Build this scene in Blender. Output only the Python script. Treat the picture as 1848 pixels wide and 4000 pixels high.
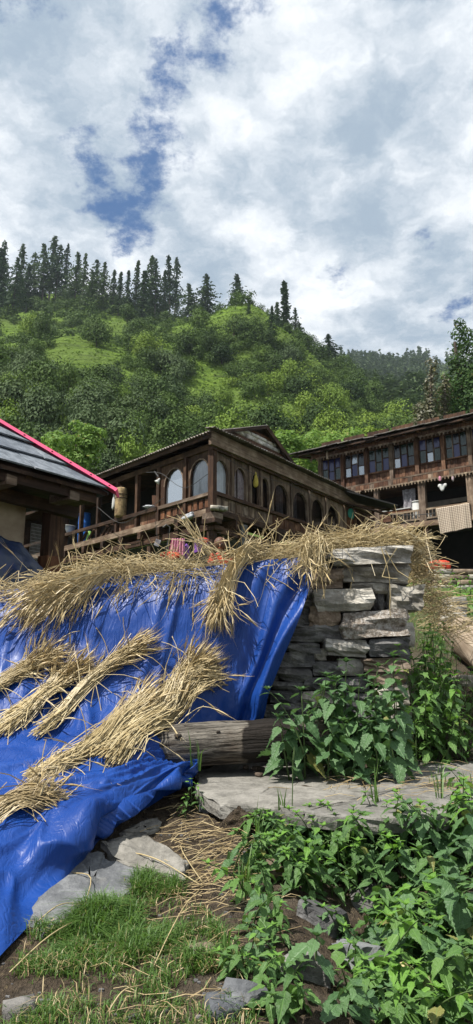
import bpy, math, random
import numpy as np
from mathutils import Vector, Matrix
from mathutils.bvhtree import BVHTree
random.seed(7); rng = np.random.default_rng(7)
R = math.radians
for o in list(bpy.data.objects): bpy.data.objects.remove(o)
scn = bpy.context.scene
col = scn.collection
# ------------------------------------------------------------------ camera
FPX, CX, CY, HOR = 2717.6, 924.0, 2000.0, 2620.0      # focal length and centre in photo pixels, horizon row
PITCH = math.atan((HOR-CY)/FPX); CP, SP = math.cos(PITCH), math.sin(PITCH)
cd = bpy.data.cameras.new('camera'); cam = bpy.data.objects.new('camera', cd); col.objects.link(cam)
cd.sensor_fit = 'VERTICAL'; cd.sensor_height = 36.0; cd.sensor_width = 36.0
cd.lens = 36.0*FPX/4000.0; cd.clip_start = .05; cd.clip_end = 6000
cam.location = (0, 0, 0); cam.rotation_euler = (math.pi/2+PITCH, 0, 0)
scn.camera = cam
# ------------------------------------------------------------------ light and exposure
SUN = Vector((-.43, -.28, .86)).normalized()
sd = bpy.data.lights.new('sun', 'SUN'); sd.energy = 5.0; sd.angle = R(.55); sd.color = (1, .955, .88)
so = bpy.data.objects.new('sun', sd); col.objects.link(so)
so.rotation_euler = SUN.to_track_quat('Z', 'Y').to_euler()
vs = scn.view_settings; vs.view_transform = 'Standard'; vs.look = 'None'; vs.exposure = 0.74; vs.gamma = 1; vs.use_curve_mapping = False
scn.cycles.use_denoising = True
scn.cycles.max_bounces = 6; scn.cycles.diffuse_bounces = 3; scn.cycles.glossy_bounces = 2
scn.cycles.transmission_bounces = 3; scn.cycles.transparent_max_bounces = 6; scn.cycles.volume_bounces = 0
scn.cycles.caustics_reflective = False; scn.cycles.caustics_refractive = False

def ray(px, py):
    a = (px-CX)/FPX; b = (CY-py)/FPX
    return Vector((a, CP-b*SP, SP+b*CP))
def W(px, py, Y):
    r = ray(px, py); return r*(Y/r.y)

# ------------------------------------------------------------------ sky with a broken cloud layer
class NT:
    def __init__(s, tree): s.t = tree; s.t.nodes.clear()
    def n(s, typ, **k):
        nd = s.t.nodes.new(typ)
        for a, v in k.items():
            if a.startswith('i_'):
                key = a[2:]; key = int(key) if key.isdigit() else key.replace('_', ' ')
                s.put(nd.inputs[key], v)
            else: setattr(nd, a, v)
        return nd
    def put(s, inp, v):
        if isinstance(v, bpy.types.NodeSocket): s.t.links.new(v, inp)
        elif isinstance(v, bpy.types.Node): s.t.links.new(v.outputs[0], inp)
        else: inp.default_value = v
    def m(s, op, a, b=0.0, c=None, clamp=False):
        nd = s.t.nodes.new('ShaderNodeMath'); nd.operation = op; nd.use_clamp = clamp
        s.put(nd.inputs[0], a); s.put(nd.inputs[1], b)
        if c is not None: s.put(nd.inputs[2], c)
        return nd.outputs[0]
    def mr(s, v, a, b, c=0.0, d=1.0, smooth=False):
        nd = s.t.nodes.new('ShaderNodeMapRange'); nd.interpolation_type = 'SMOOTHSTEP' if smooth else 'LINEAR'
        s.put(nd.inputs[0], v)
        for i, x in enumerate((a, b, c, d)): s.put(nd.inputs[i+1], x)
        return nd.outputs[0]
    def mix(s, f, a, b, mode='MIX'):
        nd = s.t.nodes.new('ShaderNodeMix'); nd.data_type = 'RGBA'; nd.blend_type = mode
        s.put(nd.inputs[0], f)
        for i, x in ((6, a), (7, b)):
            if isinstance(x, tuple) and len(x) == 3: x = (*x, 1)
            s.put(nd.inputs[i], x)
        return nd.outputs[2]
    def noise(s, vec, scale, detail=4, rough=.55, dist=0.0, dims='3D'):
        nd = s.t.nodes.new('ShaderNodeTexNoise'); nd.noise_dimensions = dims
        s.put(nd.inputs['Vector'], vec); nd.inputs['Scale'].default_value = scale
        nd.inputs['Detail'].default_value = detail; nd.inputs['Roughness'].default_value = rough
        nd.inputs['Distortion'].default_value = dist
        return nd.outputs[0]

world = bpy.data.worlds.new('World'); scn.world = world; world.use_nodes = True
T = NT(world.node_tree)
sky = T.n('ShaderNodeTexSky', sky_type='NISHITA', sun_disc=False)
sky.sun_elevation = math.asin(SUN.z); sky.sun_rotation = math.atan2(SUN.x, SUN.y)
sky.altitude = 2200; sky.air_density = 1.0; sky.dust_density = .6; sky.ozone_density = 1.5
tc = T.n('ShaderNodeTexCoord')
sep = T.n('ShaderNodeSeparateXYZ', i_0=tc.outputs['Generated'])
KZ = .22                                              # a cloud sheet seen in perspective
den = T.m('ADD', T.m('MAXIMUM', sep.outputs[2], 0.0), KZ)
qx = T.m('DIVIDE', sep.outputs[0], den); qy = T.m('DIVIDE', sep.outputs[1], den)
q = T.n('ShaderNodeCombineXYZ', i_0=qx, i_1=qy, i_2=0.0).outputs[0]
def sheet(px, py):
    r = ray(px, py).normalized(); return (r.x/(max(r.z, 0)+KZ), r.y/(max(r.z, 0)+KZ))
# warp
wn = T.n('ShaderNodeTexNoise'); T.put(wn.inputs['Vector'], q); wn.inputs['Scale'].default_value = 9.0; wn.inputs['Detail'].default_value = 8; wn.inputs['Roughness'].default_value = .64
wv = T.n('ShaderNodeVectorMath', operation='SUBTRACT', i_0=wn.outputs[1], i_1=(.5, .5, .5)).outputs[0]
wv = T.n('ShaderNodeVectorMath', operation='SCALE', i_0=wv, i_Scale=.11).outputs[0]
qw = T.n('ShaderNodeVectorMath', operation='ADD', i_0=q, i_1=wv).outputs[0]
gaps = [(940, -20, 40), (890, 70, 35), (830, 170, 50), (770, 210, 45), (700, 255, 62), (640, 300, 55), (600, 370, 52), (620, 420, 40), (590, 520, 55), (600, 610, 66), (570, 700, 60), (520, 770, 70), (450, 800, 80), (430, 740, 45), (500, 870, 62), (515, 940, 42),
        (340, 540, 34), (345, 620, 38), (375, 690, 45), (1790, 1200, 34), (1850, 1170, 30), (1640, 935, 13), (1320, 1060, 14), (60, -40, 50), (165, -20, 25)]
dist = None
for (px, py, rad) in gaps:
    c = sheet(px, py); c2 = sheet(px+rad, py); r_ = math.hypot(c2[0]-c[0], c2[1]-c[1])
    d_ = T.n('ShaderNodeVectorMath', operation='DISTANCE', i_0=qw, i_1=(c[0], c[1], 0)).outputs['Value']
    d_ = T.m('SUBTRACT', d_, r_)
    dist = d_ if dist is None else T.m('SMOOTH_MIN', dist, d_, .03)
fine = T.noise(q, 26, 7, .66)
gap = T.mr(T.m('ADD', dist, T.m('MULTIPLY', T.m('SUBTRACT', fine, .5), .13)), -.024, .024, 1, 0, True)
# elsewhere the sheet opens by itself in the same way
wide = T.mr(T.noise(qw, 1.1, 5, .6), .60, .70, 0, .75, True)
away = T.mr(T.n('ShaderNodeVectorMath', operation='DISTANCE', i_0=q, i_1=(0, 1.0, 0)).outputs['Value'], 1.1, 1.7, 0, 1, True)
gap = T.m('MAXIMUM', gap, T.m('MULTIPLY', wide, away))
s1 = T.noise(qw, 2.3, 6, .58); s2 = T.noise(qw, 7.5, 7, .62); s3 = T.noise(q, 1.2, 3, .5)
br = T.m('ADD', T.m('MULTIPLY', s1, .55), T.m('ADD', T.m('MULTIPLY', s2, .48), T.m('MULTIPLY', s3, .25)))
br = T.mr(br, .52, .80, 0, 1, True)
cloudc = T.mix(br, (.39, .49, .60), (1.16, 1.18, 1.20))
skyc = T.n('ShaderNodeVectorMath', operation='SCALE', i_0=sky.outputs[0], i_Scale=.058).outputs[0]
skyc = T.mix(.92, skyc, (.020, .125, .37))
fin = T.mix(T.m('MULTIPLY', gap, .93), cloudc, skyc)
bg = T.n('ShaderNodeBackground', i_Color=fin, i_Strength=.60)
wo = T.n('ShaderNodeOutputWorld', i_Surface=bg)

# ------------------------------------------------------------------ noise for shapes
def _h(ix, iy, iz, seed):
    n = (ix.astype(np.int64)*374761393 + iy.astype(np.int64)*668265263 + iz.astype(np.int64)*2147483647 + seed*974634777) & 0xffffffff
    n = ((n ^ (n >> 13))*1274126177) & 0xffffffff
    n = (n ^ (n >> 16)) & 0xffffffff
    return n/4294967295.0
def vn(p, seed=0):
    p = np.asarray(p, float); i = np.floor(p).astype(np.int64); f = p-i; f = f*f*(3-2*f); r = 0
    for dx in (0, 1):
        for dy in (0, 1):
            for dz in (0, 1):
                w = (f[..., 0] if dx else 1-f[..., 0])*(f[..., 1] if dy else 1-f[..., 1])*(f[..., 2] if dz else 1-f[..., 2])
                r = r+w*_h(i[..., 0]+dx, i[..., 1]+dy, i[..., 2]+dz, seed)
    return r*2-1
def fbm(p, oct=4, seed=0, gain=.5):
    p = np.asarray(p, float); a = 1.0; r = 0
    for k in range(oct): r = r+a*vn(p*(2.03**k), seed+k*17); a *= gain
    return r
def catmull(P, n):
    P = np.asarray(P, float); P = np.vstack([2*P[0]-P[1], P, 2*P[-1]-P[-2]]); m = len(P)-3; out = []
    for t in np.linspace(0, m, n):
        i = min(int(t), m-1); u = t-i; a, b, c, d = P[i:i+4]
        out.append(.5*((2*b)+(c-a)*u+(2*a-5*b+4*c-d)*u*u+(3*b-a-3*c+d)*u**3))
    return np.array(out)

# ------------------------------------------------------------------ objects
def tag(o, label=None, cat=None, group=None, kind=None):
    if label: o['label'] = label
    if cat: o['category'] = cat
    if group: o['group'] = group
    if kind: o['kind'] = kind
    return o
def empty(name, loc, label=None, cat=None, group=None, kind=None):
    o = bpy.data.objects.new(name, None); col.objects.link(o); o.location = loc; o.empty_display_size = .1
    return tag(o, label, cat, group, kind)
def mesh(name, V, F, mat, smooth=False):
    me = bpy.data.meshes.new(name)
    V = V.tolist() if isinstance(V, np.ndarray) else [tuple(v) for v in V]
    F = F.tolist() if isinstance(F, np.ndarray) else F
    me.from_pydata(V, [], F)
    for m in (mat if isinstance(mat, (list, tuple)) else [mat]): me.materials.append(m)
    if smooth: me.polygons.foreach_set('use_smooth', [True]*len(me.polygons))
    me.update(); return me
def put(name, me, parent=None, M=None):
    o = bpy.data.objects.new(name, me); col.objects.link(o)
    if parent is not None: o.parent = parent
    if M is not None:
        if parent is not None:
            q_ = parent; off = Vector((0, 0, 0)); Rp = Matrix.Identity(4)
            chain = []
            while q_ is not None: chain.append(q_); q_ = q_.parent
            for c in reversed(chain): Rp = Rp @ c.matrix_basis
            M = Rp.inverted() @ M
        o.matrix_basis = M
    return o
def obj(name, V, F, mat, parent=None, smooth=False, at=None):
    """a mesh given in world coordinates; its origin goes to its middle unless 'at' is set"""
    A = np.asarray([tuple(v) for v in V], float) if not isinstance(V, np.ndarray) else V
    c = Vector(at) if at is not None else Vector(((A.min(0)+A.max(0))/2).tolist())
    return put(name, mesh(name, A-np.array(c), F, mat, smooth), parent, Matrix.Translation(c))
BOXF = [(0, 1, 3, 2), (4, 6, 7, 5), (0, 4, 5, 1), (2, 3, 7, 6), (0, 2, 6, 4), (1, 5, 7, 3)]
def boxv(sx, sy, sz, j=0.0):
    V = np.array([(x, y, z) for x in (-sx/2, sx/2) for y in (-sy/2, sy/2) for z in (-sz/2, sz/2)])
    if j: V = V+rng.uniform(-j, j, V.shape)
    return V
def beam(name, p0, p1, w, h, mat, parent=None, up=(0, 0, 1), j=.006):
    """squared timber from p0 to p1, its local x along the grain"""
    p0, p1 = Vector(p0), Vector(p1); x = (p1-p0); L = x.length; x.normalize(); up = Vector(up)
    if abs(x.dot(up)) > .98: up = Vector((.3, 1, 0)).normalized()
    y = up.cross(x).normalized(); z = x.cross(y)
    M = Matrix((x, y, z)).transposed().to_4x4(); M.translation = (p0+p1)/2
    return put(name, mesh(name, boxv(L, w, h, min(j, w*.12, h*.12)), BOXF, mat), parent, M)
def tube_vf(P, rad, k=6, cap=True):
    P = np.asarray(P, float); n = len(P); rad = np.broadcast_to(np.asarray(rad, float), (n,))
    Tn = np.gradient(P, axis=0); Tn /= np.linalg.norm(Tn, axis=1)[:, None]+1e-9
    up = np.array([0, 0, 1.0]) if abs(Tn[:, 2]).mean() < .9 else np.array([1.0, 0, 0])
    A = np.cross(Tn, up); A /= np.linalg.norm(A, axis=1)[:, None]+1e-9; B = np.cross(A, Tn)
    th = np.arange(k)*2*math.pi/k
    V = (P[:, None, :]+rad[:, None, None]*(np.cos(th)[None, :, None]*A[:, None, :]+np.sin(th)[None, :, None]*B[:, None, :])).reshape(-1, 3)
    F = []
    for i in range(n-1):
        for a in range(k):
            b = (a+1) % k; F.append((i*k+a, i*k+b, (i+1)*k+b, (i+1)*k+a))
    if cap: F.append(tuple(range(k-1, -1, -1))); F.append(tuple((n-1)*k+a for a in range(k)))
    return V, F
class MB:
    def __init__(s): s.V = []; s.F = []; s.n = 0
    def add(s, V, F):
        V = np.asarray(V, float); s.V.append(V); s.F += [tuple(i+s.n for i in f) for f in F]; s.n += len(V); return s
    def tube(s, P, r, k=6): return s.add(*tube_vf(P, r, k))
    def box(s, c, sx, sy, sz, M=None):
        V = boxv(sx, sy, sz)
        if M is not None: V = V @ np.array(M.to_3x3()).T
        return s.add(V+np.array(c), BOXF)
    def obj(s, name, mat, parent=None, smooth=False, at=None): return obj(name, np.vstack(s.V), s.F, mat, parent, smooth, at)
def lathe(prof, k=16):
    V = []; F = []
    for (r, z) in prof:
        for a in range(k): V.append((r*math.cos(a*2*math.pi/k), r*math.sin(a*2*math.pi/k), z))
    for i in range(len(prof)-1):
        for a in range(k):
            b = (a+1) % k; F.append((i*k+a, i*k+b, (i+1)*k+b, (i+1)*k+a))
    return np.array(V), F
def extrude(poly, d):
    """poly: points; d: vector. closed prism"""
    n = len(poly); P = [Vector(p) for p in poly]; d = Vector(d)
    V = [tuple(p) for p in P]+[tuple(p+d) for p in P]
    F = [tuple(range(n-1, -1, -1)), tuple(range(n, 2*n))]+[(i, (i+1) % n, n+(i+1) % n, n+i) for i in range(n)]
    return V, F
class Fac:
    """a vertical facade: u along d (to the viewer's right), z up, o inward"""
    def __init__(s, o, az):
        s.o = Vector(o); s.d = Vector((math.sin(az), math.cos(az), 0)); s.i = Vector((-s.d.y, s.d.x, 0))
        s.R = Matrix((s.d, s.i, Vector((0, 0, 1)))).transposed().to_4x4()
    def pt(s, u, z, o=0): p = s.o+s.d*u+s.i*o; return Vector((p.x, p.y, z))
    def uz(s, px, py, o=0):
        r = ray(px, py); q_ = s.o+s.i*o; t = q_.dot(s.i)/r.dot(s.i); p = r*t
        return ((p-s.o).dot(s.d), p.z)
    def box(s, name, u0, u1, z0, z1, o0, o1, mat, parent, j=.006):
        M = s.R.copy(); M.translation = s.pt((u0+u1)/2, (z0+z1)/2, (o0+o1)/2)
        return put(name, mesh(name, boxv(abs(u1-u0), abs(o1-o0), abs(z1-z0), j), BOXF, mat), parent, M)
    def poly(s, name, pts, o0, o1, mat, parent):
        """pts in (u,z); prism between o0 and o1"""
        uc = sum(p[0] for p in pts)/len(pts); zc = sum(p[1] for p in pts)/len(pts)
        V, F = extrude([(p[0]-uc, o0, p[1]-zc) for p in pts], (0, o1-o0, 0))
        M = s.R.copy(); M.translation = s.pt(uc, zc, 0)
        return put(name, mesh(name, np.array(V), F, mat), parent, M)
    def mesh(s, name, V, F, mat, parent, smooth=False):
        """V in (u,o,z)"""
        V = np.asarray(V, float); c = (V.min(0)+V.max(0))/2
        M = s.R.copy(); M.translation = s.pt(c[0], c[2], c[1])
        return put(name, mesh(name, V-c, F, mat, smooth), parent, M)
    def beam(s, name, u0, z0, u1, z1, w, h, mat, parent, o=0.0): return beam(name, s.pt(u0, z0, o), s.pt(u1, z1, o), w, h, mat, parent)

# ------------------------------------------------------------------ materials
def newmat(name):
    m = bpy.data.materials.new(name); m.use_nodes = True; t = NT(m.node_tree)
    p = t.n('ShaderNodeBsdfPrincipled'); o = t.n('ShaderNodeOutputMaterial', i_Surface=p)
    return m, t, p, o
def bump(t, p, h, s=.4, d=.02):
    b = t.n('ShaderNodeBump', i_Height=h, i_Strength=s, i_Distance=d); t.put(p.inputs['Normal'], b.outputs[0]); return b
def coords(t, scale=(1, 1, 1), rnd=True):
    tc = t.n('ShaderNodeTexCoord'); mp = t.n('ShaderNodeMapping', i_Vector=tc.outputs['Object'], i_Scale=scale)
    if rnd:
        oi = t.n('ShaderNodeObjectInfo')
        v = t.n('ShaderNodeVectorMath', operation='SCALE', i_0=(31., 17., 23.), i_Scale=oi.outputs['Random'])
        return t.n('ShaderNodeVectorMath', operation='ADD', i_0=mp.outputs[0], i_1=v.outputs[0]).outputs[0], oi.outputs['Random']
    return mp.outputs[0], None
def wood(name, dark, mid, light, axis=0, rough=.8, hue=.0, s=1.0, contrast=1.0):
    m, t, p, o = newmat(name)
    sc = [22*s, 22*s, 22*s]; sc[axis] = 1.6*s
    v, r = coords(t, tuple(sc))
    g = t.noise(v, 1.0, 6, .65, .6)
    v2, _ = coords(t, (2.5*s, 2.5*s, 2.5*s)); w = t.noise(v2, 1.0, 4, .6)
    c = t.mix(t.mr(g, .34, .68), dark, mid)
    c = t.mix(t.m('MULTIPLY', t.mr(w, .45, .72), t.mr(g, .3, .62), clamp=True), c, light)
    c = t.mix(1.0, c, t.n('ShaderNodeCombineColor', i_0=t.mr(r, 0, 1, .72, 1.25), i_1=t.mr(r, 0, 1, .72, 1.2), i_2=t.mr(r, 0, 1, .74, 1.15)).outputs[0], 'MULTIPLY')
    t.put(p.inputs['Base Color'], c); p.inputs['Roughness'].default_value = rough; p.inputs['Specular IOR Level'].default_value = .25
    bump(t, p, g, .6, .01); return m
def plain(name, c, rough=.6, var=.15, scale=6, b=.2, metal=0, c2=None, spec=.4):
    m, t, p, o = newmat(name); v, r = coords(t, (scale,)*3)
    n = t.noise(v, 1, 5, .6)
    c2 = c2 or tuple(x*(1-var*2) for x in c)
    t.put(p.inputs['Base Color'], t.mix(t.mr(n, .35, .65), c2, c))
    p.inputs['Roughness'].default_value = rough; p.inputs['Metallic'].default_value = metal; p.inputs['Specular IOR Level'].default_value = spec
    if b: bump(t, p, n, b, .01)
    return m
def stone(name, dark, mid, light, layer=1.0, sp=.5, lscale=34, mott=0.0):
    m, t, p, o = newmat(name)
    v, r = coords(t, (4, 4, lscale*.6)); v2, _ = coords(t, (9, 9, 9)); v3, _ = coords(t, (45, 45, 45))
    a = t.noise(v, 1, 6, .65, .8); b_ = t.noise(v2, 1, 6, .65); c_ = t.noise(v3, 1, 4, .7)
    h = t.m('ADD', t.m('MULTIPLY', a, layer), t.m('ADD', t.m('MULTIPLY', b_, .7), t.m('MULTIPLY', c_, .35+mott)))
    tot = layer+1.05+mott
    c = t.mix(t.mr(h, tot*.36, tot*.53), dark, mid); c = t.mix(t.mr(h, tot*.49, tot*.64), c, light)
    lich = t.mr(t.noise(v2, .55, 5, .6), .60, .68)
    c = t.mix(t.m('MULTIPLY', lich, sp), c, (.30, .29, .25))
    c = t.mix(1, c, t.n('ShaderNodeCombineColor', i_0=t.mr(r, 0, 1, .75, 1.2), i_1=t.mr(r, 0, 1, .76, 1.18), i_2=t.mr(r, 0, 1, .8, 1.15)).outputs[0], 'MULTIPLY')
    t.put(p.inputs['Base Color'], c); p.inputs['Roughness'].default_value = .85; p.inputs['Specular IOR Level'].default_value = .25
    bump(t, p, h, .9, .022); return m
def leafm(name, dark, light, trans=.25, vein=True, rough=.5, island=False, spec=.35):
    m, t, p, o = newmat(name)
    oi = t.n('ShaderNodeObjectInfo'); r = oi.outputs['Random']
    geo = t.n('ShaderNodeNewGeometry')
    tc = t.n('ShaderNodeTexCoord')
    if island: r = t.m('FRACT', t.m('ADD', geo.outputs['Random Per Island'], t.m('MULTIPLY', r, .37)))
    n = t.noise(tc.outputs['Object'], 3.0 if vein else .35, 4, .6)
    f = t.m('ADD', t.m('MULTIPLY', r, .65), t.m('MULTIPLY', n, .45), clamp=True)
    c = t.mix(f, dark, light)
    c = t.mix(t.mr(t.m('FRACT', t.m('MULTIPLY', r, 13.7)), .97, .975, 0, .8), c, (.21, .19, .055))
    if vein:
        sx = t.n('ShaderNodeSeparateXYZ', i_0=tc.outputs['Object'])
        ay = t.m('ABSOLUTE', sx.outputs[1])
        mid = t.mr(ay, .0, .03, 1, 0)
        st = t.m('FRACT', t.m('MULTIPLY', t.m('SUBTRACT', sx.outputs[0], t.m('MULTIPLY', ay, .8)), 6.5))
        st = t.mr(t.m('ABSOLUTE', t.m('SUBTRACT', st, .5)), .0, .09, .45, 0)
        c = t.mix(t.m('MULTIPLY', t.m('MAXIMUM', mid, st), .4), c, tuple(min(1, x*1.7+.02) for x in light))
        bump(t, p, t.m('SUBTRACT', n, t.m('MAXIMUM', mid, st)), .35, .05)
    t.put(p.inputs['Base Color'], c); p.inputs['Roughness'].default_value = rough; p.inputs['Specular IOR Level'].default_value = spec
    tr = t.n('ShaderNodeBsdfTranslucent', i_Color=t.mix(.5, c, tuple(min(1, x*1.6) for x in (light[0]*1.2, light[1]*1.3, light[2]*.7))))
    mx = t.n('ShaderNodeMixShader', i_0=trans, i_1=p.outputs[0], i_2=tr.outputs[0]); t.put(o.inputs['Surface'], mx.outputs[0])
    return m
def clumpm(name, dark, light, gscale=.12, trans=.15):
    """foliage seen from afar: per leaf, per clump and per tree variation"""
    m, t, p, o = newmat(name)
    oi = t.n('ShaderNodeObjectInfo'); geo = t.n('ShaderNodeNewGeometry'); tc = t.n('ShaderNodeTexCoord')
    n = t.noise(tc.outputs['Object'], gscale, 4, .6)
    f = t.m('ADD', t.m('MULTIPLY', geo.outputs['Random Per Island'], .30), t.m('ADD', t.m('MULTIPLY', oi.outputs['Random'], .65), t.m('MULTIPLY', t.m('SUBTRACT', n, .45), .8)), clamp=True)
    c = t.mix(f, dark, light)
    t.put(p.inputs['Base Color'], c); p.inputs['Roughness'].default_value = .7; p.inputs['Specular IOR Level'].default_value = .15
    tr = t.n('ShaderNodeBsdfTranslucent', i_Color=c)
    mx = t.n('ShaderNodeMixShader', i_0=trans, i_1=p.outputs[0], i_2=tr.outputs[0]); t.put(o.inputs['Surface'], mx.outputs[0])
    return m
def strawm(name, a, b, c_):
    m, t, p, o = newmat(name)
    geo = t.n('ShaderNodeNewGeometry'); r = geo.outputs['Random Per Island']; r2 = t.m('FRACT', t.m('MULTIPLY', r, 7.31))
    tc = t.n('ShaderNodeTexCoord'); n = t.noise(tc.outputs['Object'], 14, 3, .6)
    c = t.mix(r, a, b); c = t.mix(t.mr(r2, .70, 1.0, 0, .8), c, c_); c = t.mix(t.m('MULTIPLY', t.mr(n, .45, .75), .35), c, tuple(x*.55 for x in a))
    t.put(p.inputs['Base Color'], c); p.inputs['Roughness'].default_value = .45; p.inputs['Specular IOR Level'].default_value = .4
    tr = t.n('ShaderNodeBsdfTranslucent', i_Color=c)
    mx = t.n('ShaderNodeMixShader', i_0=.12, i_1=p.outputs[0], i_2=tr.outputs[0]); t.put(o.inputs['Surface'], mx.outputs[0])
    return m
def glassm(name, tint, refl=.35, rough=.06, body=0.0, bodyc=(.1, .1, .1)):
    m, t, p, o = newmat(name)
    tr = t.n('ShaderNodeBsdfTransparent', i_Color=(*tint, 1)); gl = t.n('ShaderNodeBsdfGlossy', i_Roughness=rough); gl.inputs['Color'].default_value = (.85, .9, .95, 1)
    df = t.n('ShaderNodeBsdfDiffuse', i_Color=(*bodyc, 1))
    fr = t.n('ShaderNodeFresnel', i_IOR=1.5)
    a = t.n('ShaderNodeMixShader', i_0=body, i_1=tr.outputs[0], i_2=df.outputs[0])
    b_ = t.n('ShaderNodeMixShader', i_0=t.m('MAXIMUM', fr.outputs[0], refl), i_1=a.outputs[0], i_2=gl.outputs[0])
    t.put(o.inputs['Surface'], b_.outputs[0]); return m

M = {}
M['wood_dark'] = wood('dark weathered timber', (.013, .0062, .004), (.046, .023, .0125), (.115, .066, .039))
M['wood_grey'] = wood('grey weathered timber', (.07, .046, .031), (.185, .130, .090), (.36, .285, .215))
M['wood_grey_upright'] = wood('grey weathered upright timber', (.046, .030, .021), (.135, .094, .066), (.30, .235, .178), axis=2)
M['wood_dark_upright'] = wood('dark upright timber', (.015, .0072, .0045), (.058, .029, .0155), (.13, .075, .043), axis=2)
M['wood_red'] = wood('reddish brown panel timber', (.045, .018, .009), (.15, .060, .026), (.24, .12, .065), axis=2)
M['wood_brown'] = wood('brown board timber', (.034, .015, .0085), (.115, .053, .029), (.24, .145, .09), axis=2)
M['wood_pale'] = wood('sun bleached railing timber', (.09, .065, .045), (.22, .165, .115), (.36, .30, .22))
M['wood_pale_upright'] = wood('sun bleached upright timber', (.07, .05, .035), (.2, .15, .105), (.33, .27, .2), axis=2)
M['void'] = plain('shade dark interior', (.012, .010, .009), .95, .3, 3, 0)  # near-black colour stands in for the shade inside the rooms
M['plaster'] = plain('mud plaster', (.42, .34, .24), .9, .2, 3, .3, c2=(.24, .175, .12))
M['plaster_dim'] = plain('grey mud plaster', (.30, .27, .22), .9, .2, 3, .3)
M['slate'] = stone('roof slate', (.085, .098, .115), (.15, .17, .195), (.225, .245, .275), .3, .05, 10)
M['slate_grey'] = stone('rough grey slate', (.06, .055, .05), (.14, .13, .12), (.27, .25, .22), .4, .3, 12)
M['pink'] = plain('pink painted sheet metal', (.66, .075, .17), .38, .06, 3, .05)
M['tin'] = plain('rusty corrugated tin', (.16, .14, .125), .55, .3, 4, .1, .3, c2=(.07, .05, .04))
M['tin_dark'] = plain('soot black corrugated tin', (.028, .025, .023), .6, .3, 4, .1, .2)  # much darker tone than the other tin sheets
M['glass'] = glassm('window glass', (.9, .92, .93), .04)
M['glass_dim'] = glassm('dusty dark window glass', (.30, .32, .33), .07, .12)
M['glass_sky'] = glassm('painted sky window glass', (.5, .55, .6), .45, .12, .35, (.3, .34, .38))  # pale grey body imitates the sky's reflection in the pane
M['curtain'] = plain('white net curtain', (.74, .75, .78), .9, .05, 10, .1)
M['curtain_dim'] = plain('patterned pale curtain', (.55, .47, .47), .9, .25, 14, .1, c2=(.34, .25, .27))
M['pane_blue'] = glassm('violet blue glass', (.10, .10, .32), .05, .15, .55, (.045, .045, .16))
M['pane_green'] = glassm('dull green glass', (.10, .16, .11), .05, .15, .55, (.035, .06, .045))
M['pane_clear'] = glassm('clear pale glass', (.5, .56, .6), .32, .12, .5, (.22, .27, .32))
M['pane_dark'] = glassm('dark glass', (.05, .06, .07), .06, .15, .5, (.02, .022, .026))
M['stone_grey'] = stone('grey layered schist', (.10, .092, .078), (.27, .25, .21), (.48, .455, .395), .8, .5, 18)
M['stone_dark'] = stone('dark and shaded schist', (.042, .041, .042), (.105, .102, .098), (.20, .195, .185), .8, .5, 18)
M['stone_brown'] = stone('brown sandstone', (.085, .062, .045), (.185, .14, .10), (.31, .25, .19), .4)
M['stone_mottled'] = stone('mottled gneiss', (.13, .10, .075), (.37, .315, .25), (.66, .63, .57), .2, .2, 20, .9)
M['stone_pale'] = stone('pale layered schist', (.15, .138, .112), (.37, .345, .29), (.60, .57, .505), 1.0, .5, 22)
M['slab'] = stone('grey worn slab', (.10, .096, .086), (.175, .168, .15), (.24, .23, .208), .2, .2, 12)
M['gable_stone'] = stone('pale gable stone', (.25, .24, .22), (.48, .46, .42), (.66, .64, .60), .5, .2, 20)  # paler tone than the other stones
M['slab_blue'] = stone('blue grey slab', (.058, .062, .068), (.112, .118, .126), (.17, .177, .182), .25, .15, 12)
M['straw'] = strawm('straw', (.31, .235, .11), (.54, .44, .245), (.70, .60, .385))
M['straw_dull'] = strawm('dull straw', (.24, .175, .085), (.40, .31, .165), (.50, .41, .24))
M['ear'] = strawm('barley ears', (.34, .245, .11), (.50, .395, .21), (.60, .50, .29))
M['nettle'] = leafm('nettle leaf', (.032, .080, .031), (.092, .175, .064), .22)
M['herb'] = leafm('herb leaf', (.026, .070, .019), (.092, .180, .045), .25)
M['herb_light'] = leafm('young leaf', (.085, .19, .025), (.15, .30, .05), .32)
M['weed'] = leafm('weed leaf', (.045, .115, .022), (.115, .215, .05), .27)
M['stem'] = plain('green stem', (.075, .125, .035), .6, .2, 8, 0)
M['bark'] = plain('brown bark', (.085, .062, .045), .9, .3, 3, .4)
M['bark_far'] = plain('grey conifer bark', (.10, .085, .07), .9, .3, .5, .2)
M['grassblade'] = leafm('grass blade', (.035, .080, .016), (.105, .19, .04), .3, False, .5, True)
M['leaf_tree'] = leafm('bright tree leaf', (.065, .13, .026), (.175, .275, .065), .28, False, .6, True, .15)
M['leaf_dark'] = leafm('deep green tree leaf', (.016, .042, .012), (.060, .11, .028), .20, False, .65, True, .12)
M['leaf_vine'] = leafm('dull reddish vine leaf', (.05, .055, .028), (.12, .11, .06), .15, False, .5, True)
M['conifer'] = clumpm('conifer needles', (.024, .050, .024), (.10, .145, .06), .15, .15)
M['bush'] = clumpm('hillside bush leaves', (.013, .032, .010), (.092, .150, .029), .12, .13)
M['bush_light'] = clumpm('light hillside bush leaves', (.075, .135, .018), (.19, .27, .040))
M['bush_grey'] = clumpm('grey green bush leaves', (.035, .060, .026), (.10, .145, .055))
M['turf'] = clumpm('hillside grass', (.075, .135, .018), (.17, .25, .035), .03, .2)

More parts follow.
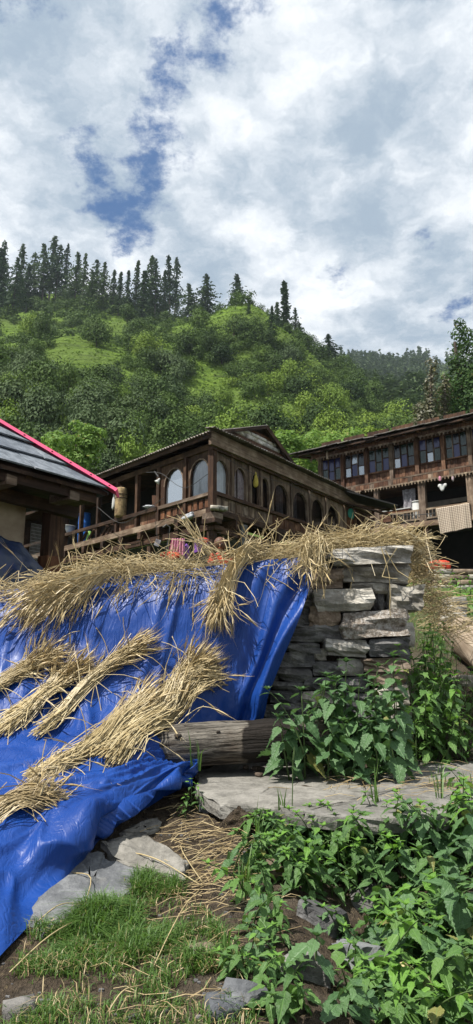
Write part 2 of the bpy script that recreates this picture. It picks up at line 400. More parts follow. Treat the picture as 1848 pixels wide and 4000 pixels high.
# ------------------------------------------------------------------ ground near the camera
def sst(a, b, x): t = np.clip((x-a)/(b-a), 0, 1); return t*t*(3-2*t)
FRONT = ([-60, -8, -1, .6, 1.1, 1.5, 1.85, 2.25, 2.6, 2.85, 3.2, 3.5, 4.0], [-9, -2.2, -1.56, -1.5, -1.26, -.95, -.82, -.785, -.75, -.70, -.62, -.57, -.54])
PATHR = ([3.9, 4.1, 6, 9, 14, 20, 30, 40, 70], [-.54, -.48, .12, .70, 1.5, 2.3, 4.4, 9.0, 15])
BACKL = ([3.9, 4.6, 9, 16, 20, 30, 40, 70], [-.54, -.30, .55, 1.35, 2.0, 4.0, 9.0, 15])
def ground_z(x, y):
    x = np.asarray(x, float); y = np.asarray(y, float)
    z = np.interp(y, *FRONT)
    zr = np.interp(y, *PATHR); zl = np.interp(y, *BACKL)
    wr = sst(1.0, 1.4, x-.02*(y-4)); zb = zl*(1-wr)+zr*wr
    z = np.where(y > 3.95, zb, z)
    # the bank under the ledge on the right falls away a little towards the camera
    b = sst(.15, .5, x)*sst(1.1, 1.6, y)*(1-sst(2.75, 3.15, y)); z = z-.10*b
    z = z+.055*sst(-.15, .1, x)*sst(2.85, 3.1, y)*(1-sst(3.4, 3.6, y))
    # earth heaped under the tarpaulin
    z = z+.06*sst(-.55, -1.1, x)*sst(2.6, 3.3, y)*(1-sst(3.6, 4.0, y))
    n = np.stack([x*3, y*3, x*0], -1)
    z = z+.018*fbm(n, 4, 3)*np.clip(1+y*.02, 0, 2)+.10*fbm(n*.12, 3, 9)*sst(5, 9, np.abs(y))
    return z
xs = np.concatenate([np.linspace(-70, -8, 20), np.linspace(-7, -2.1, 14), np.linspace(-2, 2.6, 116), np.linspace(2.8, 8, 16), np.linspace(9, 70, 20)])
ys = np.concatenate([np.linspace(-60, -2, 16), np.linspace(-1.5, 1.2, 10), np.linspace(1.3, 4.3, 90), np.linspace(4.4, 9, 30), np.linspace(9.5, 44, 30)])
GX, GY = np.meshgrid(xs, ys); GZ = ground_z(GX, GY)
V = np.stack([GX, GY, GZ], -1).reshape(-1, 3); nx = len(xs)
F = [(j*nx+i, j*nx+i+1, (j+1)*nx+i+1, (j+1)*nx+i) for j in range(len(ys)-1) for i in range(nx-1)]
def soil():
    m, t, p, o = newmat('earth with litter'); tc = t.n('ShaderNodeTexCoord'); v = tc.outputs['Object']
    a = t.noise(v, 2.2, 6, .65); b_ = t.noise(v, 28, 6, .7); s_ = t.n('ShaderNodeVectorMath', operation='MULTIPLY', i_0=v, i_1=(60, 22, 30)).outputs[0]
    l = t.noise(s_, 1, 3, .6, 1.5)
    c = t.mix(t.mr(b_, .35, .68), (.038, .028, .019), (.125, .095, .066)); c = t.mix(t.mr(a, .45, .65, 0, .6), c, (.16, .135, .105))
    c = t.mix(t.mr(l, .62, .70, 0, .7), c, (.27, .21, .115))
    sx = t.n('ShaderNodeSeparateXYZ', i_0=v)
    far = t.mr(sx.outputs[1], 5.5, 11, 0, 1); c = t.mix(t.m('MULTIPLY', far, .9), c, t.mix(b_, (.05, .09, .02), (.12, .17, .04)))
    t.put(p.inputs['Base Color'], c); p.inputs['Roughness'].default_value = .95; p.inputs['Specular IOR Level'].default_value = .15
    bump(t, p, t.m('ADD', t.m('ADD', b_, t.m('MULTIPLY', a, .8)), t.m('MULTIPLY', l, .6)), 1.0, .06); return m
M['soil'] = soil()
ground = tag(obj('ground', V, F, M['soil'], None, True, (0, 0, 0)), 'bare brown earth with straw litter', 'ground', kind='structure')
GHT = np.concatenate([np.arange(1.2, 6, .01), np.arange(6, 45, .3)])
def ground_hit(px, py, lift=0.0):
    r = ray(px, py); t = GHT; x = r.x/r.y*t; g = ground_z(x, t)+lift; below = np.nonzero(r.z/r.y*t < g)[0]
    if len(below) == 0: return W(px, py, 40)
    i = below[0]; return Vector((x[i], t[i], g[i]))

# ------------------------------------------------------------------ the wooded hill
RIDGE = [(-1500, 1050, 330), (-700, 1090, 300), (-300, 1115, 282), (0, 1140, 268), (350, 1155, 252), (600, 1205, 240), (700, 1238, 235), (870, 1228, 226), (1000, 1208, 216), (1120, 1275, 206), (1220, 1352, 196), (1330, 1415, 180),
         (1420, 1492, 160), (1500, 1590, 138), (1600, 1652, 118), (1700, 1700, 105), (1850, 1770, 95), (2100, 1850, 90)]
RP = catmull(RIDGE, 170); RW = np.array([W(*r) for r in RP])
FT = np.array([W(r[0], 1955, 38+.004*abs(r[0]-500)) for r in RP])
HT = np.concatenate([np.linspace(0, 1, 90), np.linspace(1.02, 1.35, 14)])
def hill_pt(si, t):
    """si index along the ridge (array), t 0 foot, 1 crest"""
    i = np.clip(np.floor(si).astype(int), 0, len(RW)-2); f = (si-i)[..., None]
    A = FT[i]*(1-f)+FT[i+1]*f; B = RW[i]*(1-f)+RW[i+1]*f
    P = A+(B-A)*np.minimum(t, 1)[..., None]
    over = np.maximum(t-1, 0)
    d = (B-A)*np.array([1, 1, 0]); P = P+d*over[..., None]; P[..., 2] -= over*np.linalg.norm(B-A, axis=-1)*.75
    k = np.sin(np.clip(t, 0, 1)*math.pi)
    n = fbm(P*np.array([.022, .022, .0]), 3, 21)*6*k
    ter = fbm(P*np.array([.10, .10, .16]), 3, 5)*1.5*np.clip(k*2, .15, 1)
    P[..., 2] += n+ter-3*k
    return P
SI, TI = np.meshgrid(np.arange(len(RW), dtype=float)*.9999, HT)
HP = hill_pt(SI, TI); nx = len(RW)
F = [(j*nx+i, j*nx+i+1, (j+1)*nx+i+1, (j+1)*nx+i) for j in range(len(HT)-1) for i in range(nx-1)]
def hillm():
    m, t, p, o = newmat('grassy slope'); tc = t.n('ShaderNodeTexCoord'); v = tc.outputs['Object']
    a = t.noise(v, .035, 5, .6); b_ = t.noise(v, .55, 6, .7); st = t.n('ShaderNodeVectorMath', operation='MULTIPLY', i_0=v, i_1=(.10, .10, .9)).outputs[0]; e = t.noise(st, 1, 4, .6, .5)
    c = t.mix(t.mr(b_, .35, .65), (.06, .11, .016), (.15, .235, .030)); c = t.mix(t.mr(a, .42, .62), c, (.10, .15, .03))
    c = t.mix(t.mr(e, .56, .66, 0, .75), c, (.055, .075, .025))
    t.put(p.inputs['Base Color'], c); p.inputs['Roughness'].default_value = .95; p.inputs['Specular IOR Level'].default_value = .1
    bump(t, p, t.m('ADD', b_, e), 1.0, 1.6); return m
M['hill'] = hillm()
hill = tag(obj('hill', HP.reshape(-1, 3), F, M['hill'], None, True, (0, 0, 0)), 'steep green hillside rising behind the houses', 'hill', kind='structure')
# the farther valley side on the right
FR = catmull([(300, 1500, 760), (800, 1400, 740), (1100, 1372, 720), (1250, 1386, 700), (1350, 1394, 690), (1450, 1402, 680), (1560, 1422, 670), (1640, 1412, 660), (1740, 1430, 650), (1900, 1425, 640), (2300, 1360, 620), (2900, 1300, 600)], 90)
FRW = np.array([W(*r) for r in FR]); FRF = np.array([W(r[0], 1740, 115) for r in FR])
def far_pt(si, t):
    i = np.clip(np.floor(si).astype(int), 0, len(FRW)-2); f = (si-i)[..., None]
    A = FRF[i]*(1-f)+FRF[i+1]*f; B = FRW[i]*(1-f)+FRW[i+1]*f
    tt = np.minimum(t, 1); P = A+(B-A)*tt[..., None]; over = np.maximum(t-1, 0)
    P = P+((B-A)*np.array([1, 1, 0]))*over[..., None]; P[..., 2] -= over*300
    k = np.sin(np.clip(t, 0, 1)*math.pi); P[..., 2] += fbm(P*np.array([.008, .008, 0]), 3, 31)*14*k-12*k
    return P
SI2, TI2 = np.meshgrid(np.arange(len(FRW), dtype=float)*.9999, np.concatenate([np.linspace(0, 1, 40), np.linspace(1.05, 1.3, 5)]))
FP = far_pt(SI2, TI2); nx = len(FRW)
F = [(j*nx+i, j*nx+i+1, (j+1)*nx+i+1, (j+1)*nx+i) for j in range(44) for i in range(nx-1)]
farh = tag(obj('far_hill', FP.reshape(-1, 3), F, M['hill'], None, True, (0, 0, 0)), 'distant wooded ridge beyond the valley', 'hill', kind='structure')

# ------------------------------------------------------------------ stones
def rock_vf(sx, sy, sz, seed, n=4, sharp=.72, amp=.10):
    """a squared, weathered stone about the origin"""
    g = np.linspace(-1, 1, n+1); V = []; F = []; idx = {}
    def vid(p):
        k = tuple(np.round(p, 4))
        if k not in idx: idx[k] = len(V); V.append(p)
        return idx[k]
    for ax in range(3):
        for s in (-1, 1):
            for i in range(n):
                for j in range(n):
                    q_ = []
                    for (a, b) in ((g[i], g[j]), (g[i+1], g[j]), (g[i+1], g[j+1]), (g[i], g[j+1])):
                        p = [0, 0, 0]; p[ax] = s; p[(ax+1) % 3] = a; p[(ax+2) % 3] = b; q_.append(vid(np.array(p, float)))
                    F.append(tuple(q_) if s > 0 else tuple(q_[::-1]))
    V = np.array(V); sph = V/np.linalg.norm(V, axis=1)[:, None]
    V = V*sharp+sph*(1-sharp)*1.25
    off = np.array([seed*3.1, seed*1.7, seed*.9])
    V = V*(1+amp*fbm(V*1.1+off, 3, seed)[:, None])
    if n >= 5: V = V*(1+.03*fbm(V*3.3+off, 2, seed+40)[:, None])
    V += .05*np.stack([vn(V*2.5+off+7, seed+1), vn(V*2.5+off+13, seed+2), vn(V*2.5+off+19, seed+3)], -1)
    V[:, 2] += .10*V[:, 0]*vn(off[None]+.5, seed)[0]
    return V*np.array([sx, sy, sz])/2, F
def rock(name, c, sx, sy, sz, mat, parent=None, seed=1, rot=(0, 0, 0), n=4, sharp=.72, amp=.1, smooth=True):
    V, F = rock_vf(sx, sy, sz, seed, n, sharp, amp)
    from mathutils import Euler
    Mx = Euler(rot).to_matrix().to_4x4(); Mx.translation = Vector(c)
    return put(name, mesh(name, V, F, mat, smooth), parent, Mx)

# ------------------------------------------------------------------ dry stone wall
WY = 4.0                                               # plane of its front face
wall = empty('stone_wall', (0.55, 4.3, -.55), 'dry stone wall of stacked grey blocks beside the blue tarpaulin', 'wall')
def c5(x, y): return 924+x/1.288, 2050+y/1.288
ST = [(485, 112, 892, 198, 'pale', .62, -.03), (545, 186, 882, 292, 'grey', .5, .02), (385, 222, 542, 322, 'brown', .4, .04), (575, 286, 690, 322, 'grey', .3, .06), (690, 286, 768, 347, 'pale', .3, .05),
      (788, 257, 866, 288, 'pale', .25, .02), (772, 288, 822, 328, 'pale', .3, .07), (403, 318, 694, 438, 'pale', .5, .0), (768, 300, 928, 428, 'grey', .55, -.02), (692, 345, 722, 432, 'dark', .3, .08), (718, 343, 752, 428, 'dark', .3, .06), (748, 385, 772, 428, 'dark', .25, .09),
      (335, 303, 428, 372, 'dark', .35, .05), (312, 368, 402, 412, 'dark', .35, .06), (298, 405, 378, 458, 'dark', .35, .07), (275, 452, 374, 516, 'dark', .35, .06), (374, 402, 538, 508, 'brown', .4, .03), (544, 426, 882, 568, 'mottled', .6, -.02),
      (245, 506, 542, 588, 'dark', .45, .04), (228, 585, 276, 632, 'slate', .3, .06), (270, 588, 432, 648, 'dark', .4, .05), (445, 574, 654, 664, 'pale', .45, .0), (668, 568, 872, 664, 'dark', .5, .0), (205, 638, 392, 718, 'dark', .4, .05), (388, 622, 458, 684, 'grey', .3, .07),
      (440, 556, 574, 580, 'dark', .3, .07), (574, 562, 660, 584, 'dark', .3, .07), (520, 486, 550, 530, 'dark', .25, .09), (636, 668, 862, 740, 'brown', .5, .0), (660, 736, 856, 812, 'brown', .5, .02), (212, 714, 384, 792, 'dark', .4, .06), (384, 686, 520, 762, 'dark', .4, .05), (515, 668, 640, 760, 'grey', .4, .04),
      (165, 788, 334, 834, 'dark', .4, .06), (334, 768, 520, 836, 'dark', .4, .05), (520, 762, 664, 850, 'dark', .4, .05), (150, 832, 330, 900, 'dark', .4, .06), (330, 838, 540, 920, 'grey', .4, .05), (540, 850, 700, 930, 'dark', .4, .04), (700, 814, 866, 925, 'grey', .45, .02),
      (140, 900, 360, 990, 'dark', .4, .05), (360, 922, 580, 1000, 'dark', .4, .04), (580, 930, 760, 1010, 'dark', .4, .04), (760, 926, 880, 1010, 'grey', .4, .03), (420, 196, 548, 226, 'dark', .3, .07), (150, 990, 420, 1090, 'dark', .4, .05), (420, 1000, 660, 1100, 'dark', .4, .05), (660, 1010, 890, 1100, 'grey', .4, .05),
      (255, 395, 312, 455, 'dark', .3, .08), (215, 520, 250, 590, 'dark', .3, .08), (180, 600, 230, 700, 'dark', .3, .08), (140, 700, 215, 790, 'dark', .3, .08), (120, 790, 168, 880, 'dark', .3, .08)]
MK = {'pale': 'stone_pale', 'grey': 'stone_grey', 'dark': 'stone_dark', 'brown': 'stone_brown', 'mottled': 'stone_mottled', 'slate': 'slab_blue'}  # dark kind beside the tarpaulin carries its cast shade in the stone colour
for i, (x0, y0, x1, y1, k, dep, rec) in enumerate(ST):
    a = W(*c5(x0, y1), WY+rec); b = W(*c5(x1, y0), WY+rec); c = (a+b)/2
    w_, h_ = (b.x-a.x)*1.0, (b.z-a.z)*1.0
    big = w_*h_ > .02
    rock('stone', (c.x, WY+rec+dep/2, c.z), w_*.99, dep, h_*.985, M[MK[k]], wall, 11+i, (0, random.uniform(-.055, .055), random.uniform(-.06, .06)), 6 if big else 4, .86 if big else .70, .11, False)
# side face of the wall, running back from the corner
for k in range(26):
    row = k//4; z0 = .60-row*.17+random.uniform(-.02, .02); y0 = WY+.45+(k % 4)*.34+random.uniform(-.04, .04)
    rock('stone', (.93+random.uniform(-.05, .02), y0+.1, z0-.04), .34, .34, .16, M[random.choice(['stone_grey', 'stone_dark', 'stone_pale', 'stone_brown'])], wall, 100+k, (0, 0, random.uniform(-.2, .2)), 3, .75)
# hearting behind the faces and the long stretch that the tarpaulin hides
cv = []
xl, xr = -6.0, .95
hp = [(-6.0, .42), (-1.4, .45), (-.9, .5), (-.2, .60), (.30, .62), (.95, .58)]
V = []; 
for (x, zt) in hp: V += [(x, WY+.16, -.7), (x, WY+.16, zt), (x, WY+1.9, zt-.02), (x, WY+1.9, -.7)]
F = [(i*4+a, (i+1)*4+a, (i+1)*4+(a+1) % 4, i*4+(a+1) % 4) for i in range(len(hp)-1) for a in range(4)]+[(0, 1, 2, 3), tuple((len(hp)-1)*4+a for a in (3, 2, 1, 0))]
obj('earth_core', V, F, M['soil'], wall)

# ------------------------------------------------------------------ blue tarpaulin
GRID = [
 [(-260, 2330, 4.10), (60, 2300, 4.10), (330, 2262, 4.10), (600, 2238, 4.08), (850, 2208, 4.04), (1060, 2185, 3.99), (1245, 2172, 3.965)],
 [(-270, 2400, 3.95), (60, 2385, 3.95), (320, 2370, 3.94), (570, 2355, 3.94), (810, 2340, 3.94), (1000, 2330, 3.94), (1178, 2400, 3.90)],
 [(-280, 2560, 3.85), (60, 2555, 3.85), (310, 2550, 3.85), (550, 2545, 3.86), (775, 2540, 3.88), (960, 2550, 3.90), (1105, 2570, 3.86)],
 [(-290, 2710, 3.70), (60, 2710, 3.70), (305, 2710, 3.72), (530, 2708, 3.76), (740, 2705, 3.82), (915, 2705, 3.88), (1052, 2705, 3.86)],
 [(-300, 2860, 3.50), (50, 2858, 3.50), (300, 2850, 3.53), (520, 2840, 3.60), (710, 2832, 3.74), (880, 2845, 3.90), (1008, 2842, 3.90)],
 [(-310, 2990, 3.20), (40, 2975, 3.22), (290, 2962, 3.28), (490, 2945, 3.36), (625, 2945, 3.52), (720, 2985, 3.70), (800, 2992, 3.66)],
 [(-330, 3120, 2.92), (15, 3100, 2.95), (250, 3050, 3.05), (430, 3030, 3.12), (570, 3010, 3.25), (690, 2998, 3.42), (785, 2990, 3.56)],
 [(-350, 3320, 2.58), (-20, 3275, 2.66), (215, 3165, 2.84), (395, 3112, 2.98), (550, 3068, 3.12), (690, 3015, 3.36), (778, 2986, 3.53)],
 [(-330, 3560, 2.38), (-30, 3470, 2.46), (225, 3300, 2.70), (400, 3200, 2.88), (545, 3125, 3.06), (690, 3050, 3.33), (778, 2998, 3.51)],
 [(-200, 3960, 0), (60, 3680, 0), (290, 3400, 0), (425, 3255, 0), (555, 3170, 0), (695, 3092, 0), (780, 3012, 3.48)]]
CG = np.zeros((len(GRID), 7, 3))
for i, r_ in enumerate(GRID):
    for j, (a, b, Y) in enumerate(r_):
        p = ground_hit(a, b, .012) if Y == 0 else W(a, b, Y); CG[i, j] = p
NR, NC = 190, 150
tmp = np.array([catmull(CG[:, j], NR) for j in range(7)]).transpose(1, 0, 2)
TP = np.array([catmull(tmp[i], NC) for i in range(NR)])
du = np.gradient(TP, axis=1); dv = np.gradient(TP, axis=0); Nn = np.cross(du, dv); Nn /= np.linalg.norm(Nn, axis=2)[..., None]+1e-9
Nn *= np.sign(-Nn[..., 1]+Nn[..., 2]*.7)[..., None]*1.0
u = np.linspace(0, 1, NC)[None, :].repeat(NR, 0); v = np.linspace(0, 1, NR)[:, None].repeat(NC, 1)
def ridged(x, y, seed): return 1-np.abs(vn(np.stack([x, y, x*0+seed], -1), seed))*2
hang = 1-sst(.42, .52, v)                                 # the part on the wall
drop = sst(.74, .86, v)                                   # the part that hangs over the edge
lie = np.clip(1-hang-drop, 0, 1)
wx = u+.05*vn(np.stack([u*3, v*4, u*0], -1), 4)+.22*(1-u)*0
pl = np.clip(ridged(wx*16+1.2*v, v*1.0, 3), 0, 1)**2.0
folds = hang*(.027*pl*sst(.0, .15, v)+.012*fbm(np.stack([u*5, v*4, u*0], -1), 3, 8))
# pleats that gather along the right-hand edge
edge = sst(.72, 1.0, u)*hang
folds += edge*.030*np.sin((u*1.0+.10*v)*70+1.5*vn(np.stack([u*6, v*5, u*0], -1), 12))
folds += lie*(.022*np.clip(ridged(u*4+v*5, v*26+u*4, 5), 0, 1)**1.5+.014*fbm(np.stack([u*7, v*16, u*0], -1), 3, 18))
sway = u*13+v*3.0+1.4*vn(np.stack([u*4, v*6, u*0], -1), 14)
folds += drop*(.050*np.sin(sway*1.7)*sst(.0, .25, u+.1)*(1-sst(.86, 1, u)*.8)+.030*np.clip(ridged(u*9+v*6, v*5-u*3, 9), 0, 1)**2)
folds += .0022*ridged(u*30+v*8, v*26, 13)*(1-edge*.5)
folds *= np.clip(np.minimum(1, (1-v)*14+.12), 0, 1)*np.clip(v*16+.1, 0, 1)
TPn = TP+Nn*folds[..., None]
# never below the earth
gz = ground_z(TPn[..., 0], TPn[..., 1]); TPn[..., 2] = np.maximum(TPn[..., 2], np.where(TPn[..., 1] < 3.93, gz+.008, -9))
F = [(j*NC+i, j*NC+i+1, (j+1)*NC+i+1, (j+1)*NC+i) for j in range(NR-1) for i in range(NC-1)]
def tarpm():
    m, t, p, o = newmat('blue woven tarpaulin'); tc = t.n('ShaderNodeTexCoord'); v = tc.outputs['Object']
    a = t.noise(v, 2.5, 5, .6); cr = t.n('ShaderNodeTexVoronoi', feature='DISTANCE_TO_EDGE', i_Scale=13.0)
    wv = t.n('ShaderNodeVectorMath', operation='SCALE', i_0=t.n('ShaderNodeTexNoise', i_Vector=v, i_Scale=7.0).outputs[1], i_Scale=.12).outputs[0]
    t.put(cr.inputs['Vector'], t.n('ShaderNodeVectorMath', operation='ADD', i_0=v, i_1=wv).outputs[0])
    ce = t.mr(cr.outputs['Distance'], 0, .12, 0, 1); f_ = t.noise(v, 45, 4, .6, .8); g_ = t.noise(v, 14, 4, .6, 1.0)
    c = t.mix(t.mr(a, .35, .7), (.006, .034, .175), (.0095, .052, .245))
    dust = t.mr(t.noise(v, 5, 6, .7), .58, .72, 0, .22); c = t.mix(dust, c, (.10, .15, .33))
    t.put(p.inputs['Base Color'], c); t.put(p.inputs['Roughness'], t.mr(f_, .3, .7, .36, .50)); p.inputs['Specular IOR Level'].default_value = .28
    sv = t.n('ShaderNodeVectorMath', operation='MULTIPLY', i_0=v, i_1=(17, 9, 3.2)).outputs[0]; cz = t.m('ABSOLUTE', t.m('SUBTRACT', t.noise(sv, 1, 3, .55, 1.2), .5)); cz = t.mr(cz, 0, .09, 0, 1)
    ce = t.m('ADD', t.m('MULTIPLY', ce, .3), t.m('MULTIPLY', cz, 3.0))
    h = t.m('ADD', t.m('MULTIPLY', ce, .16), t.m('ADD', t.m('MULTIPLY', g_, .45), t.m('MULTIPLY', f_, .10)))
    bump(t, p, h, .36, .008); return m
M['tarp'] = tarpm()
tarp = tag(obj('tarpaulin', TPn.reshape(-1, 3), F, M['tarp'], None, True), 'bright blue plastic tarpaulin draped down the wall and over the ground', 'tarpaulin')
tarp_bvh = BVHTree.FromPolygons([tuple(p) for p in TPn.reshape(-1, 3)], F)
def tarp_hit(px, py, lift=0.0):
    h = tarp_bvh.ray_cast(Vector((0, 0, 0)), ray(px, py).normalized())
    if h[0] is None: return ground_hit(px, py, lift), Vector((0, -.4, .9))
    n = h[1]; n = n if n.dot(ray(px, py)) < 0 else -n
    return h[0]+n*lift, n

# ------------------------------------------------------------------ straw
class Straw:
    def __init__(s): s.mb = MB(); s.ears = MB()
    def stalk(s, P, r=.0026, ear=False):
        P = np.asarray(P, float); n = len(P); s.mb.add(*tube_vf(P, r*np.linspace(1.1, .75, n), 3, False))
        if ear:
            d = P[-1]-P[-2]; d /= np.linalg.norm(d)+1e-9; L = random.uniform(.05, .085); g = np.array([0, 0, -.25])
            Q = np.array([P[-1]+d*L*t+g*L*t*t*.6 for t in (0, .25, .6, 1.0)]); s.ears.add(*tube_vf(Q, [.0024, .0044, .0038, .001], 4, False))
            for k in range(5):
                a = Q[k % 3+1]; w = d+rng.normal(0, .16, 3); w /= np.linalg.norm(w); pr = np.cross(w, rng.normal(0, 1, 3)); pr /= np.linalg.norm(pr)+1e-9
                b = a+w*random.uniform(.05, .09); s.ears.add([a-pr*.0011, a+pr*.0011, b], [(0, 1, 2)])
def free_stalk(p, d, L, droop=.3, kink=.5, n=6):
    """a bent stalk from p along d"""
    d = np.asarray(d, float); d /= np.linalg.norm(d)+1e-9; P = [np.asarray(p, float)]; kp = random.randint(1, n-2) if random.random() < kink else -1
    for i in range(n-1):
        d = d+np.array([0, 0, -droop*L/(n-1)*1.6])+rng.normal(0, .11, 3)
        if i == kp: d = d+rng.normal(0, .65, 3)
        d /= np.linalg.norm(d); P.append(P[-1]+d*L/(n-1))
    return P
def sheaf(name, label, axis, wb, ww, wt, n, waist=.3, lift=.015, hgt=.5, ears=.42, group=None, tie=True, mat='straw', floor=True, loosen=1.5):
    """a bundle of stalks. axis: list of (px, py) on the tarpaulin or Vectors; widths at butt, waist and tip"""
    A = []; Ns = []
    for a in axis:
        if isinstance(a, Vector): A.append(a); Ns.append(Vector((0, -.75, .66)))
        else: p, nn = tarp_hit(a[0], a[1], lift); A.append(p); Ns.append(nn)
    A = catmull([tuple(a) for a in A], 24); Nv = catmull([tuple(a) for a in Ns], 24); Nv /= np.linalg.norm(Nv, axis=1)[:, None]
    Tn = np.gradient(A, axis=0); Tn /= np.linalg.norm(Tn, axis=1)[:, None]; S = np.cross(Tn, Nv); S /= np.linalg.norm(S, axis=1)[:, None]
    tt = np.linspace(0, 1, 24); wid = np.interp(tt, [0, waist, min(.99, waist+.35), 1], [wb, ww, (ww+wt)*.56, wt])
    st = Straw()
    for k in range(n):
        a = rng.normal(0, .42); h = abs(rng.normal(0, .5)); a2 = rng.normal(0, .42)*.6*loosen+a*.45; t0 = max(0, rng.uniform(-.06, .30)); t1 = min(1.0, t0+rng.uniform(.55, .82)+.10)
        if rng.random() < .18: t0 = rng.uniform(.3, .5); t1 = 1.0
        L = np.linspace(t0, t1, 7); P = []
        tx = rng.normal(0, .16*loosen); hb = rng.normal(0, .25)
        for t in L:
            i = min(int(t*23), 22); f = t*23-i; lat = a*(1-t)+a2*t+tx*(t-waist)*abs(t-waist)*2
            w = np.interp(t, tt, wid); c = A[i]*(1-f)+A[i+1]*f
            hh = max(0, h+hb*(t-.5))*w*hgt*(1-.35*min(1, abs(lat))**2)
            P.append(c+S[i]*lat*w+Nv[i]*hh)
        P = np.array(P); P += rng.normal(0, .0030, P.shape); P[-1] += rng.normal(0, .016*loosen, 3)+np.array([0, 0, -.006]); P[0] += rng.normal(0, .010, 3)
        st.stalk(P, rng.uniform(.0014, .0024), rng.random() < ears)
    for k in range(int(n*.10)):      # strays
        i = random.randint(2, 21); p = A[i]+S[i]*rng.normal(0, .4)*wid[i]+Nv[i]*wid[i]*hgt*.5
        st.stalk(free_stalk(p, Tn[i]*random.choice((1, 1, -.6))+S[i]*rng.normal(0, .8)+Nv[i]*rng.uniform(.1, .6), random.uniform(.12, .3), 2.5, .6), .0024, rng.random() < .3)
    root = empty(name, tuple(A[0]), label, 'sheaf', group)
    st.mb.obj('stalks', M[mat], root)['kind'] = 'stuff'
    if st.ears.V: st.ears.obj('ears', M['ear'], root)['kind'] = 'stuff'
    if tie:
        i = int(waist*23); c = A[i]; th = np.linspace(0, math.pi, 9)
        P = [c+S[i]*math.cos(t)*wid[i]*.85+Nv[i]*(math.sin(t)*wid[i]*hgt*1.15) for t in th]
        MB().tube(P, .006, 5).obj('straw_tie', M['ear'], root)
    return root
GS = 'straw sheaves drying on the tarpaulin'
sheaf('straw_sheaf', 'largest straw sheaf, its ears reaching up beside the log end', [(420, 2985), (520, 2885), (630, 2790), (730, 2680), (795, 2590)], .085, .07, .135, 520, .30, hgt=.5, group=GS)
sheaf('straw_sheaf', 'straw sheaf tapering to a thin butt at its lower end, against the largest sheaf', [(110, 3055), (230, 2995), (350, 2930), (470, 2840), (590, 2730)], .035, .055, .085, 340, .25, hgt=.55, group=GS)
sheaf('straw_sheaf', 'slim straw sheaf pointing up the middle of the tarpaulin', [(140, 2890), (235, 2805), (330, 2690), (430, 2600), (545, 2525)], .048, .036, .036, 240, .35, hgt=.7, group=GS)
sheaf('straw_sheaf', 'short thick straw sheaf beside the slim one, cut end down', [(-10, 2875), (80, 2800), (170, 2735), (240, 2670), (310, 2610)], .075, .06, .055, 290, .3, hgt=.5, group=GS)
sheaf('straw_sheaf', 'uppermost straw sheaf at the left margin of the tarpaulin', [(-150, 2800), (-50, 2730), (40, 2660), (120, 2610), (190, 2555)], .07, .058, .05, 260, .3, hgt=.5, group=GS)
sheaf('straw_sheaf', 'loose untied handful of straw on the lower fold of the tarpaulin', [(-140, 3260), (-40, 3200), (60, 3150), (130, 3120), (205, 3085)], .075, .07, .06, 200, .5, hgt=.45, ears=.2, group=GS, tie=False, mat='straw_dull', loosen=2.2)
# straw heaped along the wall top
PATH = [(-260, 2345, 4.08), (-60, 2335, 4.05), (100, 2305, 4.05), (250, 2275, 4.05), (400, 2222, 4.05), (560, 2203, 4.05), (720, 2212, 4.05), (880, 2228, 4.05), (1030, 2186, 4.04), (1180, 2140, 4.04), (1320, 2112, 4.10), (1460, 2104, 4.12), (1590, 2104, 4.16), (1635, 2120, 4.3)]
PP = catmull([tuple(W(*p)) for p in PATH], 120)
loose = Straw()
for k in range(2000):
    t = rng.random(); i = min(int(t*119), 118); p = PP[i]; tg = PP[i+1]-PP[i]; tg /= np.linalg.norm(tg)
    px = np.interp(i/119, np.linspace(0, 1, len(PATH)), [q_[0] for q_ in PATH])
    thick = np.interp(px, [-200, 200, 420, 560, 750, 900, 1100, 1300, 1640], [.07, .06, .05, .055, .045, .034, .026, .024, .022])
    off = np.array([rng.normal(0, .02), rng.normal(.05, .06), rng.normal(0, 1)*thick*.62])
    if off[2] < -thick*.8: off[2] *= .4
    d = tg*random.choice((-1, 1))+rng.normal(0, .50, 3)*np.array([1, 1, .8])
    P = free_stalk(p+off-d*.12, d, random.uniform(.14, .40), rng.uniform(.2, 1.3) if px > 1000 else rng.uniform(.3, 2.0), .6)
    loose.stalk(P, rng.uniform(.0014, .0024), rng.random() < .06)
# down the far corner of the wall
PR = catmull([tuple(W(*p)) for p in [(1590, 2120, 4.25), (1635, 2190, 4.5), (1665, 2270, 4.7), (1695, 2350, 4.9), (1740, 2420, 5.1), (1775, 2470, 5.2)]], 40)
for k in range(520):
    i = random.randint(0, 38); p = PR[i]+rng.normal(0, 1, 3)*np.array([.032+.0013*i, .06, .04]); tg = PR[i+1]-PR[i]; tg /= np.linalg.norm(tg)
    d = np.array([random.choice((-1, 1))*.9, rng.normal(0, .4), -.1])+tg*rng.normal(.15, .3)+rng.normal(0, .15, 3)
    loose.stalk(free_stalk(p-d*.07, d, random.uniform(.12, .28), rng.uniform(.3, 1.6), .4), rng.uniform(.0018, .0028))
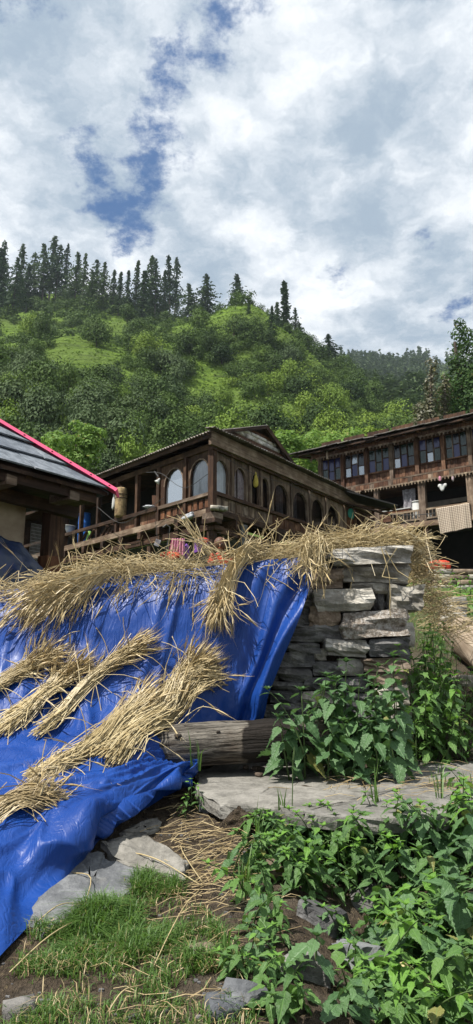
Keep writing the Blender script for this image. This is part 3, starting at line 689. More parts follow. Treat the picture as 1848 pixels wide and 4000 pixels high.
# ends that stick out of the heap
for (px, py, ex, ey, n_) in [(830, 2160, 690, 1990, 16), (800, 2165, 720, 2050, 12), (1010, 2140, 1075, 2030, 8), (1010, 2140, 960, 2060, 6), (880, 2170, 1010, 2110, 26), (905, 2165, 1040, 2120, 20), (900, 2170, 860, 2080, 5), (300, 2235, 280, 2170, 6), (150, 2290, 250, 2215, 5), (1600, 2110, 1690, 2095, 5), (1640, 2190, 1720, 2190, 3), (470, 2200, 440, 2120, 4), (1200, 2110, 1250, 2060, 8), (1500, 2090, 1560, 2060, 8)]:
    for q_ in range(n_):
        a = W(px+rng.normal(0, 22), py+rng.normal(0, 8), 4.02+rng.normal(0, .03)); b = W(ex+rng.normal(0, 22), ey+rng.normal(0, 14), 4.0+rng.normal(0, .06)); d = b-a
        loose.stalk(free_stalk(a, d, d.length*random.uniform(.7, 1.2), rng.uniform(.2, 1.2), .45), .0026, rng.random() < .12)
lo = loose.mb.obj('loose_straw', M['straw'], None); tag(lo, 'tangled golden straw heaped along the top of the wall', 'straw', kind='stuff')
loose.ears.obj('ears', M['ear'], lo)['kind'] = 'stuff'
# sheaves hung over the wall top, ears down
GH = 'sheaves hanging over the wall top'
def wv_(px, py, Y): return W(px, py, Y)
def drape(label, a, b, dirv, n, L0, L1, sp, ears=.6, droop=.9):
    st = Straw()
    for k in range(n):
        t = rng.random(); p = a.lerp(b, t)+Vector((rng.normal(0, sp), rng.normal(-.01, sp*.5), rng.normal(0, sp*.8))); d = Vector(dirv)+Vector((rng.normal(0, .22), rng.normal(0, .10), rng.normal(0, .20)))
        st.stalk(free_stalk(p, d, random.uniform(L0, L1), droop*rng.uniform(.3, 1.3), .25, 7), rng.uniform(.0018, .0028), rng.random() < ears)
    root = empty('hanging_sheaf', tuple(a), label, 'sheaf', GH); st.mb.obj('stalks', M['straw'], root)['kind'] = 'stuff'; st.ears.obj('ears', M['ear'], root)['kind'] = 'stuff'
drape('long straw sheaf drooping over the wall top at the left', wv_(430, 2225, 3.97), wv_(190, 2292, 3.97), (-.72, -.22, -.52), 360, .14, .36, .03)
drape('wispy straw drooping from the heap just below the balcony', wv_(760, 2240, 3.97), wv_(430, 2240, 3.97), (-.35, -.25, -.75), 50, .08, .20, .03, .25)
sheaf('hanging_sheaf', 'fan of straw and ears hanging in front of the tarpaulin middle', [wv_(985, 2130, 4.0), wv_(940, 2180, 3.96), wv_(895, 2250, 3.90), wv_(868, 2325, 3.87), wv_(852, 2395, 3.86)], .038, .042, .05, 190, .1, hgt=.5, ears=.5, group=GH, tie=False, loosen=1.6)
sheaf('hanging_sheaf', 'thin straw wisps hanging over the upper corner of the tarpaulin', [wv_(1230, 2090, 3.99), wv_(1215, 2140, 3.93), wv_(1205, 2190, 3.90), wv_(1200, 2240, 3.88)], .05, .07, .11, 130, .1, hgt=.4, ears=.1, group=GH, tie=False, loosen=2.0)
for (px, py, L_) in [(1275, 2130, .28), (1300, 2130, .34), (1490, 2140, .40), (1550, 2140, .30), (1505, 2150, .24), (1150, 2150, .20), (1130, 2160, .34), (760, 2240, .20), (640, 2260, .22), (680, 2250, .15), (500, 2260, .18), (1050, 2200, .25), (880, 2230, .2), (950, 2220, .22)]:
    s_ = Straw(); s_.stalk(free_stalk(W(px, py, 3.93), (rng.normal(0, .25), -.15, -1), L_, .2, .7, 8), .0032, False)
    s_.mb.obj('straw_stalk', M['straw'], lo)

# ------------------------------------------------------------------ the weathered log
def logobj(name, label, p0, p1, r0, r1, seed, mats, root_at):
    n, k = 46, 28; p0, p1 = Vector(p0), Vector(p1); x = (p1-p0).normalized(); L = (p1-p0).length
    root = empty(name, root_at, label, 'log')
    F = []; I, A_ = np.meshgrid(np.arange(n), np.arange(k), indexing='ij'); t = I/(n-1); th = A_*2*math.pi/k; q_ = np.stack([t*L*5, np.cos(th)*1.6, np.sin(th)*1.6], -1)
    rr = (r0*(1-t)+r1*t)*(1+.14*fbm(q_*np.array([.6, 1, 1]), 3, seed)+.055*(1-np.abs(vn(q_*np.array([.5, 5, 5]), seed+5))*2))
    e = (.045*fbm(q_*np.array([0, 2.2, 2.2])+3, 3, seed+9)+.05*np.sin(th))*np.clip(1-I/3, 0, 1)
    rr = rr*np.where((I < 8) & (np.sin(th) > .35), 1-.44*(1-I/8)*np.abs(vn(np.stack([I*.3, th*1.5, th*0], -1), seed+2)), 1)
    V = np.stack([t*L-e-L/2, rr*np.cos(th), rr*np.sin(th)], -1).reshape(-1, 3)
    for i in range(n-1):
        for a in range(k):
            b = (a+1) % k; F.append((i*k+a, i*k+b, (i+1)*k+b, (i+1)*k+a))
    y = Vector((0, 0, 1)).cross(x).normalized(); z = x.cross(y); Mx = Matrix((x, y, z)).transposed().to_4x4(); Mx.translation = (p0+p1)/2
    put('trunk', mesh('trunk', V, F, mats[0], True), root, Mx)
    for end in (0, n-1):
        E = np.array(V[end*k:(end+1)*k]); s_ = .035 if end == 0 else -.02; rings = [E]; c = E.mean(0)
        for f in (.72, .4, .12): rings.append(c+(E-c)*f+np.array([s_*(1-f)*1.2, 0, 0])+rng.normal(0, .006, E.shape))
        VV = np.vstack(rings); FF = []
        for q2 in range(3):
            for a in range(k):
                b = (a+1) % k; f_ = (q2*k+a, (q2+1)*k+a, (q2+1)*k+b, q2*k+b); FF.append(f_ if end else f_[::-1])
        FF.append(tuple(3*k+a for a in range(k)))
        put('end_grain', mesh('end_grain', VV, FF, mats[1], True), root, Mx)
    return root, Mx, L
def logm():
    m, t, p, o = newmat('bleached cracked log'); v, r = coords(t, (1.2, 14, 14), False); v2, _ = coords(t, (3, 3, 3), False)
    g = t.noise(v, 1, 7, .7, .5); w = t.noise(v2, 1, 5, .6); v3, _ = coords(t, (2.5, 60, 60), False); cr = t.noise(v3, 1, 4, .6, .3)
    c = t.mix(t.mr(g, .36, .62), (.045, .038, .031), (.29, .265, .225)); c = t.mix(t.mr(w, .48, .62, 0, .75), c, (.095, .072, .052)); c = t.mix(t.mr(cr, .54, .60, 0, .9), c, (.025, .02, .016))
    tc = t.n('ShaderNodeTexCoord'); sx = t.n('ShaderNodeSeparateXYZ', i_0=tc.outputs['Object'])
    e = t.m('ADD', sx.outputs[0], t.m('MULTIPLY', t.m('SUBTRACT', w, .5), .35))
    ch = t.m('MULTIPLY', t.mr(e, .02, .04), t.mr(e, .30, .36, 1, 0)); c = t.mix(ch, c, t.mix(g, (.008, .007, .006), (.030, .024, .02)))
    dk = t.mr(t.m('ADD', sx.outputs[0], t.m('MULTIPLY', g, .25)), -.36, -.25, 1, 0); c = t.mix(t.m('MULTIPLY', dk, .75), c, (.035, .027, .02))
    t.put(p.inputs['Base Color'], c); p.inputs['Roughness'].default_value = .85; p.inputs['Specular IOR Level'].default_value = .2
    bump(t, p, t.m('ADD', g, t.m('MULTIPLY', cr, -.9)), 1.0, .035); return m
M['log'] = logm(); M['log_end'] = plain('rotten end grain', (.06, .045, .032), .95, .35, 30, .8)
M['log_pale'] = wood('pale fallen log', (.16, .12, .085), (.36, .29, .21), (.50, .43, .34))
LA, LB = W(608, 2918, 3.66), W(1270, 2880, 3.74)
lg, LM, LL = logobj('fallen_log', 'thick bleached log with a charred patch lying along the foot of the wall', LA, LB, .108, .104, 3, (M['log'], M['log_end']), (LA.x, LA.y, LA.z-.1))
for (t, th, s_) in [(.13, 2.0, .014), (.36, 1.9, .008)]:
    V, F = rock_vf(s_*2.2, s_*1.6, s_*1.4, int(t*100), 3, .4, .25); a = (t-.5)*LL; loc = LM @ Vector((a, -.106*math.cos(th-1.2)*1.0*0-.106*abs(math.sin(th-1.57+.6)), .106*abs(math.cos(th-1.57+.6))))
    obj('knot', V+np.array(loc), F, M['log_end'], lg, True)
l2, _, _ = logobj('fallen_log', 'pale log end lying beside the climbing path, half out of view', W(1775, 2440, 6.1), W(1990, 2660, 5.0), .135, .14, 8, (M['log_pale'], M['log_end']), W(1775, 2500, 6.1))
V, F = rock_vf(.07, .05, .06, 4, 3, .4, .3); obj('knot', V+np.array(W(1825, 2440, 5.72)), F, M['log_end'], l2, True)

# ------------------------------------------------------------------ slabs and loose stones on the ground
def slab(name, label, pts, z_of, th, mat, cat='slab', group=None, tilt=0):
    """an irregular flat stone: outline from points on the ground, real thickness"""
    P = [Vector(p) for p in pts]; n = len(P); Q = []
    for i in range(n):
        a, b = P[i], P[(i+1) % n]
        for t in (0, .25, .5, .75): q_ = a.lerp(b, t); Q.append(q_+Vector((rng.normal(0, .008), rng.normal(0, .008), 0)))
    c = sum(Q, Vector())/len(Q); k = len(Q)
    V = []; F = []
    rings = [(1.0, -th), (1.006, -th*.5), (1.002, -.007), (.996, -.001), (.97, 0), (.80, .001), (.55, .001), (.28, .001)]
    for (s_, dz) in rings:
        for q_ in Q:
            p = c+(q_-c)*s_; V.append((p.x+rng.normal(0, .004), p.y+rng.normal(0, .004), p.z+dz+rng.normal(0, .0025)))
    for r_ in range(len(rings)-1):
        for a in range(k): b = (a+1) % k; F.append((r_*k+a, r_*k+b, (r_+1)*k+b, (r_+1)*k+a))
    F.append(tuple((len(rings)-1)*k+a for a in range(k)))
    F.append(tuple(range(k-1, -1, -1)))
    o = obj(name, V, F, mat, None, True)
    for q_ in range(4*k): o.data.polygons[q_].use_smooth = False
    return tag(o, label, cat, group)
def plane_at(px, py, z): r = ray(px, py); return r*(z/r.z)
def on(px, py, z0, z1, py0, py1): return W(px, py, 1) and plane_at(px, py, z0+(z1-z0)*(py-py0)/(py1-py0))
# the ledge in front of the log: pixel outline taken onto a gently sloping plane
def ledge(px, py):
    # plane through z=-.50 at y=3.85 and z=-.535 at y=3.15
    r = ray(px, py); s_ = .035/.70; t = (-.50-s_*3.85)/(r.z-s_*r.y); return r*t
slab('ledge_slab', 'broad grey ledge slab between the log and the earth bank', [ledge(*p) for p in [(775, 3010), (900, 2968), (1250, 2965), (1430, 3000), (1420, 3120), (1180, 3168), (1000, 3150), (860, 3140), (768, 3085)]], 0, .06, M['slab'])
slab('ledge_slab', 'grey ledge slab strewn with straw, before the nettles', [ledge(*p) for p in [(1440, 2985), (1700, 2945), (1960, 2935), (1980, 3130), (1700, 3190), (1420, 3195), (1190, 3172), (1425, 3125)]], 0, .06, M['slab'])
def gnd(px, py, lift=.03): return ground_hit(px, py, lift)
slab('paving_stone', 'rounded grey stone in the ground beside the straw litter', [gnd(*p, .028) for p in [(405, 3290), (470, 3262), (580, 3268), (660, 3320), (735, 3365), (700, 3430), (600, 3400), (470, 3365)]], 0, .10, M['slab'])
slab('paving_stone', 'flat blue grey stone partly under the tarpaulin edge', [gnd(*p, .018) for p in [(150, 3490), (300, 3340), (400, 3330), (430, 3370), (575, 3390), (575, 3450), (440, 3520), (330, 3560), (160, 3640), (90, 3610)]], 0, .08, M['slab_blue'])
slab('paving_stone', 'smaller triangular grey stone tucked below the tarpaulin hem', [gnd(*p, .015) for p in [(470, 3255), (540, 3215), (610, 3195), (620, 3230), (560, 3258)]], 0, .07, M['slab'])
for (px, py, w_, h_, lab, mt) in [(810, 3180, .095, .06, 'angular pale stone at the broken corner of the ledge', 'slab_blue'), (866, 3145, .05, .05, 'small bluish stone wedged under the ledge slab', 'slab_blue'), (690, 3390, .05, .035, 'pebble-sized stone at the rim of the rounded stone', 'stone_grey'),
                                  (780, 3760, .10, .06, 'brownish stone half buried at the foot of the grass', 'stone_brown'), (880, 3985, .12, .06, 'grey stone at the bottom edge of the bank', 'slab_blue'), (60, 3990, .10, .05, 'low stone in the thin grass at the near corner', 'stone_dark')]:
    p = gnd(px, py, .0); tag(rock('loose_stone', (p.x, p.y+.03, p.z+h_*.15), w_*.8, w_*.6, h_*.8, M[mt], None, int(px), (.05, .1, px), 4, .6), lab, 'stone')
for (px, py, w_) in [(1010, 3010, .06), (1015, 3035, .045), (960, 3005, .035), (1100, 2990, .04)]:
    p = ledge(px, py); tag(rock('stone_chip', (p.x, p.y, p.z+.010), w_, w_*.7, .02, M['stone_brown' if px < 1050 else 'slate'], None, int(px), (0, .1, px*.1), 3, .6), {1010: 'larger yellowish stone chip on the ledge slab', 1015: 'tan stone chip just below the larger chip on the ledge', 960: 'small dull chip beside the yellowish chip on the ledge', 1100: 'dark slate chip on the ledge near the nettles'}[px], 'stone chip')
# rock face of the bank in the foreground
for i, (px, py, w_, h_, lab, mt) in enumerate([(1120, 3430, .26, .17, 'purplish grey boulder showing through the herbs, upper one', 'stone_brown'), (1260, 3620, .30, .20, 'large cracked boulder in the middle of the herb bank', 'stone_dark'), (1400, 3790, .30, .20, 'bluish boulder low in the herb bank', 'slab_blue'), (1170, 3830, .26, .18, 'shaded boulder under the big toothed leaves', 'stone_dark'),
                                                (1430, 3560, .26, .18, 'dark boulder behind the hanging herb stems', 'stone_dark'), (1620, 3750, .34, .24, 'boulder hidden in the deep shade of the herbs', 'stone_dark'), (1010, 3360, .2, .12, 'boulder at the upper corner of the bank', 'stone_dark'), (960, 3950, .26, .12, 'flat stone at the foot of the bank', 'slab_blue'), (950, 3235, .34, .16, 'crumbling earthy block below the ledge slab', 'soil')]):
    p = gnd(px, py, .0); tag(rock('boulder', (p.x, p.y+.06, p.z-.02), w_*.55, w_*.45, h_*.6, M[mt], None, 40+i, (.2, .1*i, i*1.1), 6, .66, .16, False), lab, 'boulder')

# ------------------------------------------------------------------ the middle house
C0 = W(832, 1982, 16.0); BASE_Z = 1.3
house = empty('timber_house', (C0.x, C0.y, BASE_Z), 'dark timber house with arched windows and a corrugated tin roof', 'house')
FRt = Fac(C0, R(35.0)); FLf = Fac(C0, R(138.0))           # facade seen on the right, facade seen on the left (u runs to the corner)
def c2(x, y): return 700+x/1.7, 1600+y/1.7
def c1(x, y): return x/1.288, 1600+y/1.288
Z0 = C0.z
def arch_pts(u0, u1, z0, z1, n=9, flat=.55):
    c = (u0+u1)/2; r = (u1-u0)/2; h = min(r*1.15, (z1-z0)*.45); zs = z1-h
    return [(u0, z0), (u1, z0)]+[(c+r*math.cos(t), zs+h*math.sin(t)) for t in np.linspace(0, math.pi, n)]
def arch_panel(fc, name, U0, U1, Z0_, Z1_, u0, u1, z0, z1, o0, o1, mat, parent, n=9):
    """board with an arched opening, open at the bottom edge if z0<=Z0_"""
    c = (u0+u1)/2; r = (u1-u0)/2; h = min(r*1.15, (z1-z0)*.45); zs = z1-h
    inner = [(u1, z0)]+[(c+r*math.cos(t), zs+h*math.sin(t)) for t in np.linspace(0, math.pi, n)]+[(u0, z0)]
    outer = [(U1, z0)]
    for t in np.linspace(0, math.pi, n):
        x = c+(U1-U0)*.75*math.cos(t); x = min(max(x, U0), U1); zz = zs+(Z1_-zs)*min(1, math.sin(t)*1.9); outer.append((x, zz))
    outer.append((U0, z0)); k = len(inner)
    V = [(p[0], o0, p[1]) for p in inner]+[(p[0], o0, p[1]) for p in outer]+[(p[0], o1, p[1]) for p in inner]
    F = [(i, i+1, k+i+1, k+i) for i in range(k-1)]+[(i, 2*k+i, 2*k+i+1, i+1) for i in range(k-1)]
    return fc.mesh(name, V, F, mat, parent)
def curtain(fc, name, u0, u1, z0, z1, o, mat, parent, waves=6, amp=.025):
    n = waves*6; V = []
    for i in range(n+1):
        t = i/n; a = amp*math.sin(t*waves*2*math.pi)+amp*.4*math.sin(t*17)
        V += [(u0+(u1-u0)*t, o+a*1.0, z0), (u0+(u1-u0)*t, o+a*.6, z1)]
    F = [(2*i, 2*i+2, 2*i+3, 2*i+1) for i in range(n)]
    return fc.mesh(name, V, F, mat, parent, True)
def arch_window(fc, u0, u1, z0, z1, parent, U0, U1, Zt, glass, cur=None, cu=None, frame='wood_grey_upright', part='window'):
    w = arch_panel(fc, part, U0, U1, z0, Zt, u0, u1, z0, z1, .0, .07, M[frame], parent)
    P = arch_pts(u0+.004, u1-.004, z0, z1-.004)
    V = [(p[0], .055, p[1]) for p in P]; fc.mesh('pane', V, [tuple(range(len(V)))], M[glass], w)
    # raised moulding round the arch
    Q = arch_pts(u0, u1, z0, z1)[1:]; Vv = []
    for (a, b) in Q:
        c = (u0+u1)/2; s_ = 1.10; Vv += [(a, -.012, b), (c+(a-c)*s_, -.012, z0+(b-z0)*1.03)]
    fc.mesh('moulding', Vv, [(2*i, 2*i+1, 2*i+3, 2*i+2) for i in range(len(Q)-1)], M['wood_grey_upright' if frame != 'wood_brown' else 'wood_brown'], w)
    if cur:
        a, b = cu or (u0, u1)
        curtain(fc, 'curtain', a-.02, b+.02, z0-.05, z1+.04, .085, M[cur], w, max(2, int((b-a)/.09)))
    return w
# levels read off the corner post
def zc(py): return W(832, py, 16.0).z
z_sill = zc(1918); z_eave = zc(1752); z_top = zc(1700); z_panel0 = zc(1985); z_beam2 = zc(2040)
uR1 = FRt.uz(1345, 2000)[0]                               # end of the arched range
uEnd = FRt.uz(1440, 2060)[0]
# --- right facade
FRt.box('corner_post', -.09, .05, z_panel0-.06, z_eave+.02, -.07, .09, M['wood_dark_upright'], house)
wins = [(238, 322, 335, 540, 'glass', 'curtain', None), (368, 442, 385, 583, 'glass', 'curtain_dim', None), (484, 528, 432, 617, 'glass_dim', None, None), (547, 595, 457, 643, 'glass_dim', None, None), (628, 725, 505, 690, 'glass_dim', 'curtain_dim', (.35, .75)), (757, 850, 557, 737, 'glass_dim', 'curtain_dim', (.0, .38)), (880, 960, 604, 783, 'glass_dim', None, None), (988, 1058, 648, 808, 'glass_dim', None, None)]
rects = []
for (x0, x1, yt, yb, g, cu, part) in wins:
    u0 = FRt.uz(*c2(x0, (yt+yb)/2))[0]; u1 = FRt.uz(*c2(x1, (yt+yb)/2))[0]; z1 = FRt.uz(*c2((x0+x1)/2, yt))[1]
    rects.append((u0, u1, z1, g, cu, part))
zt = max(r_[2] for r_ in rects)*.35+.65*np.mean([r_[2] for r_ in rects]); z_sill_r = z_sill
edges = [.05]
for a, b in zip(rects[:-1], rects[1:]): edges.append((a[1]+b[0])/2)
edges.append(uR1)
for i, (u0, u1, z1, g, cu, part) in enumerate(rects):
    cr = None
    if part: cr = (u0+(u1-u0)*part[0], u0+(u1-u0)*part[1])
    arch_window(FRt, u0, u1, z_sill_r, zt, house, edges[i]+.002, edges[i+1]-.002, z_eave, g, cu, cr)
    if i: FRt.box('post', edges[i]-.045, edges[i]+.045, z_sill_r-.02, z_eave, -.05, -.004, M['wood_grey_upright'], house)
FRt.box('post', uR1-.05, uR1+.05, z_panel0, z_eave, -.05, .08, M['wood_grey_upright'], house)
FRt.box('sill', -.02, uR1, z_sill_r-.085, z_sill_r, -.075, .09, M['wood_dark'], house)
FRt.box('base_beam', -.15, uEnd, z_panel0-.14, z_panel0, -.07, .1, M['wood_dark'], house)
np_ = 24; pu = np.linspace(.06, uR1-.06, np_+1)
for i in range(np_):
    w_ = pu[i+1]-pu[i]
    FRt.box('panel', pu[i]+.008, pu[i+1]-.008, z_panel0+.004, z_sill_r-.088, .0, .03, M['wood_grey_upright' if i < 9 else ('wood_brown' if i < 17 else 'wood_red')], house, .003)
    FRt.box('raised_panel', pu[i]+.05, pu[i+1]-.05, z_panel0+.07, z_sill_r-.15, -.018, -.001, M['wood_grey_upright' if i < 9 else 'wood_brown'], house, .003)
FRt.box('backing', 0, uR1, z_panel0, z_sill_r-.09, .034, .06, M['wood_dark'], house)
# plank door at the far end and a last small arch
ud = uR1+.06
FRt.box('door', ud, ud+.62, z_panel0+.002, z_eave-.02, .0, .05, M['wood_red'], house)
FRt.box('post', ud+.63, ud+.72, z_panel0, z_eave, -.05, .08, M['wood_dark_upright'], house)
arch_window(FRt, ud+.82, ud+1.12, z_sill_r-.2, zt-.05, house, ud+.73, ud+1.25, z_eave, 'glass_dim', None, None, 'wood_dark_upright')
FRt.box('wall_board', ud+.73, uEnd, z_panel0, z_sill_r-.21, .0, .04, M['wood_dark_upright'], house)
FRt.box('post', uEnd-.06, uEnd+.03, z_panel0-.3, z_eave, -.05, .08, M['wood_dark_upright'], house)
# big weathered fascia
FRt.beam('fascia_beam', -.30, (z_eave+z_top)/2, uEnd-.1, (z_eave+z_top)/2-.02, .10, z_top-z_eave, M['wood_grey'], house, -.13)
FRt.beam('fascia_beam', -.12, z_eave-.03, uEnd, z_eave-.03, .06, .07, M['wood_dark'], house, -.075)
# --- left facade: two glazed bays then the open balcony
zl_sill = z_sill-.0
def wl(x0, x1, yt, yb):
    u0 = FLf.uz(*c1(x0, (yt+yb)/2))[0]; u1 = FLf.uz(*c1(x1, (yt+yb)/2))[0]; return u0, u1, FLf.uz(*c1((x0+x1)/2, yt))[1]
a0, a1, az_ = wl(958, 1052, 258, 412); b0, b1, bz_ = wl(830, 920, 293, 450)
uP = FLf.uz(*c1(800, 480))[0]                             # post at the end of the glazing
mid = (b1+a0)/2; zA = (az_+bz_)/2
arch_window(FLf, a0, a1, z_sill-.02, zA, house, mid+.04, -.10, z_eave, 'glass', 'curtain', None, 'wood_dark_upright')
arch_window(FLf, b0, b1, z_sill-.02, zA, house, uP+.06, mid-.04, z_eave, 'glass_sky', None, None, 'wood_dark_upright')
FLf.box('post', mid-.05, mid+.05, z_panel0-.05, z_eave, -.06, .06, M['wood_dark_upright'], house)
FLf.box('post', uP-.06, uP+.06, z_panel0-.1, z_eave, -.06, .06, M['wood_dark_upright'], house)
FLf.box('sill', uP+.06, -.09, z_sill-.10, z_sill-.02, -.08, .05, M['wood_grey'], house)
for (s0, s1, k) in ((uP+.06, mid-.05, 4), (mid+.05, -.10, 4)):
    e = np.linspace(s0, s1, k+1)
    for i in range(k):
        FLf.box('panel', e[i]+.006, e[i+1]-.006, z_panel0+.004, z_sill-.102, .0, .03, M['wood_dark_upright'], house, .003)
        FLf.box('raised_panel', e[i]+.045, e[i+1]-.045, z_panel0+.06, z_sill-.16, -.02, -.001, M['wood_red'], house, .003)
uL = FLf.uz(*c1(225, 700))[0]-2.6                         # far end of the balcony
FLf.beam('floor_beam', uL, z_panel0-.08, -.0, z_panel0-.08, .12, .16, M['wood_grey'], house, -.05)
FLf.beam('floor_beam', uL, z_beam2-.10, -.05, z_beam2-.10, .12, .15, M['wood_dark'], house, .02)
FLf.beam('eave_plate', uL, z_eave+.06, 0, z_eave+.06, .12, .14, M['wood_dark'], house, .0)
# open balcony: posts, rails, boards
for x in (690, 590, 495, 410, 335, 270):
    up = FLf.uz(*c1(x, 560))[0]; FLf.box('post', up-.05, up+.05, z_panel0-.1, z_eave, -.06, .05, M['wood_dark_upright'], house)
FLf.beam('rail', uL, z_sill-.06, uP, z_sill-.06, .07, .09, M['wood_dark'], house, -.06)
for (x0, x1) in ((705, 790), (600, 690)):
    ua, ub = FLf.uz(*c1(x0, 560))[0], FLf.uz(*c1(x1, 560))[0]
    FLf.box('board', ua, ub, z_panel0+.01, z_panel0+.42, .01, .04, M['wood_brown'], house)
for x in (420, 455, 520, 545, 565):
    ua = FLf.uz(*c1(x, 600))[0]; FLf.beam('brace', ua-.2, z_panel0+.05, ua+.15, z_sill-.1, .04, .09, M['wood_dark'], house, .05)
for x in np.linspace(250, 1000, 9):                          # joist ends under the floor
    ua = FLf.uz(*c1(x, 700))[0]; FLf.box('joist_end', ua-.07, ua+.07, z_beam2-.02, z_panel0-.17, -.14, .5, M['wood_dark'], house)
# balcony floor, rear wall, ceiling
def quadslab(name, pts, th, mat, parent):
    V, F = extrude(pts, (0, 0, -th)); return obj(name, V, F, mat, parent)
DEP = 1.3
quadslab('balcony_floor', [FLf.pt(uL, z_panel0-.005, .05), FLf.pt(-.1, z_panel0-.005, .05), FLf.pt(-.3, z_panel0-.005, DEP), FLf.pt(uL, z_panel0-.005, DEP)], .05, M['wood_dark'], house)
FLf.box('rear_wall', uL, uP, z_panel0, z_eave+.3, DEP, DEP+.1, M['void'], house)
FLf.box('room_wall', uP, -.3, z_panel0, z_eave+.2, 1.0, 1.05, M['wood_dark_upright'], house)
FRt.box('room_wall', .6, uEnd, z_panel0, z_eave+.2, .9, .95, M['wood_dark_upright'], house)
quadslab('ceiling', [FLf.pt(uL, z_eave+.14, .02), FLf.pt(-.05, z_eave+.14, .02), FRt.pt(uEnd, z_eave+.14, .05), FRt.pt(uEnd, z_eave+.14, 2.0), FLf.pt(uL, z_eave+.14, 3.2)], .04, M['wood_dark'], house)
# under-storey: bracket, post, heavy beams, dark rear wall
FRt.box('bracket', -.22, .10, z_panel0-.30, z_panel0-.15, -.22, .15, M['wood_grey'], house)
FRt.box('bracket', -.30, -.02, z_panel0-.42, z_panel0-.31, -.28, .1, M['wood_dark'], house)
FRt.box('bracket', -.12, .22, z_panel0-.54, z_panel0-.43, -.16, .2, M['wood_dark'], house)
for q_ in range(3): rock('end_stone', FRt.pt(-.2+.16*q_, z_panel0-.06+.02*q_, -.2), .2, .2, .1, M['stone_grey'], house, 60+q_, (0, 0, q_), 3)
FRt.box('post', -.10, .07, BASE_Z, z_panel0-.55, -.06, .10, M['wood_dark_upright'], house)
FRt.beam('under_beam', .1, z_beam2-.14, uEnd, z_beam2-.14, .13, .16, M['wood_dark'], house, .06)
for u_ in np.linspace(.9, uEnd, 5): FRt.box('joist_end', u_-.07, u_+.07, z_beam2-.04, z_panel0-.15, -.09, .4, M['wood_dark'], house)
for u_ in np.linspace(2.2, uEnd, 3): FRt.box('post', u_-.07, u_+.07, BASE_Z, z_beam2-.2, .0, .14, M['wood_dark_upright'], house)
for u_ in (-2.6, -5.2): FLf.box('post', u_-.07, u_+.07, BASE_Z, z_beam2-.2, .0, .14, M['wood_dark_upright'], house)
FLf.box('cellar_wall', uL, -.2, BASE_Z, z_panel0-.2, 1.1, 1.3, M['stone_dark'], house)
FRt.box('cellar_wall', .9, uEnd, BASE_Z, z_panel0-.2, .9, 1.1, M['stone_dark'], house)
# back of the building
FLf.box('side_wall', uL-.1, uL, BASE_Z, z_eave+.3, .0, 4.5, M['wood_dark'], house)
# --- roof: corrugated slope over the left facade
def corrug(name, p00, p10, p01, p11, mat, parent, waves, amp=.022, th=.012, n2=4):
    """sheet between four corners, corrugated along p00-p10"""
    p00, p10, p01, p11 = map(Vector, (p00, p10, p01, p11)); n = waves*4; nm = (p10-p00).cross(p01-p00).normalized()
    if nm.z < 0: nm = -nm
    V = []; F = []
    for j in range(n2+1):
        for i in range(n+1):
            s_, t = i/n, j/n2; p = p00.lerp(p10, s_).lerp(p01.lerp(p11, s_), t)+nm*(amp*math.sin(s_*waves*2*math.pi)+.012*random.uniform(-1, 1)*(i % 4 == 0))
            V.append(tuple(p))
    m_ = len(V); V += [tuple(Vector(v)-nm*th) for v in V]; k = n+1
    for j in range(n2):
        for i in range(n):
            a = j*k+i; F.append((a, a+1, a+k+1, a+k)); F.append((m_+a, m_+a+k, m_+a+k+1, m_+a+1))
    for i in range(n): F.append((i, m_+i, m_+i+1, i+1)); a = n2*k+i; F.append((a, a+1, m_+a+1, m_+a))
    for j in range(n2): a = j*k; F.append((a, a+k, m_+a+k, m_+a)); a = j*k+n; F.append((a, m_+a, m_+a+k, a+k))
    return obj(name, V, F, mat, parent, True)
eo = -.42                                                 # overhang outward
e_z = FLf.uz(357, 1864, eo)[1]; e_z2 = FLf.uz(800, 1680, eo)[1]; ez = (e_z+e_z2)/2
apex_u = FRt.uz(*c2(585, 105), -.16)[0]; apex_z = FRt.uz(*c2(585, 105), -.16)[1]
right_u, right_z = FRt.uz(*c2(790, 388), -.16)
cornerL = FRt.pt(-.42, ez, -.16)
dL = -FLf.d                                                # along the ridge, away from the corner
Lr = 9.5
P_e0 = Vector((cornerL.x, cornerL.y, ez)); P_e1 = P_e0+dL*Lr
P_r0 = FRt.pt(apex_u, apex_z, -.16); P_r1 = P_r0+dL*Lr
P_x0 = FRt.pt(right_u, right_z, -.16); P_x1 = P_x0+dL*Lr
for k in range(9):                                          # sheets
    a, b = k/9, (k+1)/9
    corrug('tin_sheet', P_e0.lerp(P_e1, a), P_e0.lerp(P_e1, b+.004), P_r0.lerp(P_r1, a)+Vector((0, 0, .002*(k % 2))), P_r0.lerp(P_r1, b+.004), M['tin'], house, 10)
    corrug('tin_sheet', P_r0.lerp(P_r1, a)+Vector((0, 0, .02)), P_r0.lerp(P_r1, b+.004)+Vector((0, 0, .02)), P_x0.lerp(P_x1, a), P_x0.lerp(P_x1, b+.004), M['tin'], house, 10)
beam('barge_board', P_e0-Vector((0, 0, .05))+FRt.i*.02, P_r0-Vector((0, 0, .05))+FRt.i*.02, .04, .07, M['wood_dark'], house)
beam('barge_board', P_r0-Vector((0, 0, .05))+FRt.i*.02, P_x0-Vector((0, 0, .05))+FRt.i*.02, .05, .12, M['wood_dark'], house)
for k in range(12):                                         # rafters under the eave
    t = (k+.4)/12; a = P_e0.lerp(P_e1, t)-Vector((0, 0, .08))+FRt.d*.08; b = P_r0.lerp(P_r1, t)-Vector((0, 0, .08)); beam('rafter', a, a.lerp(b, .6), .07, .08, M['wood_dark'], house)
beam('eave_board', P_e0-Vector((0, 0, .07))+FRt.d*.1, P_e1-Vector((0, 0, .07))+FRt.d*.1, .04, .10, M['wood_dark'], house)
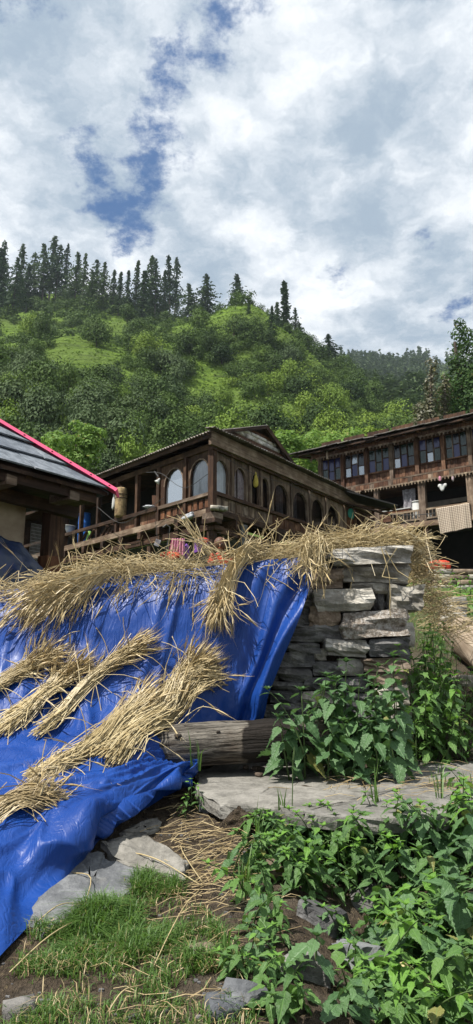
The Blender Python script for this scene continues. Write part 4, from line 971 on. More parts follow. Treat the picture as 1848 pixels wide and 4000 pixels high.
# gable of stacked stones and timber between the slopes
gz0 = z_top+.02
Fg = Fac(FRt.pt(0, 0, -.02), R(35.0))
Fg.poly('gable_backing', [(-.1, gz0), (right_u-.05, gz0), (apex_u, apex_z-.12)], .16, .22, M['wood_dark'], house)
row = 0; zz = gz0
while zz < apex_z-.25:
    h_ = random.uniform(.07, .12); t = (zz-gz0)/(apex_z-gz0); ua = -.1+(apex_u+.1)*t+.12; ub = right_u-(right_u-apex_u)*t-.15; uu = ua
    timber = row % 3 == 2
    if timber:
        Fg.beam('gable_timber', ua, zz+h_/2, ub, zz+h_/2, .1, h_*.9, M['wood_brown'], house, .06)
    else:
        while uu < ub:
            w_ = random.uniform(.16, .42); w2 = min(w_, ub-uu)
            if w2 > .06: rock('stone', Fg.pt(uu+w2/2, zz+h_/2, .06+random.uniform(-.02, .03)), w2*.97, .16, h_*.95, M[random.choice(['gable_stone', 'gable_stone', 'gable_stone', 'stone_pale'])], house, row*7+int(uu*10), (0, 0, R(55)), 3, .8)
            uu += w_
    zz += h_; row += 1
# pent roof of short tin sheets along the right facade
pz0, pz1 = z_top+.02, z_top+.06
ns = 12; pe = np.linspace(-.42, uEnd+.25, ns+1)
for k in range(ns):
    corrug('tin_sheet', FRt.pt(pe[k], pz0+.012*(k % 2), -.36), FRt.pt(pe[k+1]+.03, pz0+.012*(k % 2), -.36), FRt.pt(pe[k], pz1, -.06), FRt.pt(pe[k+1]+.03, pz1, -.06), M['tin'], house, 7, .018)
# roof behind the pent, right part of the house
for k in range(6):
    a = right_u-.3+(uEnd+.25-right_u+.3)*k/6; b = right_u-.3+(uEnd+.25-right_u+.3)*(k+1)/6
    corrug('tin_sheet', FRt.pt(a, pz1-.02, .15), FRt.pt(b+.02, pz1-.02, .15), FRt.pt(a, pz1+.35, 2.4), FRt.pt(b+.02, pz1+.35, 2.4), M['tin_dark'], house, 8)
# drooping sheets and boards past the far end
pa = W(1358, 1945, 21.5); 
for (x0, y0, x1, y1, dy, mt) in ((1340, 1930, 1536, 1985, .0, 'tin_dark'), (1345, 1962, 1520, 2010, -.15, 'wood_dark'), (1380, 1975, 1545, 1990, .15, 'wood_dark')):
    beam('sagging_eave', W(x0, y0, 21.6+dy), W(x1, y1, 21.9+dy), .8 if mt == 'tin_dark' else .10, .05, M[mt], house)

# --- things on and around the middle house
def lathe_obj(name, prof, loc, mat, parent=None, k=18, rot=None):
    V, F = lathe(prof, k); Mx = (rot or Matrix.Identity(3)).to_4x4(); Mx.translation = Vector(loc)
    return put(name, mesh(name, V, F, mat, True), parent, Mx)
M['barrel_blue'] = plain('blue drum plastic', (.02, .14, .52), .4, .1, 4, .05)
M['white_plastic'] = plain('white plastic', (.48, .48, .46), .5, .1, 5, .05)
M['white_paint'] = plain('white paint', (.52, .52, .50), .6, .1, 5, .05)
M['red_cloth'] = plain('orange red cloth', (.52, .055, .022), .85, .2, 20, .2)
M['pink_cloth'] = plain('pink cloth', (.65, .28, .38), .85, .15, 20, .2)
M['purple_cloth'] = plain('purple cloth', (.16, .05, .30), .85, .2, 20, .2)
M['green_cloth'] = plain('bright green bag', (.25, .50, .10), .6, .2, 12, .1)
M['teal_cloth'] = plain('teal cloth', (.03, .22, .16), .8, .2, 12, .1)
M['yellow_net'] = plain('yellow net bag', (.45, .36, .06), .8, .2, 30, .3)
M['grey_cloth'] = plain('grey cloth', (.28, .27, .29), .9, .25, 12, .2, c2=(.10, .09, .10))
M['grey_sack'] = plain('grey white plastic sacking', (.42, .44, .46), .5, .25, 14, .3, c2=(.16, .17, .19))
M['wire'] = plain('black cable', (.03, .03, .03), .6, .1, 5, 0)
M['navy'] = plain('dark navy tarpaulin', (.010, .022, .075), .45, .25, 5, .3, c2=(.02, .03, .05))
def pbarrel():
    ua, _ = FLf.uz(*c1(379, 620)); p = FLf.pt(ua, z_panel0, .30); r_ = .19; h_ = .98
    root = empty('barrel', p, 'bright blue plastic barrel on the open balcony', 'barrel')
    lathe_obj('drum', [(0, 0), (r_*.94, 0), (r_, .05), (r_, h_*.30), (r_*1.04, h_*.33), (r_*1.04, h_*.36), (r_, h_*.39), (r_, h_*.66), (r_*1.04, h_*.69), (r_*1.04, h_*.72), (r_, h_*.75), (r_*.97, h_*.95), (r_*.9, h_)], p, M['barrel_blue'], root)
    lathe_obj('rim', [(r_*.9, h_-.01), (r_*.98, h_-.01), (r_*.98, h_+.025), (r_*.88, h_+.025), (r_*.85, h_-.03), (0, h_-.03)], p, M['barrel_blue'], root)
pbarrel()
ua, _ = FLf.uz(*c1(325, 590)); p = FLf.pt(ua, z_sill-.02, .10)
t_ = empty('tub', p, 'off white round tub on the rail behind the veranda post', 'tub'); lathe_obj('bowl', [(0, 0), (.16, 0), (.19, .05), (.25, .27), (.24, .27), (.17, .03), (0, .03)], p, M['white_plastic'], t_); lathe_obj('rim', [(.25, .26), (.275, .265), (.275, .285), (.245, .285)], p, M['white_plastic'], t_)
# log beehive
ua, zb = FLf.uz(*c1(617, 522)); ub, zt_ = FLf.uz(*c1(617, 398)); p = FLf.pt(ua, z_sill-.01, -.07)
hv = empty('log_hive', p, 'pale hollow log beehive standing upright on the balcony rail', 'beehive'); hh = zt_-z_sill
M['hive'] = plain('daubed log hive', (.36, .26, .13), .9, .2, 9, .5, c2=(.13, .085, .045))
V, F = lathe([(0, 0), (.15, 0), (.17, .04), (.165, hh*.3), (.172, hh*.6), (.165, hh*.95), (.15, hh), (0, hh)], 14); V = V*(1+.04*fbm(V*6, 3, 4)[:, None]*np.array([1, 1, 0]))
obj('hollow_log', V+np.array(p), F, M['hive'], hv, True)
for z_ in (.62, .75): lathe_obj('rope_band', [(.172, hh*z_), (.182, hh*z_+.012), (.172, hh*z_+.024)], p, M['wood_dark'], hv)
lathe_obj('cap_stone', [(0, hh-.01), (.06, hh), (.05, hh+.06), (0, hh+.07)], p, M['wood_dark'], hv)
# plastic bag, green bag, cloths, net
def blob(name, label, cat, loc, sx, sy, sz, mat, seed, amp=.25, top=0.0, n=6):
    V, F = rock_vf(sx, sy, sz, seed, n, .25, amp)
    if top: V[:, :2] *= (1-top*np.clip((V[:, 2]/sz+.5), 0, 1))[:, None]
    return tag(obj(name, V+np.array(loc), F, mat, None, True), label, cat)
ua, zz = FLf.uz(*c1(568, 460)); blob('plastic_bag', 'crumpled white plastic bag hanging beside the log beehive', 'bag', FLf.pt(ua, zz, .05), .16, .12, .42, M['white_plastic'], 3, .3, .6)
ua, zz = FLf.uz(*c1(429, 650)); blob('bag', 'small bright green bag behind the balcony rail', 'bag', FLf.pt(ua, z_panel0+.16, .12), .16, .12, .32, M['green_cloth'], 5, .25, .4)
ua, zz = FRt.uz(*c2(483, 468)); blob('net_bag', 'yellow net bag hanging between the arched windows', 'bag', FRt.pt(ua, zz, -.12), .15, .12, .36, M['yellow_net'], 6, .15, .75)
ua, zz = FRt.uz(*c2(1115, 690)); blob('cloth', 'teal cloth scrap hanging by the plank door', 'cloth', FRt.pt(ua, zz, -.14), .16, .05, .26, M['teal_cloth'], 8, .4)
ua, zz = FLf.uz(*c1(770, 440)); f_ = FLf.poly('winnowing_tray', [(ua-.18, z_sill+.05), (ua+.22, z_sill+.02), (ua+.16, z_sill+.34), (ua-.22, z_sill+.42)], .12, .15, M['wood_brown'], None); tag(f_, 'brown woven tray propped on the balcony rail beside the window', 'tray')
ua, zz = FLf.uz(*c1(760, 485)); blob('cloth', 'white cloth bundle on the rail below the woven tray', 'cloth', FLf.pt(ua, z_sill+.05, -.04), .26, .1, .09, M['grey_sack'], 12, .4)
# white wrapped bundle under the corner
ua, zz = FLf.uz(*c1(985, 548)); b_ = blob('sack', 'grey white plastic sack tied under the house corner', 'sack', FLf.pt(ua, zz, -.22), .34, .14, .13, M['grey_sack'], 15, .40); b_.rotation_euler = (0, R(-14), R(-42))
p = W(618, 1878, 16.6); sp_ = empty('loudspeaker', p, 'white horn lamp fixed under the tin eave', 'lamp'); lathe_obj('horn', [(.02, .07), (.03, .03), (.05, -.02), (.075, -.06), (.07, -.06), (.025, .02), (0, .03)], p, M['white_paint'], sp_, 14, Matrix.Rotation(R(35), 3, 'Y')); MB().tube([tuple(p+Vector((0, 0, .1))), tuple(p+Vector((-.1, .05, .25)))], .02).obj('bracket', M['wire'], sp_)
# clothes pile and laundry seen behind the straw
p = W(690, 2140, 14.2)
pc = empty('laundry', W(690, 2170, 14.2), 'pleated pink cloth hanging below the balcony', 'cloth')
V = []; n = 26
for i in range(n+1):
    t = i/n
    for k, zz in enumerate((.0, .18, .36)): V.append((p.x-.17+.34*t*(1-.2*k/2)+.03*k, p.y+.03*math.sin(t*34), p.z-.16+zz))
F = [(3*i+k, 3*i+3+k, 3*i+4+k, 3*i+1+k) for i in range(n) for k in range(2)]; obj('pleats', V, F, M['pink_cloth'], pc, True)
blob('cloth', 'crumpled scarlet cloth below the pleated pink cloth', 'cloth', W(668, 2172, 14.1), .32, .15, .16, M['red_cloth'], 21, .3)
blob('cloth', 'purple cloth hanging beside the pleated pink cloth', 'cloth', W(728, 2158, 14.3), .12, .1, .3, M['purple_cloth'], 22, .3)
bx = empty('box', W(785, 2150, 14.6), 'dull purple box below the house corner', 'box'); cbx = W(785, 2135, 14.6); MB().box(cbx, .24, .2, .26, Matrix.Rotation(.5, 3, 'Z')).obj('carton', M['purple_cloth'], bx)
MB().box(cbx+Vector((0, 0, .14)), .25, .21, .02, Matrix.Rotation(.5, 3, 'Z')).obj('lid', M['grey_cloth'], bx)
blob('basket', 'orange and red patterned bundle on the purple box', 'bundle', W(792, 2115, 14.6), .2, .16, .14, M['red_cloth'], 24, .3)

# person bending behind the straw
def person():
    base = W(868, 2330, 13.6); hd = W(860, 2135, 13.55)
    root = empty('person', (hd.x, hd.y, base.z-.5), 'person in an orange red top with brown hair, bending behind the straw', 'person')
    def skin(name, verts, edges, rad, mat, sub=2):
        me = bpy.data.meshes.new(name); me.from_pydata([tuple(v) for v in verts], edges, []); me.materials.append(mat)
        o = bpy.data.objects.new(name, me); col.objects.link(o); o.parent = root; o.matrix_basis = Matrix.Translation(-root.location)
        sk = o.modifiers.new('Skin', 'SKIN'); sk.use_smooth_shade = True
        for i, r_ in enumerate(rad): me.skin_vertices[0].data[i].radius = (r_, r_) if not isinstance(r_, tuple) else r_
        me.skin_vertices[0].data[0].use_root = True
        s_ = o.modifiers.new('Sub', 'SUBSURF'); s_.levels = sub; s_.render_levels = sub; return o
    x, y, z = hd
    H = lambda a, b, c: (x+a, y+b, z+c)
    pel = H(.10, .12, -.62)
    skin_m = plain('skin', (.30, .16, .10), .6, .1, 5, 0)
    # one continuous body: pelvis, spine, neck, head, arms, legs
    vs_ = [pel, H(.08, .08, -.42), H(.05, .03, -.22), H(.01, -.01, -.12), H(0, -.02, -.05), H(0, -.03, .03), H(0, -.02, .09),
           H(.20, .03, -.20), H(.27, -.05, -.42), H(.20, -.20, -.58), H(.16, -.26, -.62),
           H(-.12, .02, -.20), H(-.20, -.08, -.40), H(-.12, -.22, -.56), H(-.08, -.27, -.60),
           H(.20, .06, -.95), H(.20, .14, -1.35), H(.20, .05, -1.40), H(.0, .06, -.95), H(-.02, .14, -1.35), H(-.02, .05, -1.40)]
    ed = [(0, 1), (1, 2), (2, 3), (3, 4), (4, 5), (5, 6), (2, 7), (7, 8), (8, 9), (9, 10), (2, 11), (11, 12), (12, 13), (13, 14), (0, 15), (15, 16), (16, 17), (0, 18), (18, 19), (19, 20)]
    ra = [.15, .14, .14, .055, .07, .092, .07, .075, .05, .036, .03, .075, .05, .036, .03, .09, .06, .05, .09, .06, .05]
    skin('body', vs_, ed, ra, skin_m)
    skin('top', [H(.095, .115, -.58), H(.08, .08, -.42), H(.05, .03, -.22), H(.02, 0, -.13), H(.21, .03, -.21), H(.275, -.045, -.40), H(-.13, .02, -.21), H(-.205, -.075, -.38)], [(0, 1), (1, 2), (2, 3), (2, 4), (4, 5), (2, 6), (6, 7)], [.17, .16, .165, .085, .092, .066, .092, .066], M['red_cloth'])
    skin('skirt', [H(.10, .12, -.60), H(.10, .10, -.9), H(.09, .10, -1.3)], [(0, 1), (1, 2)], [.165, .20, .23], M['purple_cloth'])
    hair = plain('brown hair', (.13, .055, .03), .6, .25, 30, .4)
    V, F = rock_vf(.215, .235, .23, 4, 6, .12, .06); keep = V+np.array(H(.01, .025, .055)); obj('hair', keep, F, hair, root, True)
    V, F = rock_vf(.10, .10, .11, 6, 4, .15, .1); obj('hair_bun', V+np.array(H(.05, .14, .02)), F, hair, root, True)
    for sx in (-1, 1):
        V, F = rock_vf(.03, .02, .06, 7, 3, .3, .1); obj('ear', V+np.array(H(sx*.098, -.01, .02)), F, skin_m, root, True)
        V, F = rock_vf(.022, .014, .014, 8, 3, .1, 0); obj('eye', V+np.array(H(sx*.035, -.118, .03)), F, M['wire'], root, True)
    V, F = rock_vf(.03, .045, .05, 9, 3, .3, .1); obj('nose', V+np.array(H(0, -.128, .0)), F, skin_m, root, True)
    V, F = rock_vf(.05, .02, .016, 9, 3, .3, .1); obj('mouth', V+np.array(H(0, -.11, -.045)), F, M['red_cloth'], root, True)
    for (w0, sgn) in (((.16, -.26, -.62), 1), ((-.08, -.27, -.60), -1)):
        for k in range(5):
            a = np.array(H(*w0)); off = np.array([(k-2)*.016, -.02, -.02]); L = (.05, .065, .07, .066, .05)[k]
            if k == 0: off = np.array([-sgn*.04, -.005, -.01])
            P = [a, a+off, a+off+np.array([-.004*sgn, -.3*L, -.8*L]), a+off+np.array([-.006*sgn, -.1*L, -1.5*L])]
            skin('finger', P, [(0, 1), (1, 2), (2, 3)], [.02, .011, .009, .007], skin_m, 1)
person()
# cables
def cable(label, pts, r_=.008, sag=.0):
    P = catmull([tuple(p) for p in pts], 24); P[:, 2] -= sag*np.sin(np.linspace(0, math.pi, 24)); V, F = tube_vf(P, r_, 5); return tag(obj('cable', V, F, M['wire'], None, True), label, 'cable')
cable('thin cable strung along the balcony posts to the corner window', [W(380, 1980, 19), W(470, 2030, 18.3), W(560, 1985, 17.5), W(640, 1945, 16.9)], .008, .1)
cable('slack cable crossing the curtained corner window', [W(570, 1845, 16.6), W(630, 1850, 16.4), W(720, 1905, 15.9), W(815, 1850, 15.6)], .007)
cable('loose cable hanging along the arched windows', [FRt.pt(.1, z_eave-.15, -.14), FRt.pt(1.6, z_eave-.22, -.14), FRt.pt(3.4, z_eave-.12, -.14), FRt.pt(5.2, z_eave-.25, -.14)], .007, .08)
pv = empty('stick', W(655, 2180, 13.8), 'dark upright metal hook stick rising out of the straw', 'stick'); MB().tube([tuple(W(642, 2200, 13.8)), tuple(W(655, 2130, 13.8)), tuple(W(664, 2060, 13.8)), tuple(W(650, 2050, 13.8)), tuple(W(637, 2060, 13.8))], .018).obj('rod', M['wire'], pv)
wp = W(615, 2120, 14.0); tg_ = empty('hanging_tag', wp, 'small grey square plate hanging under the balcony', 'plate'); MB().box(wp, .11, .02, .14, Matrix.Rotation(.35, 3, 'Y')).obj('plate', M['grey_cloth'], tg_); MB().tube([tuple(wp+Vector((0, 0, .06))), tuple(wp+Vector((-.05, 0, .45)))], .006).obj('string', M['wire'], tg_)

# ------------------------------------------------------------------ the slate-roofed house at the left
NE = Fac(W(425, 1921, 9.5), R(36.7)); CZ_ = NE.o.z          # eave line; u negative towards the camera side
lh = empty('slate_house', (NE.pt(-2, 0, 1.2).x, NE.pt(-2, 0, 1.2).y, .7), 'house corner with a grey slate roof, pink metal hip and plastered wall', 'house')
TP_ = math.tan(R(39.0)); CPi = math.cos(R(39))
def roofpt(e, s, lift=0):                                   # e along the eave from the corner to the viewer's left, s up the slope
    p = NE.pt(-e, CZ_+s*math.sin(R(39)), s*CPi); return p+(Vector((0, 0, 1))*CPi-NE.i*math.sin(R(39)))*lift
rows = 6; rh = .50
for k in range(rows):
    s0 = k*rh-.02; s1 = s0+rh+.10; e = .0
    e0 = max(0, s0*CPi); e = e0-.05+random.uniform(0, .2)*0
    wds = []
    e = 0.05+(.21 if k % 2 else 0)
    while e < 5.2:
        w_ = random.uniform(.42, .75); a, b = e, e+w_-.012
        lo0 = (s0*CPi)+.03; hi0 = (s1*CPi)+.03
        jag = random.uniform(-.03, .03)
        poly = [(max(a, lo0), s0+jag), (b, s0+jag*.3), (b, s1), (max(a, hi0), s1)]
        if b > hi0 or (b > lo0+.05):
            if b < hi0: poly = [(max(a, lo0), s0+jag), (b, s0+jag*.3), (b, max(s0+.05, (b-.03)/CPi))]
            elif a < hi0 and a > lo0: poly = [(a, s0+jag), (b, s0+jag*.3), (b, s1), (hi0, s1), (a, (a-.03)/CPi)]
            lift0, lift1 = .055+random.uniform(0, .015), .012
            pts = [roofpt(q_[0], q_[1], lift0+(lift1-lift0)*min(1, (q_[1]-s0)/(s1-s0))) for q_ in poly]
            V, F = extrude(pts, tuple((Vector((0, 0, 1))*CPi-NE.i*math.sin(R(39)))*-.022)); obj('slate', V, F, M['slate'], lh)
        e += w_
V, F = extrude([roofpt(0, 0, -.02), roofpt(5.5, 0, -.02), roofpt(5.5, 3, -.02), roofpt(3*CPi, 3, -.02)], (0, 0, -.05)); obj('roof_boarding', V, F, M['wood_dark'], lh)
# the other slope beyond the hip
V, F = extrude([roofpt(0, 0, -.01), roofpt(3*CPi, 3, -.01), NE.pt(-3*CPi, CZ_+3*math.sin(R(39)), 6), NE.pt(0, CZ_, 6)], (0, 0, -.04)); obj('roof_boarding', V, F, M['slate'], lh)
# pink hip flashing, folded over the edge
hipd = (roofpt(3*CPi, 3)-roofpt(0, 0)); hl = hipd.length; hipd.normalize()
q0 = roofpt(0, 0, .085)-hipd*.10; q1 = q0+hipd*(hl+.1); inl = (-NE.d*.8-NE.i*.45+Vector((0, 0, -.34))).normalized(); back = (NE.d*.9+NE.i*.6+Vector((0, 0, -.55))).normalized()
V = [q0+inl*.085, q0+Vector((0, 0, .025)), q0+back*.14, q1+inl*.085, q1+Vector((0, 0, .02)), q1+back*.14]; V = [tuple(v) for v in V]
V += [tuple(Vector(v)-Vector((0, 0, .006))) for v in V]
F = [(0, 1, 4, 3), (1, 2, 5, 4), (6, 9, 10, 7), (7, 10, 11, 8), (0, 3, 9, 6), (2, 8, 11, 5), (0, 6, 7, 1), (1, 7, 8, 2)]
fl = obj('hip_flashing', V, F, M['pink'], lh)
for t in (.12, .42, .75, 1.05, 1.5): rock('rivet', tuple(q0+hipd*t+inl*.05+Vector((0, 0, .012))), .025, .025, .014, M['wire'], fl, 3, (0, 0, 0), 3, .4)
V, F = extrude([q0+inl*.12, q0+Vector((0, 0, .02)), q0+back*.16, q0+Vector((0, 0, -.10))], tuple(hipd*.02)); obj('flashing_end', V, F, M['pink'], lh)
# eave timbers, soffit, posts, plaster wall
NE.beam('eave_beam', -5.5, CZ_-.11, -.15, CZ_-.11, .12, .14, M['wood_dark'], lh, .14)
NE.beam('eave_beam', -5.5, CZ_-.10, -.05, CZ_-.24, .12, .16, M['wood_dark'], lh, .62)
for u_ in np.arange(-4.6, -.2, .55): beam('rafter', NE.pt(u_, CZ_-.06, .05), NE.pt(u_, CZ_+.75, 1.05), .09, .10, M['wood_dark'], lh)
for u_ in (-1.55, -.55): NE.box('rafter_end', u_-.08, u_+.08, CZ_-.22, CZ_-.10, .06, .5, M['wood_grey'], lh)
up_, _ = NE.uz(203, 2050, .75)
NE.box('veranda_post', up_-.09, up_+.09, .6, CZ_-.1, .68, .86, M['wood_dark_upright'], lh)
NE.box('post_foot', up_-.11, up_+.11, .6, W(200, 2185, 9.9).z, .66, .88, M['wood_red'], lh)
for u_ in (up_+.52, up_-.45): NE.box('veranda_post', u_-.05, u_+.05, .6, CZ_-.1, 1.15, 1.25, M['wood_dark_upright'], lh)
uw, _ = NE.uz(97, 2050, 1.0)
NE.box('plaster_wall', uw-3.2, uw, .5, CZ_+.1, 1.0, 1.25, M['plaster'], lh)
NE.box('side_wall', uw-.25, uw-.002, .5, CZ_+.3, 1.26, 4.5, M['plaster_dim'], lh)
NE.box('wall_plate', uw-3.2, up_+.6, CZ_-.02, CZ_+.14, .7, 1.3, M['wood_dark'], lh)
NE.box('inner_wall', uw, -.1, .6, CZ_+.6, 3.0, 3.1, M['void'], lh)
# netting frame behind the posts
nb = MB()
u0n, u1n = NE.uz(118, 2050, 1.25)[0], NE.uz(180, 2050, 1.25)[0]
for t in np.linspace(0, 1, 14): nb.tube([tuple(NE.pt(u0n+(u1n-u0n)*t, .9, 1.22)), tuple(NE.pt(u0n+(u1n-u0n)*t, 2.1, 1.22))], .004, 3)
for zz in np.arange(.9, 2.1, .05): nb.tube([tuple(NE.pt(u0n, zz, 1.22)), tuple(NE.pt(u1n, zz, 1.22))], .004, 3)
nb.obj('wire_mesh', M['white_plastic'], lh)['kind'] = 'stuff'
# dark tarpaulin heaped in front of it
n, k = 40, 24; S_, T_ = np.meshgrid(np.arange(n+1)/n, np.arange(k+1)/k, indexing='ij'); DT = fbm(np.stack([S_*7, T_*5, S_*0], -1), 3, 6)*.09+.05*(1-np.abs(vn(np.stack([S_*11+T_*3, T_*2, S_*0+4], -1), 3))*2)
V = []; F = []; ta = W(-330, 2240, 8.0); tb = W(160, 2275, 8.9)
for i in range(n+1):
    for j in range(k+1):
        s_, t = i/n, j/k; h_ = np.interp(s_, [0, .35, .62, .70, .84, .93, 1], [.85, .80, .72, .64, .42, .36, .0])
        p = ta.lerp(tb, s_); yy = -.45+t*1.3; zz = h_*math.sin(min(1, t*1.35)*math.pi/2*1.0)*(1 if t < .8 else 1-.3*(t-.8)/.2)
        w_ = DT[i, j]
        V.append((p.x+.2*w_, p.y+yy-w_, p.z-.18+zz+w_*.6))
F = [(i*(k+1)+j, (i+1)*(k+1)+j, (i+1)*(k+1)+j+1, i*(k+1)+j+1) for i in range(n) for j in range(k)]
tag(obj('dark_tarpaulin', V, F, M['navy'], None, True), 'dark navy tarpaulin heaped against the plastered wall', 'tarpaulin')

# ------------------------------------------------------------------ the long house on the right
HO = W(1640, 2062, 24.0); FH = Fac(HO, R(180-52))           # u runs to the viewer's right, towards the camera
rhouse = empty('veranda_house', (HO.x, HO.y, 2.3), 'long two storey timber house with coloured window panes and carved fringes', 'house')
def c3(x, y): return 1148+x/1.7, 1550+y/1.7
def hu(x, y, o=0): return FH.uz(*c3(x, y), o)
zH = lambda x, y, o=0: hu(x, y, o)[1]
uLft = hu(178, 500)[0]; uRgt = hu(1190, 500)[0]+4.5
z_wt = np.mean([zH(255, 405), zH(566, 355), zH(914, 275), zH(736, 320)]); z_wb = np.mean([zH(255, 555), zH(566, 500), zH(914, 425), zH(736, 470)])
z_ap1 = np.mean([zH(650, 560), zH(1000, 492)]); z_ap0 = np.mean([zH(650, 598), zH(1000, 535)])
z_fl1 = np.mean([zH(560, 868), zH(900, 832)]); z_fl0 = np.mean([zH(560, 900), zH(900, 868)])
px_ = [178, 327, 485, 652, 823, 1000, 1180]
posts = [hu(x, 450)[0] for x in px_]; sp = posts[-1]-posts[-2]
posts += [posts[-1]+sp*k for k in (1, 2, 3, 4)]
z_top_h = z_wt+.34
for i, u_ in enumerate(posts): FH.box('post', u_-.07, u_+.07, z_ap0, z_top_h, -.09, .05, M['wood_brown' if i % 3 else 'wood_grey_upright'], rhouse)
pat = [('b', 'g', 'b', 'b', 'b', 'g'), ('k', 'c', 'c', 'b', 'k', 'c'), ('g', 'b', 'g', 'g', 'g', 'b'), ('k', 'c', 'g', 'b', 'g', 'k'), ('b', 'g', 'k', 'c', 'b', 'g'), ('g', 'g', 'k', 'b', 'g', 'g'), ('b', 'g', 'g', 'b', 'c', 'g'), ('g', 'b', 'k', 'k', 'g', 'b'), ('b', 'g', 'b', 'g', 'g', 'b'), ('g', 'k', 'b', 'g', 'b', 'g')]
PM = {'b': 'pane_blue', 'g': 'pane_green', 'k': 'pane_dark', 'c': 'pane_clear'}
for i in range(len(posts)-1):
    a, b = posts[i]+.09, posts[i+1]-.09
    w = FH.box('window', a, b, z_wb-.05, z_wb, -.05, .04, M['wood_brown'], rhouse)
    FH.box('window_head', a, b, z_wt, z_wt+.06, -.04, .04, M['wood_brown'], w)
    e = np.linspace(a, b, 4)
    for k in range(4): FH.box('mullion', e[k]-.022, e[k]+.022, z_wb+.001, z_wt-.001, -.03, .03, M['wood_grey_upright' if (i+k) % 3 == 0 else 'wood_dark_upright'], w)
    for k in range(3):
        sp_ = z_wb+(z_wt-z_wb)*(.42 if (k+i) % 2 else .55)
        FH.box('glazing_bar', e[k]+.023, e[k+1]-.023, sp_-.015, sp_+.015, -.02, .02, M['wood_dark'], w)
        FH.box('pane', e[k]+.023, e[k+1]-.023, sp_+.016, z_wt-.002, .0, .006, M[PM[pat[i][2*k]]], w, 0)
        FH.box('pane', e[k]+.023, e[k+1]-.023, z_wb+.002, sp_-.016, .0, .006, M[PM[pat[i][2*k+1]]], w, 0)
    nb_ = 6; e = np.linspace(a, b, nb_+1)
    for k in range(nb_): FH.box('board', e[k]+.003, e[k+1]-.003, z_ap1+.005, z_wb-.055, .0+.012*(k % 2), .045, M['wood_brown'], rhouse, .003)
# lit apron of short boards, with a rail on top, and a carved fringe
ap = np.arange(uLft-.1, uRgt, .19)
for k in range(len(ap)-1): FH.box('apron_board', ap[k]+.003, ap[k+1]-.003, z_ap0, z_ap1-.03, -.19+random.uniform(-.008, .008), -.16, M['wood_brown' if k % 4 else 'wood_grey_upright'], rhouse, .003)
FH.beam('apron_rail', uLft-.15, z_ap1-.01, uRgt, z_ap1-.01, .10, .05, M['wood_grey'], rhouse, -.15)
z_fr = np.mean([zH(350, 372, -.375), zH(652, 300, -.375), zH(900, 240, -.375), zH(1100, 192, -.375)])
FH.beam('eave_board', uLft-.2, z_fr+.07, uRgt, z_fr+.07, .05, .15, M['wood_brown'], rhouse, -.34)
for k_ in range(len(posts)-1): FH.box('frieze_board', posts[k_]+.075, posts[k_+1]-.075, z_wt+.062, z_wt+.75, .0, .04, M['wood_dark_upright'], rhouse)
def pend_mesh(s):
    o = [(-.5, 0), (.5, 0), (.5, -.35), (.34, -.55), (.18, -.40), (.12, -.75), (.2, -.9), (0, -1.15), (-.2, -.9), (-.12, -.75), (-.18, -.40), (-.34, -.55), (-.5, -.35)]
    V, F = extrude([(x*s, 0, z*s) for x, z in o], (0, .02, 0)); return np.array(V), F
V, F = pend_mesh(.115); pm = mesh('pendant', V, F, M['wood_pale'])
V, F = pend_mesh(.135); pm2 = mesh('pendant', V, F, M['wood_grey'])
def fringe(u0, u1, z, o, me, step):
    for u_ in np.arange(u0, u1, step):
        if random.random() < .07: continue
        Mx = FH.R.copy(); Mx.translation = FH.pt(u_, z+random.uniform(-.006, .006), o); put('pendant', me, rhouse, Mx)
fringe(uLft-.05, posts[6]+1.0, z_ap0+.01, -.205, pm, .122)
fringe(uLft-.2, posts[6]+1.0, z_fr, -.375, pm2, .142)
# roof and its ragged slate edge
zr = z_wt+.40
er = FH.uz(1180, 1769, -.75)[1]; er2 = FH.uz(1800, 1624, -.75)[1]; zr = (er+er2)/2
roofA = [FH.pt(uLft-.9, zr-.06, -.70), FH.pt(uRgt, zr-.06, -.70), FH.pt(uRgt, zr+.74, 3.4), FH.pt(uLft-.9, zr+.74, 3.4)]
V, F = extrude(roofA, (0, 0, -.06)); obj('roof_boarding', V, F, M['wood_dark'], rhouse)
for row in range(4):
    u_ = uLft-1.0
    while u_ < uRgt-.2:
        w_ = random.uniform(.28, .62); o0 = -.78+row*.40+random.uniform(-.05, .05); z0 = zr+(o0+.75)*.20+.02+random.uniform(0, .05)
        V, F = extrude([FH.pt(u_, z0, o0), FH.pt(u_+w_*.98, z0+random.uniform(-.01, .02), o0+random.uniform(-.05, .05)), FH.pt(u_+w_*.97, z0+.10, o0+.55), FH.pt(u_, z0+.10, o0+.55)], (0, 0, -.028)); obj('slate', V, F, M['slate_grey'], rhouse); u_ += w_
V, F = extrude([FH.pt(uLft-.9, zr+.26, .7), FH.pt(uRgt, zr+.26, .7), FH.pt(uRgt, zr+.80, 3.4), FH.pt(uLft-.9, zr+.80, 3.4)], (0, 0, -.03)); obj('upper_slates', V, F, M['slate_grey'], rhouse)
for u_ in np.arange(uLft-.6, uRgt, .55): beam('rafter', FH.pt(u_, zr-.12, -.6), FH.pt(u_, zr+.04, .2), .07, .08, M['wood_brown'], rhouse)
up_ = hu(222, 380, -.5)[0]; MB().tube([tuple(FH.pt(up_, zr-.12, -.5)), tuple(FH.pt(up_, zr-.22, -.5)), tuple(FH.pt(up_, zr-.36, -.5)), tuple(FH.pt(up_, zr-.42, -.5))], [.04, .05, .035, .06], 8).obj('carved_drop', M['wood_pale'], rhouse)
